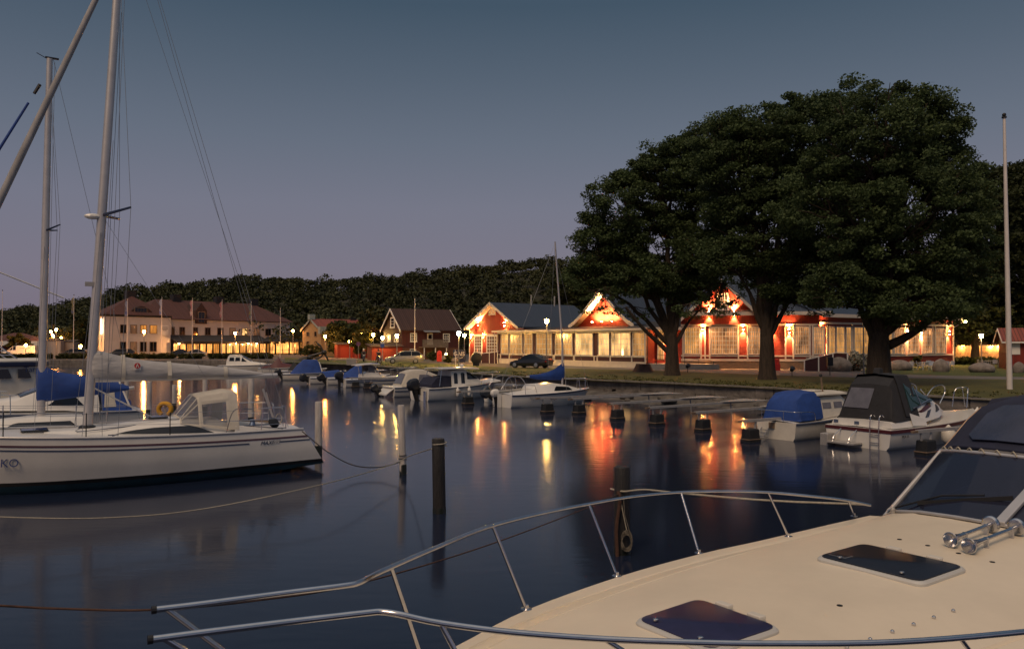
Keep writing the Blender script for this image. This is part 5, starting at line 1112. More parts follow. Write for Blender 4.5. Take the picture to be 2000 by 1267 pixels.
def skin_body(name, joints, edges, rad, m, parent, sub=1):
    me = bpy.data.meshes.new(name); me.from_pydata(joints, edges, []); o = bpy.data.objects.new(name, me); COL.objects.link(o); o.parent = parent; me.materials.append(M[m])
    md = o.modifiers.new('skin', 'SKIN'); md.use_smooth_shade = True
    for i, v in enumerate(me.skin_vertices[0].data): v.radius = (rad[i], rad[i]); v.use_root = (i == 0)
    if sub: s = o.modifiers.new('subdivision', 'SUBSURF'); s.levels = sub; s.render_levels = sub
    return o
def rider(label, loc, rz, helmet, seat=.80, top='jacket'):
    r = thing('person', label, 'person', loc, rz); z = seat
    J = [(0, 0, z + .06), (0, 0, z + .30), (.04, 0, z + .55), (.06, 0, z + .66), (.08, 0, z + .80), (.08, .19, z + .54), (.22, .24, z + .28), (.45, .20, z + .20), (.08, -.19, z + .54), (.22, -.24, z + .28), (.45, -.20, z + .20),
         (.06, .10, z + .04), (.46, .17, z + .02), (.36, .17, z - .42), (.48, .17, z - .46), (.06, -.10, z + .04), (.46, -.17, z + .02), (.36, -.17, z - .42), (.48, -.17, z - .46)]
    E = [(0, 1), (1, 2), (2, 3), (3, 4), (2, 5), (5, 6), (6, 7), (2, 8), (8, 9), (9, 10), (0, 11), (11, 12), (12, 13), (13, 14), (0, 15), (15, 16), (16, 17), (17, 18)]
    skin_body('body', J, E, [.13, .13, .14, .06, .10, .06, .045, .035, .06, .045, .035, .085, .065, .05, .04, .085, .065, .05, .04], 'skin', r)
    k = [0, 1, 2, 5, 6, 7, 8, 9, 10]; mp = {a: i for i, a in enumerate(k)}
    skin_body('jacket', [J[i] for i in k], [(mp[a], mp[b]) for a, b in E if a in mp and b in mp], [.155, .155, .165, .08, .062, .05, .08, .062, .05], top, r)
    k = [0, 11, 12, 13, 15, 16, 17]; mp = {a: i for i, a in enumerate(k)}
    skin_body('trousers', [J[i] for i in k], [(mp[a], mp[b]) for a, b in E if a in mp and b in mp], [.15, .105, .085, .068, .105, .085, .068], 'jeans', r)
    MB().ball((.07, 0, z + .84), (.125, .115, .13), 12, 8).build('helmet' if helmet else 'hair', 'white' if helmet else 'hair', r, smooth=60)
def motorbike(label, loc, rz, m='black'):
    r = thing('motorcycle', label, 'motorcycle', loc, rz)
    for x in (-.62, .68): 
        w = MB().tube([(x + .27 * math.cos(2 * math.pi * k / 18), 0, .32 + .27 * math.sin(2 * math.pi * k / 18)) for k in range(18)], .06, 7, closed=True).build('wheel', 'tyre', r, smooth=60)
        MB().lathe([(.2, -.02), (.2, .02)], 14, (x, 0, .32), axis=(0, 1, 0)).build('rim', 'rim', w)
    MB().loft([[(x, -w, z - h), (x, -w * .8, z + h), (x, w * .8, z + h), (x, w, z - h)] for x, w, z, h in ((-.75, .05, .72, .04), (-.4, .13, .68, .10), (0, .15, .66, .16), (.3, .14, .74, .14), (.5, .06, .80, .06))]).build('tank', m, r, smooth=45, sub=1)
    MB().bx(-.22, .25, -.14, .14, .28, .55).build('motor', 'darkmetal', r, bev=.04); MB().tube([(-.7, 0, .80), (-.35, 0, .80), (-.05, 0, .78)], [.06, .12, .08], 8).build('saddle', 'black', r, smooth=60)
    MB().tube([(.68, .06, .32), (.48, .07, .85), (.42, .30, 1.0)], .025, 6).tube([(.68, -.06, .32), (.48, -.07, .85), (.42, -.30, 1.0)], .025, 6).build('fork', 'steel', r); MB().ball((.58, 0, .85), .09, 8, 6).build('headlight', 'headlamp', r)
p = gnd(710, 706); motorbike('dark motorcycle standing on the pavement edge under the rider in a white helmet', p, R(-75)); rider('person in dark jacket and white helmet seated on a motorcycle', p, R(-75), True, .82)
p = gnd(739, 710); motorbike('dark motorcycle parked nose on beside the silver estate car', p, R(-60)); rider('person in dark clothes without a helmet sitting on the motorcycle near the silver car', p, R(-60), False, .82)

# terrace chairs and tables
def chair_proto(label, loc, rz):
    r = thing('terrace_chair', label, 'chair', loc, rz, 'pale terrace chairs on the lawn')
    MB().bx(-.23, .23, -.22, .22, .43, .46).build('seat', 'chairgrey', r, bev=.01)
    for sx in (-1, 1):
        for sy in (-1, 1): MB().bar((sx * .20, sy * .19, .43), (sx * .25, sy * .27, 0), .035).build('leg', 'chairgrey', r)
        MB().tube([(sx * .24, -.2, .44), (sx * .27, -.2, .64), (sx * .26, .22, .66)], .016, 6).build('armrest', 'chairgrey', r)
    MB().plate([[(x, .21 + .05 * (1 - (x / .25) ** 2) + (.07 if z > .5 else 0), z) for x in (-.25, -.12, 0, .12, .25)] for z in (.46, .62, .84)], (0, .02, 0)).build('backrest', 'chairgrey', r, smooth=40)
    return r
ch0 = None
chs = [(1762, 721, 70, 'pale chair at the left end of the terrace row, turned to the right'), (1776, 722.5, -70, 'pale chair second in the row, its back towards the boulder'), (1797, 722, 60, 'pale chair left of the table behind the pale boulder'), (1811, 720, 180, 'pale chair at the far side of the long table, left'), (1822, 722.5, 0, 'pale chair directly behind the pale boulder'), (1833, 720, 180, 'pale chair at the far side of the long table, right'), (1846, 722, -60, 'pale chair just right of the pale boulder'), (1856, 721, -80, 'pale chair at the right end of the long table'),
       (1916, 717, 80, 'pale chair left of the small round table'), (1926, 718, 60, 'pale chair before the small round table, left'), (1941, 718, -60, 'pale chair before the small round table, right'), (1950, 717, -80, 'pale chair right of the small round table')]
for px, py, a, lab in chs:
    b = gnd(px, py)
    if ch0 is None: ch0 = chair_proto(lab, b, R(a))
    else: dup(ch0, b, R(a), lab)
tb0 = None
for px, py, lab in ((1768, 721.5, 'small table between the two leftmost terrace chairs'), (1806, 721, 'pale table left of the pale boulder among the chairs'), (1839, 721, 'pale table right of the pale boulder among the chairs'), (1933, 717.5, 'small round table with the four right hand chairs')):
    b = gnd(px, py)
    if tb0 is None:
        tb0 = thing('terrace_table', lab, 'table', b, 0, 'terrace tables'); MB().lathe([(.45, .70), (.45, .73)], 18).build('tabletop', 'chairgrey', tb0)
        for k in range(4): MB().bar((.28 * math.cos(k * 1.571 + .78), .28 * math.sin(k * 1.571 + .78), .70), (.38 * math.cos(k * 1.571 + .78), .38 * math.sin(k * 1.571 + .78), 0), .035).build('leg', 'chairgrey', tb0)
    else: dup(tb0, b, 0, lab)
# terrace deck with railing before the right wing
a = gnd(1734, 710); bq = gnd(1864, 709); d = bq - a; r = thing('terrace_deck', 'low dark terrace deck with slim railing under the right wing windows', 'terrace', a, math.atan2(d.y, d.x)); L_ = d.length
MB().bx(0, L_, 0, 3.0, 0, .32).build('deck', 'wood', r); mb = MB()
n = 14
for i in range(n + 1): x = L_ * i / n; mb.tube([(x, .1, .32), (x, .1, 1.25)], .02, 5)
for z in (1.25, .95, .62): mb.tube([(0, .1, z), (L_, .1, z)], .018, 5)
mb.build('railing', 'darkmetal', r)

# ================================================================ BOATS AND MOORINGS
class Boat:
    def __init__(s, name, label, cat, corner, hd, L, Bm, fs, fb, side=-1, tf=0.85, rake=0.9, trk=0.0, camber=0.06, draft=0.35, hull='gel', deck='gel', flare=0.35, stripe='bluestripe', group=None, full=0.42, xs=None):
        """corner: waterline point of the near stern corner; side -1 = starboard side faces the camera"""
        f = Vector((math.cos(hd), math.sin(hd), 0)); l = Vector((-f.y, f.x, 0)); o = Vector(corner) - l * side * (-1) * (-Bm / 2 * tf) if False else Vector(corner) - l * (side * Bm / 2 * tf)
        o.z = 0; s.root = thing(name, label, cat, o, hd, group); s.F = frame(o, hd); s.L, s.B, s.fs, s.fb, s.tf, s.rake, s.full, s.trk, s.side = L, Bm, fs, fb, tf, rake, full, trk, side
        N = 18; rings = []; s.N = N
        for i in range(N + 1): rings.append(s.section(i / N, draft, flare))
        MB().loft(rings, closed=False, cap0=True, cap1=False).build('hull', hull, s.root, smooth=40)
        rows = []
        for i in range(N + 1):
            t = i / N; b = s.hb(t); x = s.xs(t, 1); z = s.sheer(t); rows.append([(x, b * k, z + camber * (1 - k * k) - 0.015) for k in (-1, -.6, 0, .6, 1)])
        MB().sheet(rows).build('deck', deck, s.root, smooth=40)
        if stripe:
            for k in (-1, 1): MB().tube([(s.xs(i / N, 1), k * (s.hb(i / N) + .012), s.sheer(i / N) - .05) for i in range(N + 1)], .035, 6, flat=.5).build('rub_rail', stripe, s.root, smooth=60)
    def hb(s, t):
        f = lerp(s.tf, 1, math.sin(min(1, t / s.full) * math.pi / 2)) if t < s.full else max(0.0, 1 - ((t - s.full) / (1 - s.full)) ** 2.3)
        return s.B / 2 * max(f, 0.012)
    def sheer(s, t): return lerp(s.fs, s.fb, t ** 1.7)
    def xs(s, t, u): return s.L * t - s.rake * (1 - u) * t ** 5 - s.trk * (u if s.trk > 0 else 0) * (1 - t) ** 8 + (s.trk * (1 - u) if s.trk < 0 else 0) * (1 - t) ** 8
    def section(s, t, draft, flare):
        b = s.hb(t); z = s.sheer(t); fl = 1 - flare * t ** 2
        half = [(b, z, 1.0), (b * (1 - .03 - .25 * flare * t), z * .6, .72), (b * .94 * (1 - .7 * flare * t), z * .18, .4), (b * .80 * fl, -.08, .2), (b * .42 * fl, -draft * .7, .05), (0.005, -draft * (1 - t ** 3) - .05, 0)]
        return [(s.xs(t, u), y, zz) for y, zz, u in half] + [(s.xs(t, u), -y, zz) for y, zz, u in reversed(half)]
    def S(s, t, k=-1, dz=0.0, inn=0.0): return Vector((s.xs(t, 1), k * max(0, s.hb(t) - inn), s.sheer(t) + dz))
    def p(s, px, py, y=0.0): x, z = fp(s.F, px, py, y); return Vector((x, y, z))
def cab(secs, name, m, parent, smooth=35, tuck=.93):
    """cabin shell through cross sections (x, z base, z top, half width base, half width top)"""
    rings = [[(x, -wb, zb), (x, -lerp(wb, wt, .85), lerp(zb, zt, .82)), (x, -wt * tuck, zt), (x, 0, zt + .06 * min(1, (zt - zb) * 2)), (x, wt * tuck, zt), (x, lerp(wb, wt, .85), lerp(zb, zt, .82)), (x, wb, zb)] for x, zb, zt, wb, wt in secs]
    return MB().loft(rings).build(name, m, parent, smooth=smooth)
def wside(secs, x, z):
    for a, b in zip(secs, secs[1:]):
        if a[0] <= x <= b[0] or b is secs[-1] or x < secs[0][0]:
            t = min(1, max(0, (x - a[0]) / max(1e-6, b[0] - a[0]))); zb, zt, wb, wt = [lerp(a[k], b[k], t) for k in (1, 2, 3, 4)]
            u = min(1, max(0, (z - zb) / max(1e-6, zt - zb))); return lerp(wb, lerp(wb, wt, .85), u / .82) if u < .82 else lerp(lerp(wb, wt, .85), wt * .93, (u - .82) / .18)
def panel(secs, poly, name, m, parent, both=True, off=.012):
    X0, X1 = min(p[0] for p in poly), max(p[0] for p in poly); n = 12; rows = []
    for i in range(n + 1):
        x = lerp(X0 + 1e-4, X1 - 1e-4, i / n); zz = []
        for (xa, za), (xb, zb) in zip(poly, poly[1:] + poly[:1]):
            if min(xa, xb) <= x <= max(xa, xb) and abs(xb - xa) > 1e-6: zz.append(lerp(za, zb, (x - xa) / (xb - xa)))
        rows.append((x, min(zz), max(zz)))
    for k in ((-1, 1) if both else (-1,)):
        MB().plate([[(x, k * (wside(secs, x, lerp(z0, z1, u)) + off), lerp(z0, z1, u)) for u in (0, .33, .66, 1)] for x, z0, z1 in rows], (0, -k * .02, 0)).build(name, m, parent)
def front(secs, i, name, m, parent, inset=.12, off=.015):      # a windscreen lying on the shell between section i and i+1
    (x0, b0, t0, wb0, wt0), (x1, b1, t1, wb1, wt1) = secs[i], secs[i + 1]; n = Vector((t0 - t1, 0, x1 - x0)).normalized()
    a = Vector((x0, 0, t0 + .03)); b = Vector((x1, 0, t1 + .03)); p = a.lerp(b, inset) + n * off; q = a.lerp(b, 1 - inset) + n * off; w0, w1 = wt0 * .82, wt1 * .82
    MB().prism([(p.x, -w0, p.z - .03), (q.x, -w1, q.z - .03), (q.x, -w1 * .4, q.z + .01), (q.x, w1 * .4, q.z + .01), (q.x, w1, q.z - .03), (p.x, w0, p.z - .03), (p.x, w0 * .4, p.z + .01), (p.x, -w0 * .4, p.z + .01)], n * .02).build(name, m, parent)
def outboard(parent, x, y, z, tilt=0.0, sc=1.0, m='engine'):
    T = Matrix.Translation((x, y, z)) @ Matrix.Rotation(-tilt, 4, 'Y') @ Matrix.Scale(sc, 4)
    o = MB(T).loft([[(a - d * .8, -w, h), (a - d, -w * .5, h), (a - d, w * .5, h), (a - d * .8, w, h), (a + d * .8, w, h), (a + d, w * .5, h), (a + d, -w * .5, h), (a + d * .8, -w, h)] for h, a, d, w in ((.05, -.28, .20, .14), (.10, -.30, .30, .19), (.32, -.32, .36, .22), (.52, -.30, .33, .21), (.64, -.26, .22, .15), (.67, -.25, .10, .08))]).build('outboard_motor', m, parent, smooth=50)
    MB(T).loft([[(a - d, -w, h), (a + d, -w, h), (a + d, w, h), (a - d, w, h)] for h, a, d, w in ((.06, -.28, .14, .10), (-.35, -.28, .11, .07), (-.75, -.30, .10, .05), (-.98, -.32, .07, .02))]).build('drive_leg', 'black', o, bev=.02)
    MB(T).bx(-.62, -.05, -.12, .12, -.58, -.555).lathe([(.06, -.62), (.075, -.3), (.06, .1), (.01, .16)], 10, (-.30, 0, -.78), axis=(1, 0, 0)).build('gearcase', 'engine_grey', o)
    mb = MB(T)
    for k in range(3): a = k * 2.094; mb.prism([(-.95, .02 * math.cos(a), -.78 + .02 * math.sin(a)), (-.90, .15 * math.cos(a + .3), -.78 + .15 * math.sin(a + .3)), (-.94, .15 * math.cos(a - .3), -.78 + .15 * math.sin(a - .3))], (.02, 0, 0))
    mb.build('propeller', 'steel', o); MB(T).bx(-.12, .10, -.13, .13, -.25, .06).build('bracket', 'darkmetal', o)
    return o
def rail(parent, pts, posts, r=.014, name='guard_rail', m='steel', mid=None):
    mb = MB().tube(pts, r, 6)
    for a, b in posts: mb.tube([a, b], r * .9, 6)
    if mid: mb.tube(mid, r * .7, 6)
    return mb.build(name, m, parent, smooth=60)
def fender(label, loc, L=.55, r=.11, m='white', tilt=None):
    o = MB().lathe([(.001, -L / 2 - .03), (r * .4, -L / 2), (r, -L / 2 + r * .7), (r, L / 2 - r * .7), (r * .4, L / 2), (.03, L / 2 + .08), (.001, L / 2 + .09)], 12).build('fender', m, smooth=60)
    o.location = loc
    if tilt: o.rotation_euler = tilt
    return tag(o, label, 'fender')

# ---- small sailing boat with blue sail cover
b = Boat('sailing_boat', 'small white sailing boat with blue sail cover and bare mast, moored before the stone wall', 'sailing boat', W(1000, 797, 0), R(35), 6.4, 2.3, .72, .86, rake=.8, stripe='darkblue', draft=.3)
r = b.root; secs = [(1.75, .74, .98, .62, .55), (2.0, .74, 1.20, .80, .62), (3.2, .76, 1.25, .84, .62), (4.4, .80, 1.10, .70, .5), (5.2, .84, .93, .42, .3)]
cab(secs, 'cabin', 'gel', r); panel(secs, [(3.1, .84), (4.6, .84), (4.35, 1.03), (3.3, 1.10)], 'cabin_window', 'tint', r)
MB().prism([(1.80, -.16, .80), (1.80, .16, .80), (1.96, .16, 1.16), (1.96, -.16, 1.16)], (-.03, 0, 0)).build('companionway_hatch', 'tint', r)
MB().bx(.15, 1.7, -.6, .6, .70, .712).build('cockpit_floor', 'galv', r); mb = MB()
for k in (-1, 1): mb.prism([(.1, k * .85, .70), (1.75, k * .85, .72), (1.75, k * .60, .98), (.1, k * .62, .86)], (0, -k * .06, 0))
mb.build('coaming', 'gel', r)
mp = b.p(1098, 748, 0); mt = b.p(1084, 472, 0); MB().tube([(mp.x, 0, .8), (mp.x + .02, 0, 3.5), (mt.x, 0, mt.z)], [.06, .06, .045], 9).build('mast', 'alu', r, smooth=60)
be = b.p(1031, 735, 0); bm = b.p(1097, 738, 0); MB().tube([(mp.x, 0, bm.z), (be.x - .1, 0, be.z)], .045, 8).build('boom', 'alu', r)
cs = []
for px, y0, y1, w in ((1034, 732, 738, .06), (1050, 731, 741, .10), (1070, 726, 742, .13), (1084, 720, 742, .13), (1095, 711, 742, .11), (1101, 708, 742, .08)):
    a, c = b.p(px, y0), b.p(px, y1); cs.append([(a.x, 0, a.z), (a.x, w, lerp(a.z, c.z, .35)), (a.x, w * .9, lerp(a.z, c.z, .8)), (a.x, 0, c.z), (a.x, -w * .9, lerp(a.z, c.z, .8)), (a.x, -w, lerp(a.z, c.z, .35))])
MB().loft(cs).build('sail_cover', 'blue', r, smooth=60)
mb = MB()
for q in [(6.35, 0, .9), (3.9, .95, .8), (3.9, -.95, .8), (.1, .6, .75)]: mb.tube([(mt.x, 0, mt.z - (.6 if q[0] > 5 else .1)), q], .009, 4)
mb.build('rigging', 'wire', r)
rail(r, curve([(1.6, -.95, 1.2), (.7, -.98, 1.25), (.05, -.85, 1.25), (.05, .85, 1.25), (.7, .98, 1.25), (1.6, .95, 1.2)], 5), [((.05, k * .85, 1.25), (.1, k * .85, .72)) for k in (-1, 1)] + [((.9, k * .98, 1.25), (.9, k * 1.0, .72)) for k in (-1, 1)] + [((1.6, k * .95, 1.2), (1.75, k * .95, .74)) for k in (-1, 1)], .016, 'pushpit')
rail(r, curve([(5.1, -.62, 1.42), (5.9, -.30, 1.46), (6.25, 0, 1.46), (5.9, .30, 1.46), (5.1, .62, 1.42)], 5), [(b.S(.80, k), (5.1, k * .62, 1.42)) for k in (-1, 1)] + [(b.S(.90, k), (5.8, k * .36, 1.46)) for k in (-1, 1)], .016, 'pulpit')
outboard(r, -.02, .35, .55, 0.1, .7, 'white'); MB().loft([[(-.05, -.02, z), (-.30, -.02, z), (-.30, .02, z), (-.05, .02, z)] for z in (-.5, .75)]).build('rudder', 'gel', r)
text('Skybolex', .26, 'inkgrey', r, (1.1, -b.hb(.2) - .012, .52), (R(86), 0, 0), shear=.3); text('~~o~', .22, 'maroon', r, (2.5, -b.hb(.4) - .010, .42), (R(86), 0, 0), shear=.2, name='emblem')

# ---- motor boat with rails and grey outboard behind it
b = Boat('motor_boat', 'open white motor boat with dark cover and bent rail hoops, beside the small sailing boat', 'motor boat', W(984, 789, 0) + Vector((-.3, .9, 0)), R(35), 5.4, 2.0, .62, .82); r = b.root
outboard(r, 0, -.1, .62, R(48), 1.0, 'engine_grey')
secs = [(2.2, .66, .80, .78, .7), (2.8, .68, 1.02, .80, .6), (3.8, .72, .98, .62, .5), (4.7, .78, .86, .3, .2)]; cab(secs, 'cover', 'dark_canvas', r)
for k, yy in ((-1, -.75), (1, .75)): rail(r, curve([(.1, yy, .66), (.5, yy, 1.15), (.9, yy * .9, 1.5), (1.7, yy * .9, 1.5), (2.3, yy, .75)], 5), [((1.3, yy * .9, 1.5), (1.4, yy, .7))], .02, 'rail_hoop')

# ---- pilot house boat
b = Boat('cabin_boat', 'white pilot house motor boat with tall wheelhouse and black outboard', 'motor boat', W(838, 784, 0), R(40), 6.2, 2.4, .78, 1.05, stripe='bluestripe', tf=.9); r = b.root
A0 = b.p(884, 760, -.9).x; A1 = b.p(913, 760, -.9).x; A2 = b.p(940, 748, -.7).x; zr = b.p(905, 722, -.7).z; zw = b.p(925, 738, -.7).z
secs = [(A0, .82, zr - .05, .86, .72), (A0 + .9, .86, zr, .88, .74), (A1, .90, zr, .88, .72), (A2 - .1, .95, zw - .1, .80, .66), (A2 + .1, .96, zw - .28, .80, .62), (A2 + 1.3, 1.0, 1.22, .6, .45), (A2 + 2.0, 1.03, 1.10, .3, .2)]
cab(secs, 'wheelhouse', 'gel', r); front(secs, 2, 'windscreen', 'tint', r, .08)
panel(secs, [(A1 + .05, 1.28), (A2 - .25, 1.28), (A1 + .35, zr - .2), (A1 + .05, zr - .15)], 'quarter_window', 'tint', r)
for k in (0, 1): x = A0 + .18 + .55 * k; panel(secs, [(x, 1.02), (x + .27, 1.02), (x + .29, zr - .25), (x + .22, zr - .18), (x + .06, zr - .18), (x, zr - .25)], 'side_window', 'tint', r)
MB().plate([[(x, y, zr + .06 + .05 * (1 - (y / .95) ** 2) - .05 * max(0, x - A1 - .2)) for y in (-.95, -.6, 0, .6, .95)] for x in (A0 - .9, A0, A1, A1 + .9)], (0, 0, .07)).build('roof', 'gel', r, smooth=40)
mb = MB(); 
for k in (-1, 1): mb.tube([(A0 - .75, k * .75, zr + .05), (A0 - 1.0, k * .9, .9)], .02, 6)
mb.build('roof_strut', 'steel', r)
MB().loft([[(x, -.8, z0), (x, -.75, z1), (x, .75, z1), (x, .8, z0)] for x, z0, z1 in ((A0 - 1.5, .82, 1.0), (A0 - 1.1, .82, 1.42), (A0 - .02, .84, 1.5))]).build('cockpit_cover', 'navy', r, smooth=30)
MB().lathe([(.12, 0), (.16, .1), (.001, .2)], 12, (A1 + .2, 0, zr + .18)).build('radar_dome', 'gel', r, smooth=60); MB().tube([(A1 - .2, .1, zr + .1), (A1 - .25, .1, zr + 1.3)], .015, 6).build('aerial', 'white', r)
outboard(r, -.02, 0, .70, R(14), 1.15); MB().bx(-.10, -.05, -.85, -.60, -.05, .62).build('swim_ladder', 'steel', r)
rail(r, curve([(4.2, -.95, 1.5), (5.4, -.6, 1.62), (6.4, 0, 1.65), (5.4, .6, 1.62), (4.2, .95, 1.5)], 6), [(b.S(t, k), Vector((x, k * w, 1.55))) for k in (-1, 1) for t, x, w in ((.66, 4.3, .92), (.84, 5.45, .56))], .016, 'bow_rail')
for i, (x, lab) in enumerate(((2.0, 'white fender hanging aft on the pilot house boat'), (2.9, 'white fender hanging amidships on the pilot house boat'))):
    fender(lab, b.F @ Vector((x, -b.hb(x / 6.6) - .13, .50)))
# black drum-like cover seen above its roof
p = gnd(930, 714); r2 = thing('round_cover', 'large round black covered drum on a stand at the quay edge behind the wheelhouse', 'drum', p)
MB().lathe([(.3, -.28), (.62, -.22), (.66, 0), (.62, .22), (.3, .28)], 18, (0, 0, .85), axis=(.4, -1, .1)).build('drum', 'black', r2, smooth=40); MB().bx(-.35, .35, -.25, .25, -.05, .35).build('stand', 'darkmetal', r2)
# ---- cabriolet boat with pale canvas
b = Boat('motor_boat', 'white sports motor boat under pale canopy with clear windows, beside the wheelhouse boat', 'motor boat', W(771, 776, 0), R(30), 6.0, 2.2, .66, .95, tf=.92); r = b.root
x1 = b.p(790, 745, -.9).x; x0 = b.p(775, 745, -.9).x; x2 = b.p(822, 745, -.8).x; zt = b.p(810, 723, -.5).z
secs = [(.55, .68, .72, .92, .80), (1.0, .70, zt - .15, .95, .66), (1.5, .72, zt, .95, .68), (2.4, .76, zt - .02, .95, .66), (3.7, .84, 1.22, .84, .62), (4.3, .88, 1.0, .66, .5)]
cab(secs, 'canopy', 'light_canvas', r); front(secs, 3, 'windscreen', 'vinyl', r, .1); front(secs, 0, 'rear_window', 'vinyl', r, .12)
panel(secs, [(1.75, 1.02), (3.3, 1.02), (2.55, zt - .3), (1.8, zt - .28)], 'canopy_window', 'vinyl', r); panel(secs, [(2.6, .86), (3.9, .90), (3.6, 1.05), (3.1, 1.0)], 'quarter_window', 'tint', r)
MB().prism([(0, -.9, .66), (0, .9, .66), (-.55, .8, .22), (-.55, -.8, .22)], (0, 0, -.12)).build('bathing_platform', 'gel', r, bev=.03); outboard(r, -.5, .55, .45, R(30), .8)
MB().bx(-.2, 1.0, -.86, .86, .60, .70).build('sun_pad', 'gel', r, bev=.04); MB().tube([(b.xs(i / 18, .6), -b.hb(i / 18) * .99 - .01, b.sheer(i / 18) * .62) for i in range(16)], .04, 6, flat=.4).build('hull_stripe', 'bluestripe', r)
rail(r, [(4.3, -.75, 1.2), (5.3, -.42, 1.3), (5.9, 0, 1.32), (5.3, .42, 1.3), (4.3, .75, 1.2)], [(b.S(.75, k), (4.4, k * .72, 1.2)) for k in (-1, 1)], .014, 'bow_rail')
text('~o~~', .2, 'bluestripe', r, (-.02, .25, .45), (R(75), 0, R(-90)), name='emblem')
# ---- console boat with hard top
b = Boat('motor_boat', 'white day boat with open console, tall windscreen and blue striped hard top', 'motor boat', W(676, 757, 0), R(26), 6.6, 2.2, .62, .98, tf=.9); r = b.root
x0, x1 = b.p(706, 740, -.5).x, b.p(734, 740, -.5).x; zt = b.p(715, 714, 0).z
secs = [(x0, .64, 1.0, .55, .5), (x0 + .8, .64, 1.3, .55, .48), (x1 - .2, .70, 1.2, .6, .5), (x1 + .9, .86, .98, .5, .4)]; cab(secs, 'console', 'gel', r)
MB().plate([[(x, y, zt + .12 * math.sin((x - x0 + .4) / (x1 - x0 + .6) * 2.2) + .04 * (1 - (y / .85) ** 2)) for y in (-.85, -.5, 0, .5, .85)] for x in (x0 - .5, x0 + .2, x0 + .9, x1 - .1, x1 + .25)], (0, 0, .07)).build('hard_top', 'gel', r, smooth=40)
MB().plate([[(x, y, zt + .075 + .12 * math.sin((x - x0 + .4) / (x1 - x0 + .6) * 2.2) + .04 * (1 - (y / .85) ** 2)) for y in (-.6, 0, .6)] for x in (x0 + .9, x1 - .1, x1 + .2)], (0, 0, .012)).build('top_stripe', 'blue', r)
for k in (-1, 1):
    MB().tube([(x0 + .1, k * .52, .9), (x0, k * .6, zt)], .035, 6).build('top_post', 'steel', r); MB().tube([(x1 + .35, k * .55, .95), (x1 - .15, k * .6, zt + .1)], .035, 6).build('top_post', 'steel', r)
MB().prism([(x1 - .05, -.5, 1.15), (x1 + .05, .5, 1.15), (x1 - .22, .55, zt + .05), (x1 - .22, -.55, zt + .05)], (-.02, 0, 0)).build('windscreen', 'vinyl', r)
for k in (-1, 1): MB().prism([(x0 + .6, k * .5, 1.2), (x1 - .05, k * .5, 1.15), (x1 - .22, k * .55, zt + .05), (x0 + .5, k * .56, zt)], (0, .015, 0)).build('side_window', 'vinyl', r)
outboard(r, -.02, 0, .6, 0.0, 1.0); MB().tube([(b.xs(i / 18, .7), -b.hb(i / 18) * .99 - .01, b.sheer(i / 18) * .7) for i in range(16)], .05, 6, flat=.4).build('hull_stripe', 'bluestripe', r)
rail(r, curve([(4.2, -.95, 1.35), (5.4, -.6, 1.5), (6.4, 0, 1.52), (5.4, .6, 1.5), (4.2, .95, 1.35)], 5), [(b.S(t, k), Vector((x, k * w, 1.43))) for k in (-1, 1) for t, x, w in ((.66, 4.3, .92), (.84, 5.45, .56))], .016, 'bow_rail')
# ---- boats under blue covers
def covered(label, corner, hd, L, Bm, cov, m, fs=.55, fb=.8, tilt=None, em='engine', hull='gel'):
    b = Boat('covered_boat', label, 'motor boat', corner, hd, L, Bm, fs, fb, hull=hull); cab(cov, 'boat_cover', m, b.root, 30)
    if tilt is not None: outboard(b.root, 0, 0, fs, tilt, 1.0, em)
    return b
b = covered('white open boat with tall pointed blue cover sloping up to the bow', W(641, 752, 0), R(24), 5.6, 2.0, [(.9, .56, .66, .80, .6), (1.8, .58, 1.05, .85, .45), (2.7, .60, 1.65, .85, .35), (2.95, .62, 1.72, .8, .35), (3.05, .63, 1.0, .7, .5)], 'blue', tilt=R(35))
rail(b.root, curve([(3.2, -.85, 1.0), (4.4, -.6, 1.15), (5.4, 0, 1.2), (4.4, .6, 1.15), (3.2, .85, 1.0)], 5), [(b.S(.7, k), (4.1, k * .68, 1.1)) for k in (-1, 1)], .014, 'bow_rail')
b = covered('white boat with low blue cover and tilted black outboard, between the two larger blue covers', W(606, 750, 0), R(24), 5.6, 2.0, [(.9, .56, .62, .82, .7), (1.2, .56, 1.0, .85, .65), (2.6, .60, 1.12, .85, .6), (2.9, .62, .8, .8, .6)], 'blue', tilt=R(50))
MB().loft([[(3.0, -.7, .62), (3.0, -.5, 1.12), (3.0, .5, 1.12), (3.0, .7, .62)], [(3.5, -.6, .66), (3.4, -.45, .95), (3.4, .45, .95), (3.5, .6, .66)]]).build('windscreen', 'smokeglass', b.root)
b = covered('grey white boat with big blue tent canopy and white windscreen frame', W(552, 743, 0), R(16), 6.0, 2.2, [(.7, .60, .66, .85, .7), (1.3, .6, 1.35, .9, .62), (1.9, .62, 1.9, .92, .62), (3.2, .66, 1.9, .92, .6), (3.6, .7, 1.3, .85, .6)], 'blue', fs=.62, fb=.85, tilt=R(30), hull='gel_old')
MB().tube([(3.65, -.8, .8), (3.4, -.6, 1.7), (3.4, .6, 1.7), (3.65, .8, .8)], .04, 6).build('windscreen_frame', 'white', b.root); MB().prism([(3.66, -.75, .85), (3.66, .75, .85), (3.43, .56, 1.64), (3.43, -.56, 1.64)], (.02, 0, 0)).build('windscreen', 'smokeglass', b.root)
b = covered('small white boat with a peaked charcoal cover behind the blue tent canopy boat', W(545, 735, 0), R(16), 5.0, 1.9, [(.9, .5, .6, .7, .6), (1.5, .52, 1.5, .7, .12), (2.4, .54, .7, .7, .5)], 'dark_canvas', tilt=None)
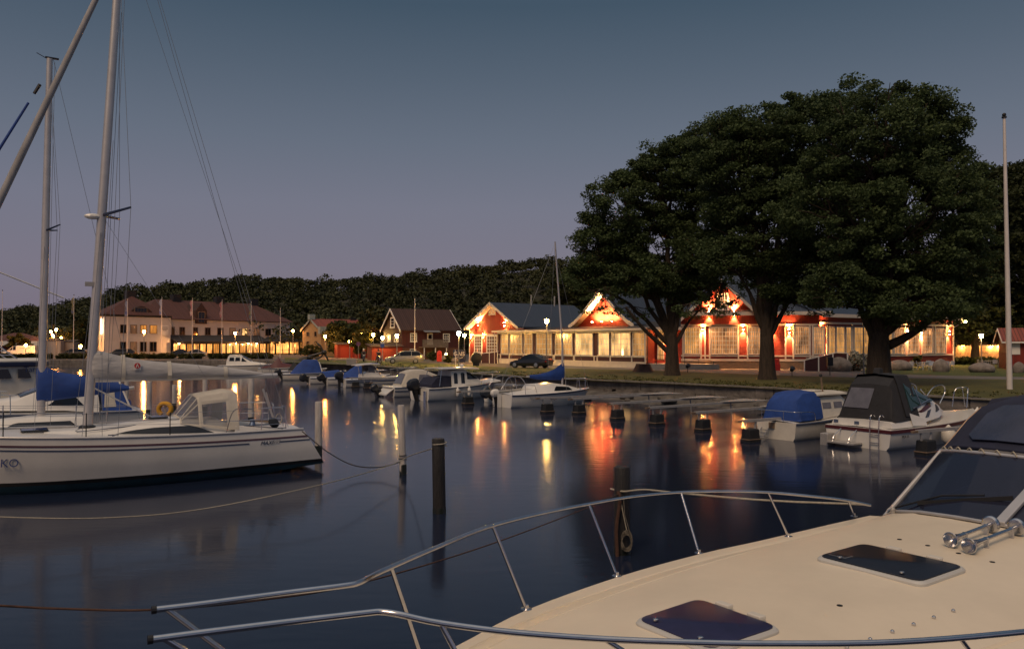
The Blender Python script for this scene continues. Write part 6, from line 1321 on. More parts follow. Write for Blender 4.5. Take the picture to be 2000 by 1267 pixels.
b = covered('boat with long maroon cover rising to a peak, moored by the left quay', W(503, 729, 0), R(10), 6.0, 2.0, [(.3, .62, .7, .7, .5), (1.6, .62, 1.05, .8, .4), (2.3, .64, 1.9, .6, .1), (2.7, .66, 1.15, .6, .3), (4.6, .75, .85, .4, .2)], 'maroon')
b = Boat('cabin_boat', 'white cabin motor boat by the left quay seen above the grey sail cover', 'motor boat', W(424, 727, 0), R(4), 7.5, 2.5, .8, 1.0); r = b.root
secs = [(1.0, .8, 1.3, .9, .8), (1.2, .8, 1.95, .9, .72), (2.7, .84, 1.95, .9, .70), (3.9, .9, 1.25, .75, .6), (5.5, .95, 1.05, .4, .3)]; cab(secs, 'cabin', 'gel', r); front(secs, 2, 'windscreen', 'tint', r, .1)
for x in (1.35, 2.05): panel(secs, [(x, 1.35), (x + .6, 1.35), (x + .55, 1.8), (x + .05, 1.8)], 'side_window', 'tint', r)
panel(secs, [(2.8, 1.3), (3.4, 1.3), (2.85, 1.8)], 'side_window', 'tint', r); MB().bx(1.3, 2.5, -.6, .6, 2.0, 2.12).build('roof_hatch', 'gel', r, bev=.03)

# ---- blue covered cabin boat on the right
cR, cL = W(1555, 862, 0), W(1478, 853, 0); d = cR - cL; hd = math.atan2(-(-d.x), -d.y) if False else math.atan2(d.x, -d.y)
b = Boat('cabin_boat', 'old white cabin boat with bulging blue cockpit cover and folded stern ladder', 'motor boat', cR, hd, 6.6, d.length / .9, .66, 1.0, tf=.9, hull='gel_old', stripe='bluestripe', rake=.7); r = b.root; H = b.B / 2
x1 = b.p(1604, 800, -.8).x; zc = b.p(1590, 776, -.7).z; zt = b.p(1540, 765, 0).z
cv = [(.30, .70, .85, H * .86, H * .62), (.38, .72, zt - .35, H * .88, H * .66), (.8, .72, zt - .06, H * .90, H * .66), (1.5, .74, zt, H * .90, H * .70), (x1, .76, zc + .03, H * .90, H * .76), (x1 + .03, .76, zc + .03, H * .90, H * .76)]
cab(cv, 'cockpit_cover', 'blue', r, 50)
secs = [(x1 + .04, .72, zc - .02, H * .80, H * .66), (x1 + 1.6, .80, zc + .02, H * .78, H * .64), (x1 + 2.2, .9, zc - .25, H * .66, H * .5), (x1 + 3.1, .96, 1.1, H * .4, H * .3)]
cab(secs, 'cabin', 'gel_old', r)
for x in (x1 + .25, x1 + 1.0): panel(secs, [(x, 1.1), (x + .55, 1.1), (x + .55, zc - .22), (x, zc - .22)], 'cabin_window', 'vinyl', r)
MB().plate([[(x, y, zc + .05 + .08 * (1 - (y / (H * .75)) ** 2)) for y in (-H * .75, -H * .4, 0, H * .4, H * .75)] for x in (x1 - .1, x1 + 1.0, x1 + 1.9)], (0, 0, .05)).build('roof', 'gel_old', r, smooth=40)
MB().bx(x1 + .3, x1 + 1.0, -.3, .3, zc + .18, zc + .23).build('roof_hatch', 'gel_old', r, bev=.02)
pm = b.p(1607, 768, -.3); MB().tube([(pm.x, -.3, zc + .1), (pm.x - .12, -.3, zc + .75)], .03, 7).build('mast_stub', 'wood', r); MB().ball((pm.x - .13, -.3, zc + .8), .07, 8, 6).build('masthead_lamp', 'black', r)
rail(r, curve([(1.2, -H * .90, .72), (1.0, -H * .95, 1.02), (.1, -H * .88, 1.06), (.02, -H * .5, 1.07), (.02, H * .5, 1.07), (.1, H * .9, 1.06), (1.6, H * .98, 1.06)], 4), [((.06, y, 1.07), (.06, y, .70)) for y in (-H * .3, H * .7)], .013, 'stern_rail')
MB().bx(-.06, -.003, .05, .28, .40, .62).build('motor_bracket', 'wood', r); mb = MB()
for y in (.30, .62): mb.bar((-.02, y, .42), (-.34, y, .10), .03); mb.bar((-.34, y, .10), (-.10, y, .05), .03)
for k in (.3, .62): mb.bar((-.02 - .32 * k, .30, .42 - .32 * k), (-.02 - .32 * k, .62, .42 - .32 * k), .035)
mb.bar((-.34, .28, .10), (-.34, .64, .10), .035); mb.build('stern_ladder', 'galv', r)
# ---- cruiser with charcoal canopy
cR = W(1741, 881, 0); hd = R(32.5)
b = Boat('cabin_cruiser', 'white cabin cruiser with charcoal canopy, maroon stripe and steel boarding ladder', 'motor boat', cR, hd, 7.6, 2.75, .70, .98, tf=.92, rake=1.2, stripe=None, camber=.05); r = b.root; H = b.B / 2
for k in (-1, 1):
    MB().plate([[(b.xs(i / 18, 1), k * (b.hb(i / 18) + .015), b.sheer(i / 18) - .02), (b.xs(i / 18, 1), k * (b.hb(i / 18) + .012), b.sheer(i / 18) - .13)] for i in range(19)], (0, -k * .01, 0)).build('maroon_stripe', 'maroon', r)
MB().bx(-.02, .01, -H * .92, H * .92, .57, .68).build('stern_stripe', 'maroon', r)
z_ = b.sheer; x1 = b.p(1778, 800, -1.15).x; x2 = b.p(1828, 770, -1.0).x - .5; zt = b.p(1740, 731, 0).z
# raised coaming and cabin side
cs = [(.25, .72, .92, H * .86, H * .80), (2.2, .74, 1.02, H * .90, H * .84), (x1, .78, 1.28, H * .90, H * .80), (x1 + .9, .86, 1.55, H * .86, H * .70), (x2 + .7, .94, 1.56, H * .72, H * .55), (x2 + 1.6, 1.02, 1.32, H * .45, H * .35), (x2 + 2.2, 1.08, 1.14, H * .22, H * .15)]
cab(cs, 'superstructure', 'gel', r)
cv = [(.45, .92, 1.05, H * .82, H * .72), (.75, .94, zt - .35, H * .84, H * .58), (1.05, .96, zt - .10, H * .84, H * .55), (1.9, 1.0, zt, H * .84, H * .55), (x1 - .25, 1.1, zt, H * .84, H * .55), (x1 + .05, 1.22, zt - .05, H * .82, H * .55), (x1 + .30, 1.38, zt - .22, H * .78, H * .55)]
cab(cv, 'canopy', 'dark_canvas', r, 30)
(x0_, b0_, t0_, wb0, wt0), (x1_, b1_, t1_, wb1, wt1) = cv[0], cv[1]; n = Vector((-(t1_ - t0_), 0, x1_ - x0_)).normalized()
pa = Vector((x0_, 0, t0_)).lerp(Vector((x1_, 0, t1_)), .25) + n * .02; pb = Vector((x0_, 0, t0_)).lerp(Vector((x1_, 0, t1_)), .90) + n * .02
MB().prism([(pa.x, -.10, pa.z), (pa.x, .88, pa.z), (pb.x, .68, pb.z), (pb.x, -.22, pb.z)], n * .012).build('canopy_window', 'vinyl', r)
ws = [(x1 + .10, 1.26, zt - .16, H * .82, H * .60), (lerp(x1, x2, .5), 1.46, zt - .40, H * .78, H * .60), (x2 + .5, 1.54, 1.64, H * .66, H * .55)]
cab(ws, 'windscreen', mat('green_tint_glass', (.02, .05, .05), .06, spec=.6), r, 30); mb = MB()
for k in (-1, 1):
    mb.tube([(x1 + .25, k * H * .80, 1.34), (x1 + 1.6, k * H * .66, 1.60), ], .03, 6); mb.tube([(x1 + .9, k * H * .73, zt - .50), (x1 + 1.6, k * H * .64, 1.62)], .025, 6); mb.tube([(x1 + .75, k * H * .80, 1.46), (x1 + .45, k * H * .70, zt - .35)], .02, 6)
mb.build('windscreen_frame', 'steel', r)
panel(cs, [(x1 + .15, 1.10), (x1 + 1.6, 1.50), (x1 + 1.75, 1.36), (x1 + 1.1, 1.22)], 'maroon_flash', 'maroon', r)
panel(cs, [(x1 + .95, 1.00), (x1 + 1.25, 1.02), (x1 + 1.65, 1.26), (x1 + 1.35, 1.22)], 'cabin_window', 'tint', r); panel(cs, [(x1 + 1.95, 1.14), (x1 + 2.65, 1.18), (x1 + 2.55, 1.40), (x1 + 2.2, 1.38)], 'cabin_window', 'tint', r)
rail(r, curve([(x2 + .2, -H * .55, 1.6), (x2 + .9, -H * .5, 2.0), (x2 + 1.7, -H * .42, 2.05), (x2 + 1.9, -H * .40, 1.8), (x2 + 1.5, -H * .42, 1.38)], 5), [], .02, 'grab_rail'); rail(r, curve([(x2 + .2, H * .55, 1.6), (x2 + .9, H * .5, 2.0), (x2 + 1.7, H * .42, 2.05), (x2 + 1.9, H * .40, 1.8), (x2 + 1.5, H * .42, 1.38)], 5), [], .02, 'grab_rail')
rail(r, curve([(6.6, -.28, 1.1), (6.75, -.25, 1.75), (7.0, -.1, 1.85), (7.0, .1, 1.85), (6.75, .25, 1.75), (6.6, .28, 1.1)], 4), [((7.1, -.05, 1.1), (7.0, -.1, 1.85)), ((7.1, .05, 1.1), (7.0, .1, 1.85))], .018, 'pulpit')
mb = MB()
for y in (-H * .62, -H * .38): mb.tube(curve([(.25, y, 1.10), (.12, y, 1.16), (-.04, y, .98), (-.06, y, -.25)], 4), .02, 6)
for z in (-.05, .22, .50): mb.tube([(-.06, -H * .62, z), (-.06, -H * .38, z)], .018, 6)
mb.build('boarding_ladder', 'steel', r)
MB().bx(-.55, -.02, -H * .15, H * .62, .12, .17).build('bathing_platform', 'galv', r); mb = MB()
for y in (-.0, H * .45): mb.tube(curve([(-.01, y, .60), (-.40, y, .38), (-.52, y, .17)], 4), .018, 6)
mb.build('platform_strut', 'steel', r); MB().bx(-.45, -.02, H * .62, H * .86, -.1, .42).build('trim_box', 'galv', r, bev=.03)
for y in (.35, .95): MB().bx(.2375, .2475, H * y - .09 - .3, H * y + .09 - .3, .76, .87).build('transom_vent', 'bluestripe', r)
text('MEA 15', .13, 'black', r, (.55, -b.hb(.08) - .012, .44), (R(88), 0, 0)); text('Avenir', .16, 'inkgrey', r, (x1 + .25, -wside(cs, x1 + .3, 1.0) - .02, 1.0), (R(84), 0, 0), shear=.3) if False else None
MB().lathe([(.10, 0), (.10, .02)], 14, (x1 + 1.58, -wside(cs, x1 + 1.58, 1.44) - .012, 1.44), axis=(0, -1, .1)).build('emblem', 'wood', r)
MB().prism([(x1 + .45, .3, zt + .02), (x1 + .75, .3, zt + .02), (x1 + .7, .3, zt + .22), (x1 + .5, .3, zt + .22)], (0, .25, 0)).build('canopy_bag', 'dark_canvas', r, bev=.03)
pf = b.F @ Vector((2.9, -b.hb(.4) - .22, .36)); fender('big round pale fender on the side of the charcoal canopy cruiser', pf, .62, .24, 'gel_old')
fender('long white fender hanging from the bow of the charcoal canopy cruiser', b.F @ Vector((7.3, -.25, .62)), .8, .13, 'white', (0, R(18), hd))
# ---- dark blue covered boat far right behind the foreground boat
cvb = covered('dark blue covered boat whose stern peeps in at the right margin', W(1985, 868, 0) + Vector((.6, 0, 0)), R(30), 6.5, 2.6, [(.0, .6, .85, 1.1, .9), (.6, .6, 1.5, 1.15, .7), (3.6, .7, 1.6, 1.1, .7), (4.2, .8, 1.0, .8, .5)], 'navy', fs=.6, fb=.9)

# ---- mooring booms with floats
def boom(label, fpix, tip, L, hd, group='mooring booms with black floats', sc=1.0, platform=True, zb=.72):
    o = W(fpix[0], fpix[1], 0); r = thing('mooring_boom', label, 'mooring boom', o, hd, group)
    MB().loft([[(x - .40 * q * sc, -.28 * q * sc, z), (x + .40 * q * sc, -.28 * q * sc, z), (x + .40 * q * sc, .28 * q * sc, z), (x - .40 * q * sc, .28 * q * sc, z)] for z, q, x in ((-.25, 1.05, 0), (.10, 1.06, 0), (.12, .96, 0), (.44, .88, 0), (.47, .80, 0))]).build('float', 'rubber', r, bev=.02)
    MB().bx(-.44 * sc, .44 * sc, -.31 * sc, .31 * sc, .085, .115).build('float_band', 'wood', r)
    for x in (-.25, .25): MB().bar((x, 0, .46), (x * 1.15, 0, zb), .05, .06).build('bracket', 'galv', r)
    MB().prism([(-.5, -.06, zb), (L, -.06, zb - .05), (L, .06, zb - .05), (-.5, .06, zb)], (0, 0, .10)).build('beam', 'galv', r); MB().bx(-.75, -.503, -.05, .05, zb + .01, zb + .08).build('beam_end', 'wood', r)
    if platform:
        MB().prism([(L * .62, -.07, zb + .055), (L, -.75, zb + .03), (L, .75, zb + .03), (L * .62, .07, zb + .055)], (0, 0, .035)).build('platform', 'galv', r); MB().bar((L * .72, .0, zb), (L * .74, .0, -.4), .05).build('stay', 'galv', r)
    return r
for lab, fpx, L, hd in [('free mooring boom next to the small sailing boat, first of the empty row', (1131, 808), 7.5, R(40)), ('free mooring boom, second of the empty row, with a pale mark on its float', (1206, 819), 7.5, R(39)), ('free mooring boom, third of the empty row, with the brightest beam', (1283, 829), 7.5, R(39)),
                         ('free mooring boom nearest the blue covered cabin boat, fourth of the empty row', (1373, 841), 6.5, R(38))]: boom(lab, fpx, None, L, hd, sc=.74)
for lab, fpx, L, hd in [('mooring boom with black float in front of the small sailing boat hull', (1069, 806), 7.0, R(36)), ('mooring boom with black float before the wheelhouse boat, nearer the bow', (914, 790), 7.0, R(34)), ('mooring boom with black float before the wheelhouse boat, nearer the stern', (876, 779), 7.0, R(34)), ('mooring boom with black float beside the pale canopy boat stern', (741, 768), 6.5, R(30)),
                         ('mooring boom with black float before the console boat, right one', (718, 759), 6.5, R(28)), ('mooring boom with black float before the console boat, left one', (694, 756.5), 6.5, R(28)), ('mooring boom with tall black float at the left corner of the blue covered cabin boat', (1466, 862), 6.5, R(33)), ('rusty chain wrapped mooring boom between charcoal canopy cruiser and foreground boat', (1809, 887), 6.5, R(31))]: boom(lab, fpx, None, L, hd, platform=False, sc=.74)
# ---- mooring posts
def post(label, px, py_base, py_top, wpx, m, lean=0.0, Y=None, group='white mooring posts'):
    o = W(px, py_base, 0) if Y is None else A(px, 700, Y); o.z = 0; Yv = o.y; h = A(px, py_top, Yv).z; rad = wpx / 2 * Yv / FPX
    r = thing('mooring_post', label, 'mooring post', o, 0, group); g = random.Random(int(px)); n = 16
    rings = [[(lean * max(0, z) / h + rad * q * (1 + .03 * math.sin(k * 2.1 + z)) * math.cos(2 * math.pi * k / n), rad * q * (1 + .03 * math.cos(k * 1.7)) * math.sin(2 * math.pi * k / n), z) for k in range(n)] for z, q in ((-2.0, 1.02), (.0, 1.02), (h * .5, 1.0), (h - .03, .98), (h, .90))]
    MB().loft(rings).build('pile', m, r, smooth=40)
    w0 = .26 if m == 'post_white' else .10
    MB().lathe([(rad * 1.045, -1.0), (rad * 1.05, w0), (rad * 1.02, w0 + .02)], 16).build('waterline_growth', 'wet', r, smooth=50)
    return r, rad, h
post('white peeling mooring post leaning slightly, alone in the middle of the harbour basin', 787, 926, 791, 13.5, 'post_white', -.06, group=None)
post('white mooring post right behind the sailing yacht stern', 622, 886, 784, 14, 'post_white')
post('white mooring post rising behind the yacht cockpit rail', 491, 800, 739, 11, 'post_white', Y=36)
post('white mooring post behind the cream sprayhood, below the boom', 401, 800, 738, 9, 'post_white', Y=42)
post('short white mooring post behind the yellow lifebuoy', 341, 800, 751, 8, 'post_white', Y=44)
post('white mooring post near the blue draped sail boom end', 292, 800, 745, 10, 'post_white', Y=40)
post('white thin mooring post just right of the blue sail cover', 248, 800, 742, 8, 'post_white', Y=43)
post('black tarred mooring post standing alone right of the white yacht', 858, 1001, 856, 25, 'post_black', -.03, group='black mooring posts')
pb, prad, ph = post('black tarred mooring post hung with coiled ropes behind the foreground bow rail', 1215, 1080, 911, 32, 'post_black', 0, group='black mooring posts')
# ropes
def rope(label, pts, rad, m, name='mooring_rope'): return tag(MB().tube(pts, rad, 6).build(name, m, smooth=60), label, 'rope')
P1, P2 = W(858, 1001, 0), W(787, 926, 0); PB = W(1215, 1080, 0)
t1 = A(843, 876, P1.y - .14); w1 = A(781, 900, P2.y - .1)
rope('thin pale rope from the black post past the white post to the left margin', curve([t1, A(800, 890, P2.y - .4), A(765, 907, P2.y - 1.0), A(640, 943, 17.5), A(400, 993, 15.5), A(200, 1011, 14.5), A(0, 1009, 13.8), A(-200, 1000, 13)], 6), .012, 'rope')
rope('dark mooring rope sagging from the yacht stern to the white post', curve([A(590, 842, 22.2), A(640, 882, 22.0), A(690, 908, 22.0), A(740, 912, 22.0), A(781, 902, P2.y - .1)], 6), .016, 'darkrope')
rope('pale rope loop tied round the top of the lone black post', [P1 + Vector((.15 * math.cos(a), .15 * math.sin(a), A(858, 871, P1.y).z + .012 * a)) for a in [k * .4 for k in range(26)]], .012, 'rope')
rope('dark rope loop tied round the lone white post above the water', [P2 + Vector((.115 * math.cos(a) - .01, .115 * math.sin(a), A(787, 898, P2.y).z + .012 * a)) for a in [k * .4 for k in range(32)]], .012, 'darkrope')
rope('brown rope running from the left margin along the bow rail to the roped black post', curve([A(-60, 1180, 5.5), A(0, 1182, 5.6), A(120, 1188, 5.8), A(300, 1190, 6.0), A(500, 1172, 6.6), A(700, 1139, 7.6), A(950, 1065, 9.6), A(1150, 990, 12.2), PB + Vector((-.1, -.22, A(1205, 960, PB.y).z))], 8), .0085, 'rustrope')
rope('pale rope from the roped black post to the foreground boat side', curve([PB + Vector((-.19, .05, A(1200, 955, PB.y).z)), PB + Vector((0, -.20, A(1215, 955, PB.y).z)), A(1260, 956, 13), A(1330, 963, 12.2), A(1500, 977, 11.2), A(1690, 985, 10.4)], 6), .016, 'rope')
rope('frayed brown rope hanging down the roped black post', curve([PB + Vector((-.10, -.17, 1.1)), PB + Vector((-.06, -.20, .95)), PB + Vector((-.12, -.20, .5)), PB + Vector((-.11, -.19, .15)), PB + Vector((-.10, -.19, -.1))], 5), .035, 'rustrope')
co = []
for k in range(70): a = k * .42; co.append(PB + Vector((.05 + .085 * math.cos(a) + .01 * math.sin(k * .9), -.21 - .015 * math.cos(k * 1.3), .30 + .15 * math.sin(a) - .0012 * k)))
rope('coil of pale rope hanging on the roped black post', [PB + Vector((.0, -.18, 1.02)), PB + Vector((.02, -.2, .7))] + co, .009, 'coilrope')
rope('second pale rope end tied to the roped black post above the coil', curve([PB + Vector((-.07, -.17, 1.08)), PB + Vector((-.04, -.19, .9)), PB + Vector((.03, -.2, .55)), PB + Vector((.07, -.2, .38))], 5), .010, 'rope')

# ================================================================ YACHT AND BOATS ON THE LEFT
HDL = R(-147.3)
def yacht():
    b = Boat.__new__(Boat); f = Vector((math.cos(HDL), math.sin(HDL), 0)); l = Vector((-f.y, f.x, 0)); o = W(592, 919, 0) - l * 1.15
    b.root = r = thing('sailing_yacht', 'long white sailing yacht with grey sail cover, cream sprayhood and tall raked mast', 'sailing yacht', o, HDL)
    b.F = frame(o, HDL); b.L, b.B, b.fs, b.fb, b.tf, b.full, b.rake, b.trk, b.side = 9.6, 3.25, 1.17, 1.52, .72, .48, 1.0, -.75, 1
    N = 24
    def X(t, z): return b.L * t - b.rake * (1 - min(1, max(0, z / b.sheer(t)))) * t ** 5 - .75 * (1 - min(1, max(0, z / 1.17))) * (1 - t) ** 10
    def Yh(t, z): 
        q = z / b.sheer(t); prof = itp([(-.35, .0), (-.2, .55), (0, .84), (.2, .925), (.5, .98), (.8, 1.0), (1, .99)], q); return b.hb(t) * max(prof - .35 * t ** 3 * (1 - max(0, q)), .01)
    def zmin(t): return itp([(0, .16), (.10, .06), (.25, -.25), (1, -.35)], t)
    def shell(name, m, za, zb, n, cap=False):
        rings = []
        for i in range(N + 1):
            t = i / N; pts = []
            zs = [lerp(za(t), zb(t), k / n) for k in range(n + 1)]
            row = [(X(t, z), Yh(t, z), z) for z in zs]; rings.append(row)
        mb = MB(); mb.sheet(rings); mb.sheet([[(x, -y, z) for x, y, z in row] for row in rings])
        if cap: row = rings[0]; mb.add(row + [(x, -y, z) for x, y, z in reversed(row)], [tuple(range(2 * len(row)))])
        return mb.build(name, m, r, smooth=60)
    shell('hull', 'gel', lambda t: b.sheer(t), lambda t: .30, 8, True)
    shell('boot_stripe', 'black', lambda t: .30, lambda t: .205, 1, True)
    shell('antifouling', 'antifoul', lambda t: .205, lambda t: min(.204, zmin(t)), 5, True)
    PLUM = mat('plum_stripe', (.10, .05, .07), .4)
    for dz, h, m, rg in ((.16, .05, PLUM, range(N)), (.27, .035, 'bluestripe', range(0, 3)), (.27, .035, 'bluestripe', range(4, N))):
        for k in (-1, 1):
            MB().plate([[(X(i / N, b.sheer(i / N) - q), k * (Yh(i / N, b.sheer(i / N) - q) + .008), b.sheer(i / N) - q) for q in (dz, dz + h)] for i in rg], (0, -k * .006, 0)).build('hull_stripe', m, r)
    rows = [[(X(i / N, b.sheer(i / N)), b.hb(i / N) * k * .99, b.sheer(i / N) - .01 + .05 * (1 - k * k)) for k in (-1, -.92, -.5, 0, .5, .92, 1)] for i in range(N + 1)]
    MB().sheet(rows).build('deck', 'gel', r, smooth=40)
    for k in (-1, 1): MB().tube([(X(i / N, 9), k * (b.hb(i / N) - .02), b.sheer(i / N) + .02) for i in range(N + 1)], .03, 6).build('toe_rail', 'alu', r, smooth=60)
    P = b.p
    # coach roof
    x0, x1, x2 = P(440, 810, .8).x, P(395, 800, .5).x, P(172, 815, 0).x
    secs = [(x0 - .25, 1.14, 1.30, 1.0, .92), (x0 + .1, 1.16, 1.50, 1.02, .86), (x1 + .4, 1.18, 1.58, 1.02, .80), (x2 - 1.2, 1.22, 1.52, .95, .70), (x2 - .2, 1.25, 1.42, .78, .55), (x2 + 1.0, 1.32, 1.40, .45, .30)]
    secs.sort(); cab(secs, 'coach_roof', 'gel', r, 40)
    w0, w1 = P(420, 835, .95).x, P(212, 840, .9).x
    panel(secs, [(w0, 1.205), (w1, 1.27), (w1 - .5, 1.37), (w1 - 1.1, 1.42), (w0 + .55, 1.43)], 'cabin_window', 'tint', r, off=.03)
    MB().bx(x2 - 1.9, x2 - 1.4, -.28, .28, 1.60, 1.64).build('roof_hatch', 'tint', r, bev=.02); MB().bx(x2 + .9, x2 + 1.5, -.3, .3, 1.42, 1.46).build('foredeck_hatch', 'tint', r, bev=.02)
    # cockpit
    mb = MB()
    for k in (-1, 1): mb.loft([[(x, k * a, 1.12), (x, k * (a - .06), h), (x, k * (a - .34), h), (x, k * (a - .38), 1.12)] for x, a, h in ((.55, .98, 1.22), (1.4, 1.06, 1.32), (x0 - .2, 1.08, 1.38))])
    mb.build('coaming', 'gel', r, bev=.02); MB().bx(.5, x0 - .2, -.62, .62, 1.172, 1.185).build('cockpit_sole', mat('blue_grey_deck', (.10, .12, .17), .7), r)
    for k in (-1, 1): MB().bx(.6, x0 - .4, k * .82 - .18, k * .82 + .18, 1.335, 1.345).build('coaming_pad', mat('blue_grey_pad', (.09, .11, .16), .7), r) if k > 0 else None
    for px in (392, 432):
        q = P(px + 60, 830, .8); MB().lathe([(.10, 0), (.08, .05), (.06, .09), (.09, .15), (.05, .17)], 12, (q.x, .86, 1.345)).build('winch', mat('blue_winch', (.12, .17, .28), .4, .6), r, smooth=40)
    # sprayhood
    a0, a1, a2 = P(345, 800, .3).x, P(378, 772, .5).x, P(462, 780, .7).x; zt = P(430, 764, .2).z
    hs = [(a2, 1.25, zt - .02, 1.05, .74), (a2 + .25, 1.28, zt + .01, 1.05, .74), (a1 - .1, 1.40, zt - .10, 1.0, .70), (a0, 1.48, 1.56, .85, .72)]
    hr_ = [[Vector(v) for v in ((x, -wb, zb), (x, -lerp(wb, wt, .8), lerp(zb, zt_, .80)), (x, -wt * .9, zt_), (x, 0, zt_ + .05), (x, wt * .9, zt_), (x, lerp(wb, wt, .8), lerp(zb, zt_, .80)), (x, wb, zb))] for x, zb, zt_, wb, wt in hs]
    mb = MB(); vm = MB()
    for i in range(3):
        for k in range(6):
            q = [hr_[i][k], hr_[i][k + 1], hr_[i + 1][k + 1], hr_[i + 1][k]]; win = (k in (0, 5) and i in (1,)) or (i == 2)
            if not win: mb.plate([[q[0], q[1]], [q[3], q[2]]], (0, 0, .006)); continue
            c = sum(q, Vector()) / 4; inn = [c + (v - c) * .84 for v in q]
            for j in range(4): mb.plate([[q[j], q[(j + 1) % 4]], [inn[j], inn[(j + 1) % 4]]], (0, 0, .004))
            vm.add(inn, [(0, 1, 2, 3)])
    mb.build('sprayhood', 'light_canvas', r, smooth=50)
    CV = mat('sprayhood_vinyl', (.20, .20, .22), .15); nt = CV.node_tree; tr = nt.nodes.new('ShaderNodeBsdfTransparent'); mx2 = nt.nodes.new('ShaderNodeMixShader'); mx2.inputs[0].default_value = .55
    nt.links.new(nt.nodes['Principled BSDF'].outputs[0], mx2.inputs[1]); nt.links.new(tr.outputs[0], mx2.inputs[2]); nt.links.new(mx2.outputs[0], nt.nodes['Material Output'].inputs[0])
    vm.build('sprayhood_window', CV, r)
    # spars
    mb_, mt = P(172, 812, 0), P(228, 0, 0); ax = (mt.x - mb_.x) / (mt.z - mb_.z); TOP = 16.0; mx = lambda z: mb_.x + ax * (z - mb_.z)
    MB().tube([(mx(z), 0, z) for z in (1.35, 5, 9, 13, TOP)], [.118, .115, .11, .10, .08], 12, flat=.75).build('mast', 'alu', r, smooth=60)
    MB().lathe([(.22, 0), (.20, .1), (.15, .14)], 14, (mx(1.35), 0, 1.36)).build('mast_collar', 'black', r)
    e = P(541, 733, 0); bz = P(185, 741, 0).z; MB().tube([(mx(bz) - .1, 0, bz), (e.x, 0, e.z)], .075, 10).build('boom', 'alu', r, smooth=60)
    sc = []
    for px, yt, w in ((520, 728, .05), (490, 723, .09), (440, 716, .13), (390, 711, .15), (330, 706, .17), (280, 702, .18), (240, 694, .18), (210, 686, .17), (192, 680, .15), (176, 681, .13)):
        q = P(px, yt, 0); zb_ = lerp(bz, e.z, (q.x - mx(bz)) / (e.x - mx(bz))) - .02; h = q.z - zb_; j = .018 * math.sin(px * .7)
        if px > 500: zb_ += .07; h = max(.05, q.z - zb_)
        sc.append([(q.x, 0, q.z), (q.x, w * .6, q.z - h * .15 + j), (q.x, w + j, zb_ + h * .55), (q.x, w * (1.05) - j, zb_ + h * .22), (q.x, w * .5, zb_), (q.x, -w * .5, zb_), (q.x, -w * 1.05, zb_ + h * .22), (q.x, -w - j, zb_ + h * .55), (q.x, -w * .6, q.z - h * .15 - j)])
    o = MB().loft(sc).build('sail_cover', 'grey_canvas', r, smooth=60, sub=1)
    for px in (253, 357, 433):
        q = P(px, 705, 0); i = min(range(len(sc)), key=lambda i_: abs(sc[i_][0][0] - q.x)); ring = [Vector(v) for v in sc[i]]; c = sum(ring, Vector()) / len(ring)
        MB().loft([[(v.x + dx, (v.y) * 1.06, c.z + (v.z - c.z) * 1.05) for v in ring] for dx in (-.05, .05)]).build('cover_strap', 'light_canvas', r, smooth=60)
    q = P(268, 714, .2); o = MB().lathe([(.075, 0), (.075, .006)], 20, (q.x, .225, q.z), axis=(0, 1, .1)).build('sail_emblem', 'redpaint', r); MB().bx(q.x - .09, q.x + .09, .205, .215, q.z - .11, q.z + .09).build('emblem_patch', 'white', r)
    o = MB().bar((q.x - .03, .236, q.z - .05), (q.x, .236, q.z + .05), .014).bar((q.x + .03, .236, q.z - .05), (q.x, .236, q.z + .05), .014).build('emblem_mark', 'white', r)
    # spreaders and rigging
    zs = P(190, 420, 0).z; sp = {}
    for k in (-1, 1): sp[k] = Vector((mx(zs) - .55, k * 1.15, zs + .10)); MB().tube([(mx(zs), 0, zs), sp[k]], [.045, .03], 8, flat=.5).build('spreader', 'darkblue', r)
    MB().ball((mx(zs) + .22, .02, zs - .05), (.20, .10, .08), 10, 6).build('deck_light', 'gel', r); q = P(172, 555, 0); MB().bx(mx(q.z) + .08, mx(q.z) + .28, -.07, .07, q.z - .05, q.z + .06).build('steaming_light', 'galv', r)
    FZ = 13.9; bow = Vector((b.L - .15, 0, 1.52))
    jib = [bow.lerp(Vector((mx(FZ) + .1, 0, FZ)), t) for t in (.03, .06, .3, .6, .9, .97)]; MB().tube(jib, [.03, .085, .09, .085, .07, .02], 10).build('furled_jib', mat('furled_sail', (.36, .35, .35), .8, var=.3, vscale=3, stretch=(1, 1, .3)), r, smooth=60); MB().lathe([(.10, 0), (.13, .05), (.13, .16), (.10, .2)], 12, (bow.x, 0, 1.55)).build('furling_drum', 'black', r)
    mb = MB()
    for k in (-1, 1):
        for dx, top in ((-.35, 13.9), (0, zs), (.45, zs)):
            cp = (mx(2) - .2 + dx, k * 1.25, 1.25)
            if top > 10: mb.tube([(mx(top), 0, top), sp[k], cp], .006, 4)
            else: mb.tube([(mx(top), 0, top - .1), cp], .006, 4)
        mb.tube([(mx(TOP), 0, TOP), (.25, k * .55, 1.2)], .006, 4)
    for i, (yy, zz) in enumerate(((.05, 9), (-.06, 12.5), (.09, 14.5))): mb.tube([(mx(zz) - .14, yy, zz), (mx(2) - .18 - .1 * i, yy * 2.0, 1.6)], .006, 4)
    mb.tube([(mx(14.8), 0, 14.8), (e.x + .2, 0, e.z + .1)], .005, 4); mb.tube([(e.x + .3, 0, e.z), (.9, 0, 1.35)], .012, 5); mb.tube([(mx(zs), .05, zs), (2.4, .4, 2.5)], .004, 4)
    mb.build('rigging', 'wire', r)
    MB().tube([(mx(2.4) - .1, .05, 2.45), (mx(2.4) - 1.5, .05, 1.62)], .02, 8).build('kicker', 'alu', r)
    # pushpit, stanchions, guard wires
    dz = 1.2
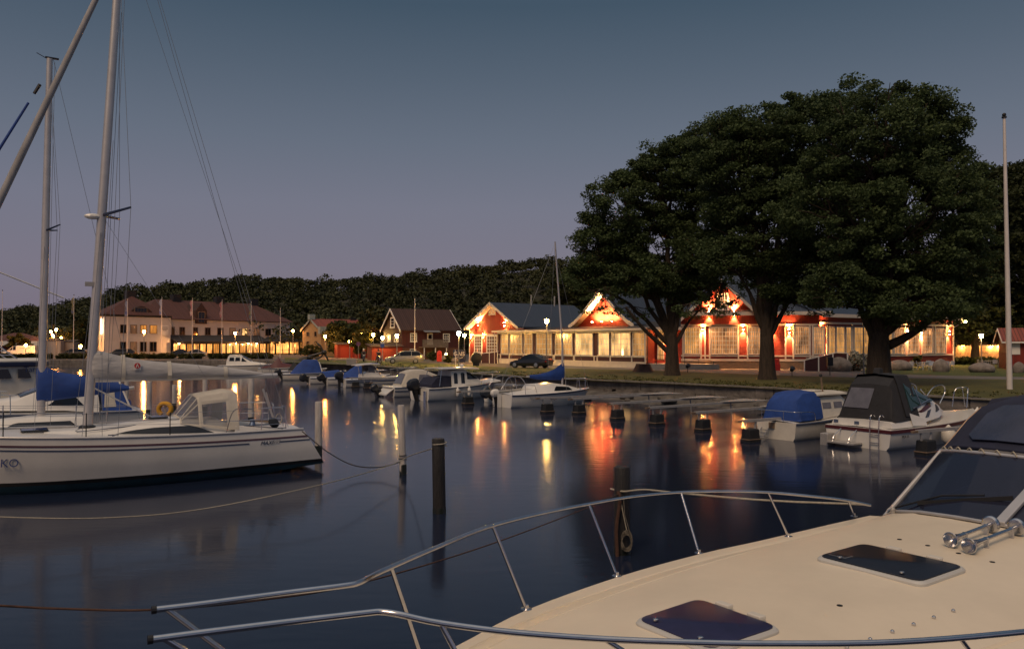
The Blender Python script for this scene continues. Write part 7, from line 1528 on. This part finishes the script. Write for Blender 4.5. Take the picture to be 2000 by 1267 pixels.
    for k in (-1, 1):
        pts = curve([(2.15, k * 1.26, dz), (1.95, k * 1.27, dz + .60), (1.5, k * 1.25, dz + .62), (.65, k * 1.08, dz + .62), (.42, k * .85, dz + .60), (.40, k * .45, dz + .58), (.36, k * .42, dz + .02)], 5)
        rail(r, pts, [((1.2, k * 1.2, dz), (1.15, k * 1.2, dz + .62)), ((.42, k * .88, dz), (.42, k * .85, dz + .6))], .0135, 'pushpit', mid=[(2.05, k * 1.27, dz + .32), (1.2, k * 1.2, dz + .32), (.42, k * .86, dz + .31)])
    for k in (-1, 1):
        xs_ = [3.6, 5.5, 7.2]
        for x in xs_:
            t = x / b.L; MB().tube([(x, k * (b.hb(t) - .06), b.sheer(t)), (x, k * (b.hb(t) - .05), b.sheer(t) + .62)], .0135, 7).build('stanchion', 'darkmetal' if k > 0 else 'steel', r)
        mb = MB()
        for h in (.60, .32): mb.tube([(1.95, k * 1.26, dz + h)] + [(x, k * (b.hb(x / b.L) - .05), b.sheer(x / b.L) + h) for x in xs_] + [(b.L - .7, k * .25, 1.52 + h)], .005, 4)
        mb.build('guard_wire', 'wire', r)
    rail(r, curve([(8.4, -.55, 2.12), (9.2, -.2, 2.16), (9.45, 0, 2.16), (9.2, .2, 2.16), (8.4, .55, 2.12)], 5), [((8.5, k * .6, 1.5), (8.4, k * .55, 2.12)) for k in (-1, 1)] + [((9.1, k * .25, 1.52), (9.2, k * .2, 2.16)) for k in (-1, 1)], .0135, 'pulpit')
    # stern clutter: barbecue fork of poles, horseshoe bracket, tiller, cleats, mooring coil
    mb = MB().tube([(.55, .3, 1.3), (.9, .25, 2.3)], .03, 7).tube([(.5, .05, 1.3), (.75, .05, 2.2)], .018, 6); mb.build('flag_staff', 'alu', r); MB().tube([(.5 + .09 * math.cos(a), .45 + .03 * math.sin(a * 2), 1.45 + .14 * math.sin(a)) for a in [k * .45 for k in range(40)]], .012, 5).build('rope_coil', 'rope', r)
    MB().tube([(.45, 0, 1.32), (1.6, .1, 1.42)], [.03, .02], 7).build('tiller', 'wood', r); MB().lathe([(.05, 0), (.16, .03), (.17, .05), (.02, .06)], 14, (.75, .75, 1.35), axis=(-.3, .9, .6)).build('compass_cover', 'black', r)
    MB().loft([[(-.1 + .25 * (z + .3), -.025, z), (.12 + .25 * (z + .3), -.025, z), (.12 + .25 * (z + .3), .025, z), (-.1 + .25 * (z + .3), .025, z)] for z in (-.6, .2)]).build('rudder', 'antifoul', r)
    for x in (.6, 4.9, 8.6): t = x / b.L; MB().bx(x - .12, x + .12, b.hb(t) - .16, b.hb(t) - .12, b.sheer(t) + .06, b.sheer(t) + .085).bx(x - .03, x + .03, b.hb(t) - .155, b.hb(t) - .125, b.sheer(t), b.sheer(t) + .06).build('cleat', 'steel', r)
    MB().tube(curve([(x2 + .2, .1, 1.44), (x2 + .1, .6, 1.40), (x0 + .8, .62, 1.6), (x0 + .3, .5, 1.66)], 5), .012, 5).build('halyard', 'bluestripe', r); MB().bx(x2 - 2.6, x2 - .2, .56, .60, 1.585, 1.61).build('hand_rail', 'alu', r)
    # writing
    def side_text(body, size, m, px, py, **k):
        q = P(px, py, 1.4)
        t = q.x / b.L; y = Yh(t, q.z); dy = (Yh(t + .02, q.z) - Yh(t - .02, q.z)) / (.04 * b.L)
        o = text(body, size, m, r, (q.x, y + .014, q.z), (0, 0, 0), **k); n = Vector((-dy, 1, .10)).normalized(); xa = Vector((-1, -dy, 0)).normalized(); ya = n.cross(xa)
        o.rotation_euler = Matrix((xa, ya, n)).transposed().to_euler(); return o
    side_text('MAXI', .15, 'darkblue', 509, 866, shear=.35); side_text('999', .15, 'inkgrey', 534, 864, shear=.2); side_text('KO', .27, 'inkblue', 0, 908)
    return b
YB = yacht()
# orange horseshoe buoy at the yacht's far rail
q = A(322, 799, 25.6); o = MB().tube([(q.x + .20 * math.cos(a), q.y, q.z + .19 * math.sin(a)) for a in [R(-60) + R(300) * k / 16 for k in range(17)]], .075, 9).build('lifebuoy', 'orange', smooth=60); tag(o, 'yellow orange horseshoe lifebuoy in front of the short white post', 'lifebuoy')
r_l = MB().tube([(q.x, q.y + .05, 0), (q.x, q.y + .05, q.z + .1)], .025, 7).build('buoy_stake', 'galv'); r_l.parent = o

# second sailing boat with blue cover
f = Vector((math.cos(HDL), math.sin(HDL), 0)); mw = A(80, 815, 24.5); l = Vector((-f.y, f.x, 0)); cst = mw - f * 2.9; cst.z = 0
b = Boat('sailing_boat', 'white sailing boat with bright blue sail cover and slim upright mast behind the yacht', 'sailing boat', cst + l * (2.5 / 2 * .8), HDL, 8.2, 2.5, .95, 1.25, side=1, tf=.8, stripe='bluestripe'); r = b.root
secs = [(1.6, 1.0, 1.15, .75, .7), (1.8, 1.0, 1.36, .85, .65), (3.2, 1.05, 1.38, .8, .6), (4.6, 1.1, 1.28, .5, .35), (5.2, 1.15, 1.2, .3, .2)]; cab(secs, 'coach_roof', 'gel', r); panel(secs, [(2.0, 1.12), (3.8, 1.14), (3.6, 1.26), (2.1, 1.26)], 'cabin_window', 'tint', r)
mz = mw.z; mt = b.p(97, 115, 0); MB().tube([(2.9, 0, 1.3), (lerp(2.9, mt.x, .5), 0, lerp(1.3, mt.z, .5)), (mt.x, 0, mt.z)], [.115, .11, .085], 12, flat=.8).build('mast', 'alu', r, smooth=60)
MB().bx(mt.x - .25, mt.x + .12, -.03, .03, mt.z, mt.z + .05).tube([(mt.x + .1, 0, mt.z), (mt.x + .35, 0, mt.z + .12)], .012, 5).build('masthead', 'darkmetal', r)
zs = b.p(85, 450, 0).z; xs_ = lerp(2.9, mt.x, (zs - 1.3) / (mt.z - 1.3)); MB().tube([(xs_, 0, zs), (xs_ - .35, .75, zs + .12)], [.035, .02], 7).build('spreader', 'darkblue', r); MB().tube([(xs_, 0, zs), (xs_ - .35, -.75, zs + .12)], [.035, .02], 7).build('spreader', 'darkblue', r)
jb = Vector((8.0, 0, 1.3)); jt = Vector((mt.x + .25, 0, mt.z - .85)); MB().tube([jb.lerp(jt, t) for t in (.04, .3, .7, .94)], [.04, .045, .045, .035], 9).build('furled_jib', 'blue', r, smooth=60); MB().tube([jt.lerp(jb, .0), jt.lerp(jb, .03)], [.05, .045], 8).build('halyard_swivel', 'darkmetal', r)
sc = []
for px, y0, y1, w in ((256, 753, 762, .08), (235, 748, 764, .12), (200, 741, 770, .16), (165, 730, 775, .18), (130, 724, 779, .19), (105, 720, 783, .18), (93, 709, 785, .17), (76, 708, 786, .16), (70, 709, 786, .10)):
    a, c = b.p(px, y0, 0), b.p(px, y1, 0); j = .03 * math.sin(px * 1.3); sc.append([(a.x, 0, a.z), (a.x, w * .7 + j, lerp(a.z, c.z, .25)), (a.x, w * 1.1 - j, lerp(a.z, c.z, .6)), (a.x, w * .8, c.z), (a.x, -w * .8, c.z), (a.x, -w * 1.1, lerp(a.z, c.z, .6)), (a.x, -w * .7, lerp(a.z, c.z, .25))])
MB().loft(sc).build('sail_cover', 'blue', r, smooth=60, sub=1); e = b.p(262, 757, 0); MB().tube([(2.8, 0, b.p(90, 775, 0).z), (e.x, 0, e.z)], .06, 9).build('boom', 'alu', r)
mb = MB()
for k in (-1, 1): mb.tube([(mt.x, 0, mt.z - .2), (xs_ - .35, k * .75, zs + .12), (2.7, k * 1.0, 1.1)], .006, 4); mb.tube([(xs_, 0, zs), (3.1, k * 1.0, 1.1)], .006, 4)
mb.tube([(mt.x - .1, 0, mt.z), (.1, 0, 1.0)], .006, 4); mb.tube([(mt.x - .14, .05, mt.z - .1), (2.75, .1, 1.7)], .006, 4); mb.build('rigging', 'wire', r)
for k in (-1, 1):
    for x in (1.2, 4.3, 6.0): MB().tube([(x, k * (b.hb(x / 8.2) - .05), b.sheer(x / 8.2)), (x, k * (b.hb(x / 8.2) - .05), b.sheer(x / 8.2) + .55)], .013, 6).build('stanchion', 'steel', r)
    MB().tube([(x, k * (b.hb(x / 8.2) - .05), b.sheer(x / 8.2) + .55) for x in (.3, 1.2, 4.3, 6.0, 7.6)], .006, 4).build('guard_wire', 'wire', r)
# motor cruiser with blue canopy
cst = A(280, 800, 29.5); cst.z = 0
b = Boat('motor_cruiser', 'white motor cruiser with raked windscreen, portholes and blue aft canopy behind the yacht mast', 'motor boat', cst, HDL + R(6), 9.0, 3.0, 1.15, 1.45, side=1, tf=.9); r = b.root
P = b.p; xa, xb, xc_ = P(190, 780, .8).x, P(130, 768, .8).x, P(20, 780, .8).x; zt = P(90, 745, 0).z
secs = [(xa, 1.15, zt - .45, 1.25, 1.0), (xb - .3, 1.2, zt - .05, 1.25, .95), (xc_ - 1.6, 1.25, zt, 1.2, .92), (xc_ - .2, 1.3, zt - .55, 1.05, .82), (xc_ + 1.5, 1.38, 1.5, .7, .5)]; cab(secs, 'cabin', 'gel', r); front(secs, 2, 'windscreen', 'smokeglass', r, .08)
panel(secs, [(xa + .5, 1.40), (xc_ - .7, 1.45), (xc_ - 1.4, zt - .22), (xb - .2, zt - .2), (xa + .9, zt - .35)], 'cabin_window', 'tint', r)
panel([(0, 0, 1.2, 1.4, 1.5), (9, 0, 1.3, 1.4, 1.5)], [(6.0, .9), (6.7, .9), (6.8, 1.0), (6.7, 1.1), (6.0, 1.1), (5.9, 1.0)], 'porthole', 'tint', r)
cv = [(.35, 1.15, 1.5, 1.2, 1.0), (.9, 1.15, zt - .55, 1.25, .9), (xa - .9, 1.15, zt - .15, 1.22, .9), (xa - .1, 1.18, zt - .05, 1.22, .9)]; cab(cv, 'aft_canopy', 'blue', r); panel(cv, [(xa - .9, 1.3), (xa - .15, 1.3), (xa - .2, zt - .35), (xa - .8, zt - .4)], 'canopy_window', 'light_canvas', r)
MB().tube([(xa - 1.0, -1.2, 1.3), (xa - .6, -.9, zt + .25), (xa - .6, .9, zt + .25), (xa - 1.0, 1.2, 1.3)], .035, 7).build('radar_arch', 'gel', r, smooth=50); MB().plate([[(x, y, zt + .03) for y in (-.9, 0, .9)] for x in (xa - .4, xa + .9)], (0, 0, .03)).build('canopy_top', 'blue', r)
rail(r, curve([(4.0, 1.35, 1.85), (6.5, 1.1, 2.0), (8.6, .2, 2.1), (8.6, -.2, 2.1), (6.5, -1.1, 2.0), (4.0, -1.35, 1.85)], 5), [(b.S(x / 9.0, k), Vector((x, k * y, z))) for k in (-1, 1) for x, y, z in ((4.2, 1.33, 1.86), (5.6, 1.2, 1.95), (7.0, .95, 2.03))], .016, 'bow_rail')
# wheelhouse boat at the left margin
cst = A(96, 780, 35.5); cst.z = 0
b = Boat('cabin_boat', 'white wheelhouse boat with dark blue roof band at the left margin', 'motor boat', cst, HDL + R(20), 9.5, 3.2, 1.2, 1.6, side=1, tf=.92); r = b.root; P = b.p
xa = P(70, 740, 1.2).x; zt = P(40, 716, 1.2).z; secs = [(xa, 1.2, zt, 1.25, 1.18), (xa + 4.6, 1.35, zt + .05, 1.2, 1.1), (xa + 5.4, 1.4, 1.75, 1.1, .9), (xa + 6.6, 1.5, 1.6, .8, .6)]
MB().loft([[(x, -wb, zb), (x, -wt, z1), (x, wt, z1), (x, wb, zb)] for x, zb, z1, wb, wt in secs]).build('wheelhouse', 'gel_old', r, smooth=30)
for a, c in ((60, 34), (22, -8), (8, 4)):
    if a - c < 10: continue
    x0, x1 = P(a, 745, 1.2).x, P(c, 745, 1.2).x; z0, z1 = P(40, 738, 1.2).z, P(40, 718, 1.2).z
    MB().prism([(x0, 1.255, z0), (x1, 1.255, z0), (x1, 1.235, z1 - .05), (x0 + .15, 1.235, z1 - .05)], (0, .02, 0)).build('side_window', 'tint', r)
MB().bx(xa - .5, xa + 5.0, -1.3, 1.3, zt + .01, zt + .20).build('roof_band', 'darkblue', r, bev=.03); MB().plate([[(x, y, zt + .21 + .1 * (1 - (y / 1.25) ** 2)) for y in (-1.25, -.6, 0, .6, 1.25)] for x in (xa - .45, xa + 4.9)], (0, 0, .05)).build('roof', 'gel_old', r, smooth=40)
mb = MB()
for y in (-.6, .6): mb.tube([(xa + .5, y, zt + .3), (xa + 1.5, y, zt + 1.1)], .03, 6)
for k in range(4): mb.tube([(xa + .5 + .25 * k, -.6, zt + .3 + .2 * k), (xa + .5 + .25 * k, .6, zt + .3 + .2 * k)], .02, 6)
mb.build('roof_ladder', 'steel', r); MB().tube([(xa + 2.6, .2, zt + .25), (xa + 2.6, .2, zt + 1.5)], .02, 6).build('aerial', 'white', r)
q = P(46, 717, 1.26); text('Targa 31', .34, 'inkblue', r, (P(47, 718, 1.3).x, 1.262, zt - .13), (R(90), 0, R(180)))
# thin bright stay crossing the left mast
rope('thin pale lit stay running down from the left margin behind the slim mast', [A(-30, 520, 32), A(125, 582, 34)], .03, 'white', 'stay_wire')

# ================================================================ FOREGROUND CRUISER
B0 = Vector((-1.75, 3.43, 0)); AX = R(34.6); FC_ = frame(B0, AX); inv = FC_.inverted()
root = thing('motor_cruiser', 'large cream motor cruiser in the foreground with steel bow rails, dark hatches and navy canopy', 'motor boat', B0, AX)
HW = [(.95, .03), (1.05, .30), (1.5, .62), (2.34, 1.0), (3.22, 1.385), (4.46, 1.68), (5.7, 1.83), (7.4, 1.95), (9.5, 2.0), (13, 1.95)]
SH = [(.9, 1.56), (3.2, 1.50), (5.7, 1.47), (7.4, 1.43), (13, 1.40)]
def smooth_tab(tab):
    c = curve([Vector((a, b_, 0)) for a, b_ in tab], 8); return [(p.x, p.y) for p in c]
HWs, SHs = smooth_tab(HW), smooth_tab(SH)
HCs = smooth_tab([(.9, .02), (1.6, .05), (3.0, .13), (6.0, .25), (8.2, .36), (9.5, .40), (13, .40)])
KK = [(1.0, 0.0, 0.0), (.985, .02, .025), (.93, .04, .03), (.875, .07, .03), (.865, .075, .018), (.855, .085, .03), (.78, .30, .03), (.70, .50, .03), (.69, .52, .016), (.68, .545, .03), (.5, .80, .03), (.25, .95, .03), (0, 1.0, .03)]
def deckz(s, p):
    hw = max(.02, itp(HWs, s)); k = min(1, abs(p) / hw); t = sorted((a, b_) for a, b_, c in KK); return itp(SHs, s) + .03 + itp(HCs, s) * itp(t, k)
ss = [.95, 1.0, 1.05, 1.15, 1.3] + [1.5 + .25 * i for i in range(31)]
rows = []
for s_ in ss:
    hw = itp(HWs, s_); z0 = itp(SHs, s_); h = itp(HCs, s_); row = [(s_, -k * hw, z0 + h * f_ + c) for k, f_, c in KK] + [(s_, k * hw, z0 + h * f_ + c) for k, f_, c in reversed(KK[:-1])]
    rows.append(row)
MB().sheet(rows).build('deck', 'cream', root, smooth=35)
hr = []
for s_ in ss + [9.8, 11, 13]:
    hw = itp(HWs, s_); z0 = itp(SHs, s_); rk = max(0, 2.2 - s_) * .55
    half = [(s_, hw, z0 + .0), (s_ , hw * 1.015 + .01, z0 - .08), (s_ + rk * .3, hw * .97, z0 * .65), (s_ + rk * .8, hw * .80, .25), (s_ + rk, hw * .72, -.05), (s_ + rk * 1.2, .01, -.45)]
    hr.append([(x, y, z) for x, y, z in half] + [(x, -y, z) for x, y, z in reversed(half)])
MB().loft(hr, closed=False).build('hull', 'gel', root, smooth=40)
for k in (-1, 1): MB().tube([(s_, k * (itp(HWs, s_) + .02), itp(SHs, s_) - .05) for s_ in ss], .035, 8).build('rub_rail', 'galv', root, smooth=60)
def loc(px, py, z): return inv @ W(px, py, z)
# rails
far = [loc(x, y, z) for x, y, z in [(301, 1190, 2.38), (400, 1178, 2.37), (560, 1157, 2.35), (672, 1143, 2.335), (705, 1136, 2.325), (740, 1118, 2.30), (850, 1070, 2.25), (950, 1030, 2.20), (1050, 1004, 2.16), (1150, 984, 2.13), (1240, 969, 2.10), (1330, 961, 2.06), (1420, 959, 2.02), (1500, 961, 1.97), (1580, 968, 1.90), (1650, 976, 1.82), (1700, 986, 1.74)]]
near = [loc(x, y, z) for x, y, z in [(294, 1248, 2.38), (400, 1234, 2.37), (560, 1214, 2.35), (715, 1196, 2.335), (745, 1194, 2.33), (780, 1199, 2.32), (860, 1216, 2.27), (1000, 1234, 2.21), (1160, 1246, 2.16), (1330, 1253, 2.14), (1500, 1256, 2.12), (1750, 1253, 2.10), (2000, 1233, 2.06), (2250, 1205, 1.98), (2500, 1175, 1.86)]]
for pts in (far, near):
    MB().tube(curve(pts, 5), .0165, 10).build('bow_rail', 'steel', root, smooth=60); MB().lathe([(.019, -.01), (.019, .012)], 10, pts[0], axis=pts[0] - pts[1]).build('rail_end_cap', 'black', root)
def stanchion(top, base, name='stanchion'):
    o = MB().tube([top, base], .0135, 9).build(name, 'steel', root, smooth=60); MB().lathe([(.045, 0), (.045, .008), (.02, .014), (.018, .04)], 14, base).build('base_flange', 'steel', o, smooth=40)
def on(path, px):   # point of a rail nearest to a photo column
    c = curve(path, 8); return min(c, key=lambda p: abs((lambda q: 1000 + FPX * q.x / ((q.y) * cS + (q.z - CH) * sS))(FC_ @ p) - px))
def edge(px, py, inn=.06):
    z = 1.5
    for _ in range(8): q = loc(px, py, z); z = deckz(q.x, q.y)
    return Vector((q.x, q.y, z - .004))
for tx, bx_, by in ((957, 1028, 1189), (1152, 1205, 1124), (1332, 1365, 1079), (1502, 1540, 1047), (1657, 1668, 1007)): stanchion(on(far, tx), edge(bx_, by))
stanchion(on(far, 760), Vector((1.95, .72, deckz(1.95, .72)))); stanchion(on(near, 857), Vector((1.75, -.58, deckz(1.75, -.58)))); stanchion(on(near, 1882), Vector((4.6, -1.58, deckz(4.6, -1.58)))); stanchion(on(near, 1180), Vector((3.0, -1.20, deckz(3.0, -1.2))))
stanchion(on(far, 325), Vector((1.12, .12, deckz(1.12, .12)))); stanchion(on(near, 318), Vector((1.12, -.12, deckz(1.12, -.12))))
# hatches
def hatch(s0, s1, p0, p1, p0b, p1b, label, col=(.012, .013, .022)):
    sm, pm = (s0 + s1) / 2, (p0 + p1) / 2; za = max(deckz(s0, 0), deckz(s0, p0)); zb_ = deckz(s1, 0)
    def rr(m_, z_):
        c = [(s0 - m_, p0 - m_), (s1 + m_, p0b - m_), (s1 + m_, p1b + m_), (s0 - m_, p1 + m_)]; out = []; rad = .09
        for i in range(4):
            P0, P1_, P2_ = Vector(c[i - 1]), Vector(c[i]), Vector(c[(i + 1) % 4])
            u = (P0 - P1_).normalized(); v = (P2_ - P1_).normalized(); a, e = P1_ + u * rad, P1_ + v * rad
            for t in (0, .25, .5, .75, 1): q = (a * (1 - t) + P1_ * t) * (1 - t) + (P1_ * (1 - t) + e * t) * t; out.append(Vector((q.x, q.y, lerp(za, zb_, (q.x - s0) / (s1 - s0)) + z_)))
        return out
    o = MB().loft([rr(.022, -.05), rr(.022, .008), rr(.010, .024), rr(-.005, .026)]).build('hatch', mat('hatch_frame', (.52, .52, .50), .4), root, smooth=30); o['label'] = label
    MB().loft([rr(-.006, .02), rr(-.006, .033), rr(-.014, .037)]).build('hatch_lid', mat('dark_hatch_acrylic', col, .34, spec=.4, var=.2, vscale=5), o, smooth=30)
    for pp in (p0b * .5 + p1b * .1, p1b * .5 + p0b * .1):
        MB().bx(s1 + .0, s1 + .07, pp - .06, pp + .06, zb_ + .015, zb_ + .05).build('hinge', 'gel_old', o, bev=.01)
    for pp in (p0 * .8 + p1 * .2, p0 * .2 + p1 * .8): MB().lathe([(.02, 0), (.02, .01), (.012, .014)], 10, (s0 + .06, pp, za + .047)).build('catch', 'steel', o)
    return o
hatch(3.42, 4.08, -.34, .34, -.36, .36, 'small dark hatch nearest the bow, blue sky reflection painted into its lid', (.022, .021, .070)); o = hatch(5.72, 6.42, -.45, .47, -.45, .47, 'larger black hatch nearest the windscreen')  # navy of the small lid is reflected sky put into its base colour
MB().loft([[(s_, p_, deckz(5.9, .3) + .056) for s_, p_ in ((5.78, .24), (5.90, .24), (5.90, .40), (5.78, .40))], [(s_, p_, deckz(5.9, .3) + .057) for s_, p_ in ((5.785, .245), (5.895, .245), (5.895, .395), (5.785, .395))]], cap0=False, cap1=False).build('hatch_sticker', 'inkgrey', o)
for i in range(7): s_ = lerp(4.0, 5.45, i / 6); p_ = -.745 - .015 * i; MB().lathe([(.014, 0), (.014, .016), (.006, .024)], 9, (s_, p_, deckz(s_, p_) - .002)).build('snap_stud', 'steel', root)
for px, py in ((1757, 1053), (1812, 1065), (1938, 1097), (1872, 1080), (1640, 1182)):
    q = edge(px, py); MB().lathe([(.022, 0), (.022, .004), (.004, .006)], 10, (q.x, q.y, q.z + .004)).build('deck_plug', 'darkmetal', root)
# windscreen
wbase = [(8.06, 0), (8.12, .45), (8.25, .9), (8.50, 1.35), (8.85, 1.68)]; wtop = [(9.42, 0), (9.44, .42), (9.50, .84), (9.66, 1.22), (9.86, 1.50)]
wb_ = [Vector((s_, p_, deckz(s_, p_) + .015)) for s_, p_ in wbase]; ZT = [2.34, 2.34, 2.33, 2.30, 2.26]; wt_ = [Vector((s_, p_, z)) for (s_, p_), z in zip(wtop, ZT)]
mir = lambda L: [Vector((p.x, -p.y, p.z)) for p in L]
WG = mat('cruiser_windscreen', (.030, .034, .062), .05, spec=.55); nt = WG.node_tree; tr = nt.nodes.new('ShaderNodeBsdfTransparent'); tr.inputs[0].default_value = (.42, .44, .55, 1); mx_ = nt.nodes.new('ShaderNodeMixShader'); mx_.inputs[0].default_value = .38  # bluish base colour paints some of the sky's reflection into the glass
nt.links.new(nt.nodes['Principled BSDF'].outputs[0], mx_.inputs[1]); nt.links.new(tr.outputs[0], mx_.inputs[2]); nt.links.new(mx_.outputs[0], nt.nodes['Material Output'].inputs[0])
for sg, (bb, tt) in ((1, (wb_, wt_)), (-1, (mir(wb_), mir(wt_)))):
    MB().plate([bb, tt], (.012, 0, .004)).build('windscreen', WG, root)
    sb, st_ = Vector((11.2, sg * 1.78, 1.66)), Vector((11.1, sg * 1.6, 2.28)); MB().plate([[bb[-1], sb], [tt[-1], st_]], (0, -sg * .012, 0)).build('side_window', WG, root)
    mb = MB().tube(bb, .022, 8).tube(tt, .024, 8).tube([bb[-1], tt[-1]], .026, 8).tube([bb[-1], sb], .02, 7).tube([tt[-1], st_], .02, 7); mb.build('windscreen_frame', 'alu', root, smooth=60)
    MB().plate([[p + Vector((-.045, 0, -.004)) for p in bb], [p + Vector((-.004, 0, -.002)) for p in bb]], (0, 0, .014)).build('windscreen_gasket', 'galv', root)
MB().bar(wb_[0] + Vector((-.02, 0, .02)), wt_[0] + Vector((-.02, 0, .02)), .10, .04).build('centre_pillar', 'alu', root, bev=.01)
# wiper on the far pane
qw = lambda t, u: (lambda i, f_: (wb_[i].lerp(wb_[i + 1], f_)).lerp(wt_[i].lerp(wt_[i + 1], f_), u))(min(3, int(t * 4)), t * 4 - min(3, int(t * 4))) + Vector((-.03, 0, .035))
mb = MB().tube([qw(.74, .02), qw(.45, .24), qw(.20, .32)], .011, 6); mb.build('wiper_arm', 'black', root); MB().bar(qw(.58, .10), qw(.04, .34), .018, .045).build('wiper_blade', 'black', root); MB().lathe([(.03, 0), (.03, .05), (.015, .07)], 10, qw(.74, .0) - Vector((.03, 0, .05))).build('wiper_boss', 'galv', root)
for i, tt in enumerate((.97, .935)):
    q = qw(tt, .10) - Vector((.012, 0, .012)); n = (wb_[4] - wb_[3]).cross(wt_[3] - wb_[3]).normalized(); n = n if n.x < 0 else -n
    o = MB().lathe([(.05, 0), (.05, .004)], 16, q, axis=n).build('sticker', 'white', root); MB().lathe([(.018, .0045), (.018, .006)], 10, q, axis=n).build('sticker_mark', 'redpaint' if i else 'inkgrey', o)
# canopy
cr = []
for s0_, (a, h, w) in zip(range(6), ((9.45, 2.36, 1), (9.75, 2.50, .97), (10.15, 2.72, .93), (10.5, 2.88, .88), (11.2, 2.95, .86), (13, 2.92, .86))):
    row = []
    for k in (-1, -.85, -.5, 0, .5, .85, 1): 
        dx = .44 * abs(k) ** 2.2 * max(0, 1 - s0_ * .3); row.append((a + dx, k * 1.5 * w, h + .02 * (1 - k * k) - (.10 if abs(k) == 1 else .03 if abs(k) > .8 else 0)))
    cr.append(row)
MB().plate(cr, (0, 0, .02)).build('canopy', 'navy', root, smooth=40)
for sg in (-1, 1):
    edge_ = [Vector(row[-1 if sg > 0 else 0]) for row in cr]; low = [Vector((p.x + .05 * i, sg * 1.62, 2.24 - .02 * i)) for i, p in enumerate(edge_)]
    MB().plate([edge_, low], (0, -sg * .015, 0)).build('canopy_side', 'navy', root, smooth=40); MB().tube(curve(edge_[:4], 5), .02, 7).build('canopy_piping', mat('tan_piping', (.50, .34, .22), .7), root, smooth=60)
def lift(p, q, f_, n=.03): return Vector(p).lerp(Vector(q), f_) + Vector((-n * .6, 0, n))
cat_ = lambda i, kf: Vector(cr[i][int(kf)]).lerp(Vector(cr[i][min(6, int(kf) + 1)]), kf - int(kf))
CVM = mat('canopy_vinyl', (.030, .034, .065), .12, var=.25, vscale=2, bump=.25, bscale=3)
for k0, k1 in ((1.15, 2.95), (3.05, 4.85)):
    rws = []
    for i, v in ((0, .45), (0, .8), (1, .0), (1, .5), (2, .0), (2, .6)):
        ins = .22 if (i, v) in ((0, .45), (2, .6)) else 0.0; ka, kb = (k0 + ins, k1 - ins * .3) if k0 < 3 else (k0 + ins * .3, k1 - ins)
        rws.append([lift(cat_(i, lerp(ka, kb, u / 12)), cat_(i + 1, lerp(ka, kb, u / 12)), v, .040) for u in range(13)])
    MB().plate(rws, (0, 0, .006)).build('canopy_window', CVM, root, smooth=40)
for i in range(9):
    t = (i + .5) / 9; j = min(3, int(t * 4)); q = wt_[j].lerp(wt_[j + 1], t * 4 - j)
    for sg in (1, -1): MB().tube(curve([(q.x - .03, sg * q.y - .05, q.z + .0), (q.x - .005, sg * q.y, q.z + .05), (q.x + .01, sg * q.y + .035, q.z + .02)], 3), .010, 6).build('lacing_hook', 'rope', root)
# interior behind the glass
MB().bx(9.0, 9.8, -1.5, 1.5, 1.2, 1.72).build('dashboard', mat('pale_dash', (.35, .34, .36), .6), root, bev=.05); MB().tube([(9.75 + .17 * math.cos(a) * .4, .62 + .19 * math.cos(a), 1.86 + .19 * math.sin(a)) for a in [2 * math.pi * k / 20 for k in range(20)]], .016, 7, closed=True).build('steering_wheel', 'black', root, smooth=60)
for y in (.65, -.6): MB().loft([[(x, y - .25, z0), (x, y - .22, z1), (x, y + .22, z1), (x, y + .25, z0)] for x, z0, z1 in ((10.4, 1.3, 1.55), (10.6, 1.3, 2.1), (10.72, 1.3, 2.12))]).build('helm_seat', mat('seat_vinyl', (.45, .42, .42), .5), root, bev=.04)
MB().bx(9.4, 13, -1.75, 1.75, .9, 1.0).build('cockpit_sole', 'wood', root)
# twin trumpet horns
def trumpet(s0, s1, p_, sc_):
    z = deckz(s1, p_) + .088; zf = deckz(s0, p_) + .078; a, e = Vector((s0, p_, zf)), Vector((s1, p_ + .0, z)); d = a - e; L_ = d.length
    prof = [(.024, 0), (.017, .05), (.018, L_ * .6), (.024, L_ * .8), (.038, L_ * .9), (.058, L_ * .97), (.070, L_), (.064, L_ + .004), (.045, L_ * .955), (.001, L_ * .90)]
    return a, e, d, prof
for p_, s0, s1 in ((-.05, 6.98, 7.75), (-.24, 6.92, 7.85)):
    a, e, d, prof = trumpet(s0, s1, p_, 1); o = MB().lathe(prof, 20, e, axis=d).build('horn', 'steel', root, smooth=50)
    MB().lathe([(.02, -.05), (.065, -.04), (.082, -.015), (.082, .01), (.07, .025), (.03, .03)], 20, e, axis=d).build('horn_diaphragm', 'steel', o, smooth=40)
    for t in (.35, .88): q = a.lerp(e, t); MB().bx(q.x - .012, q.x + .012, q.y - .022, q.y + .022, deckz(q.x, q.y) - .01, q.z + .018).build('horn_bracket', 'steel', o, bev=.005)
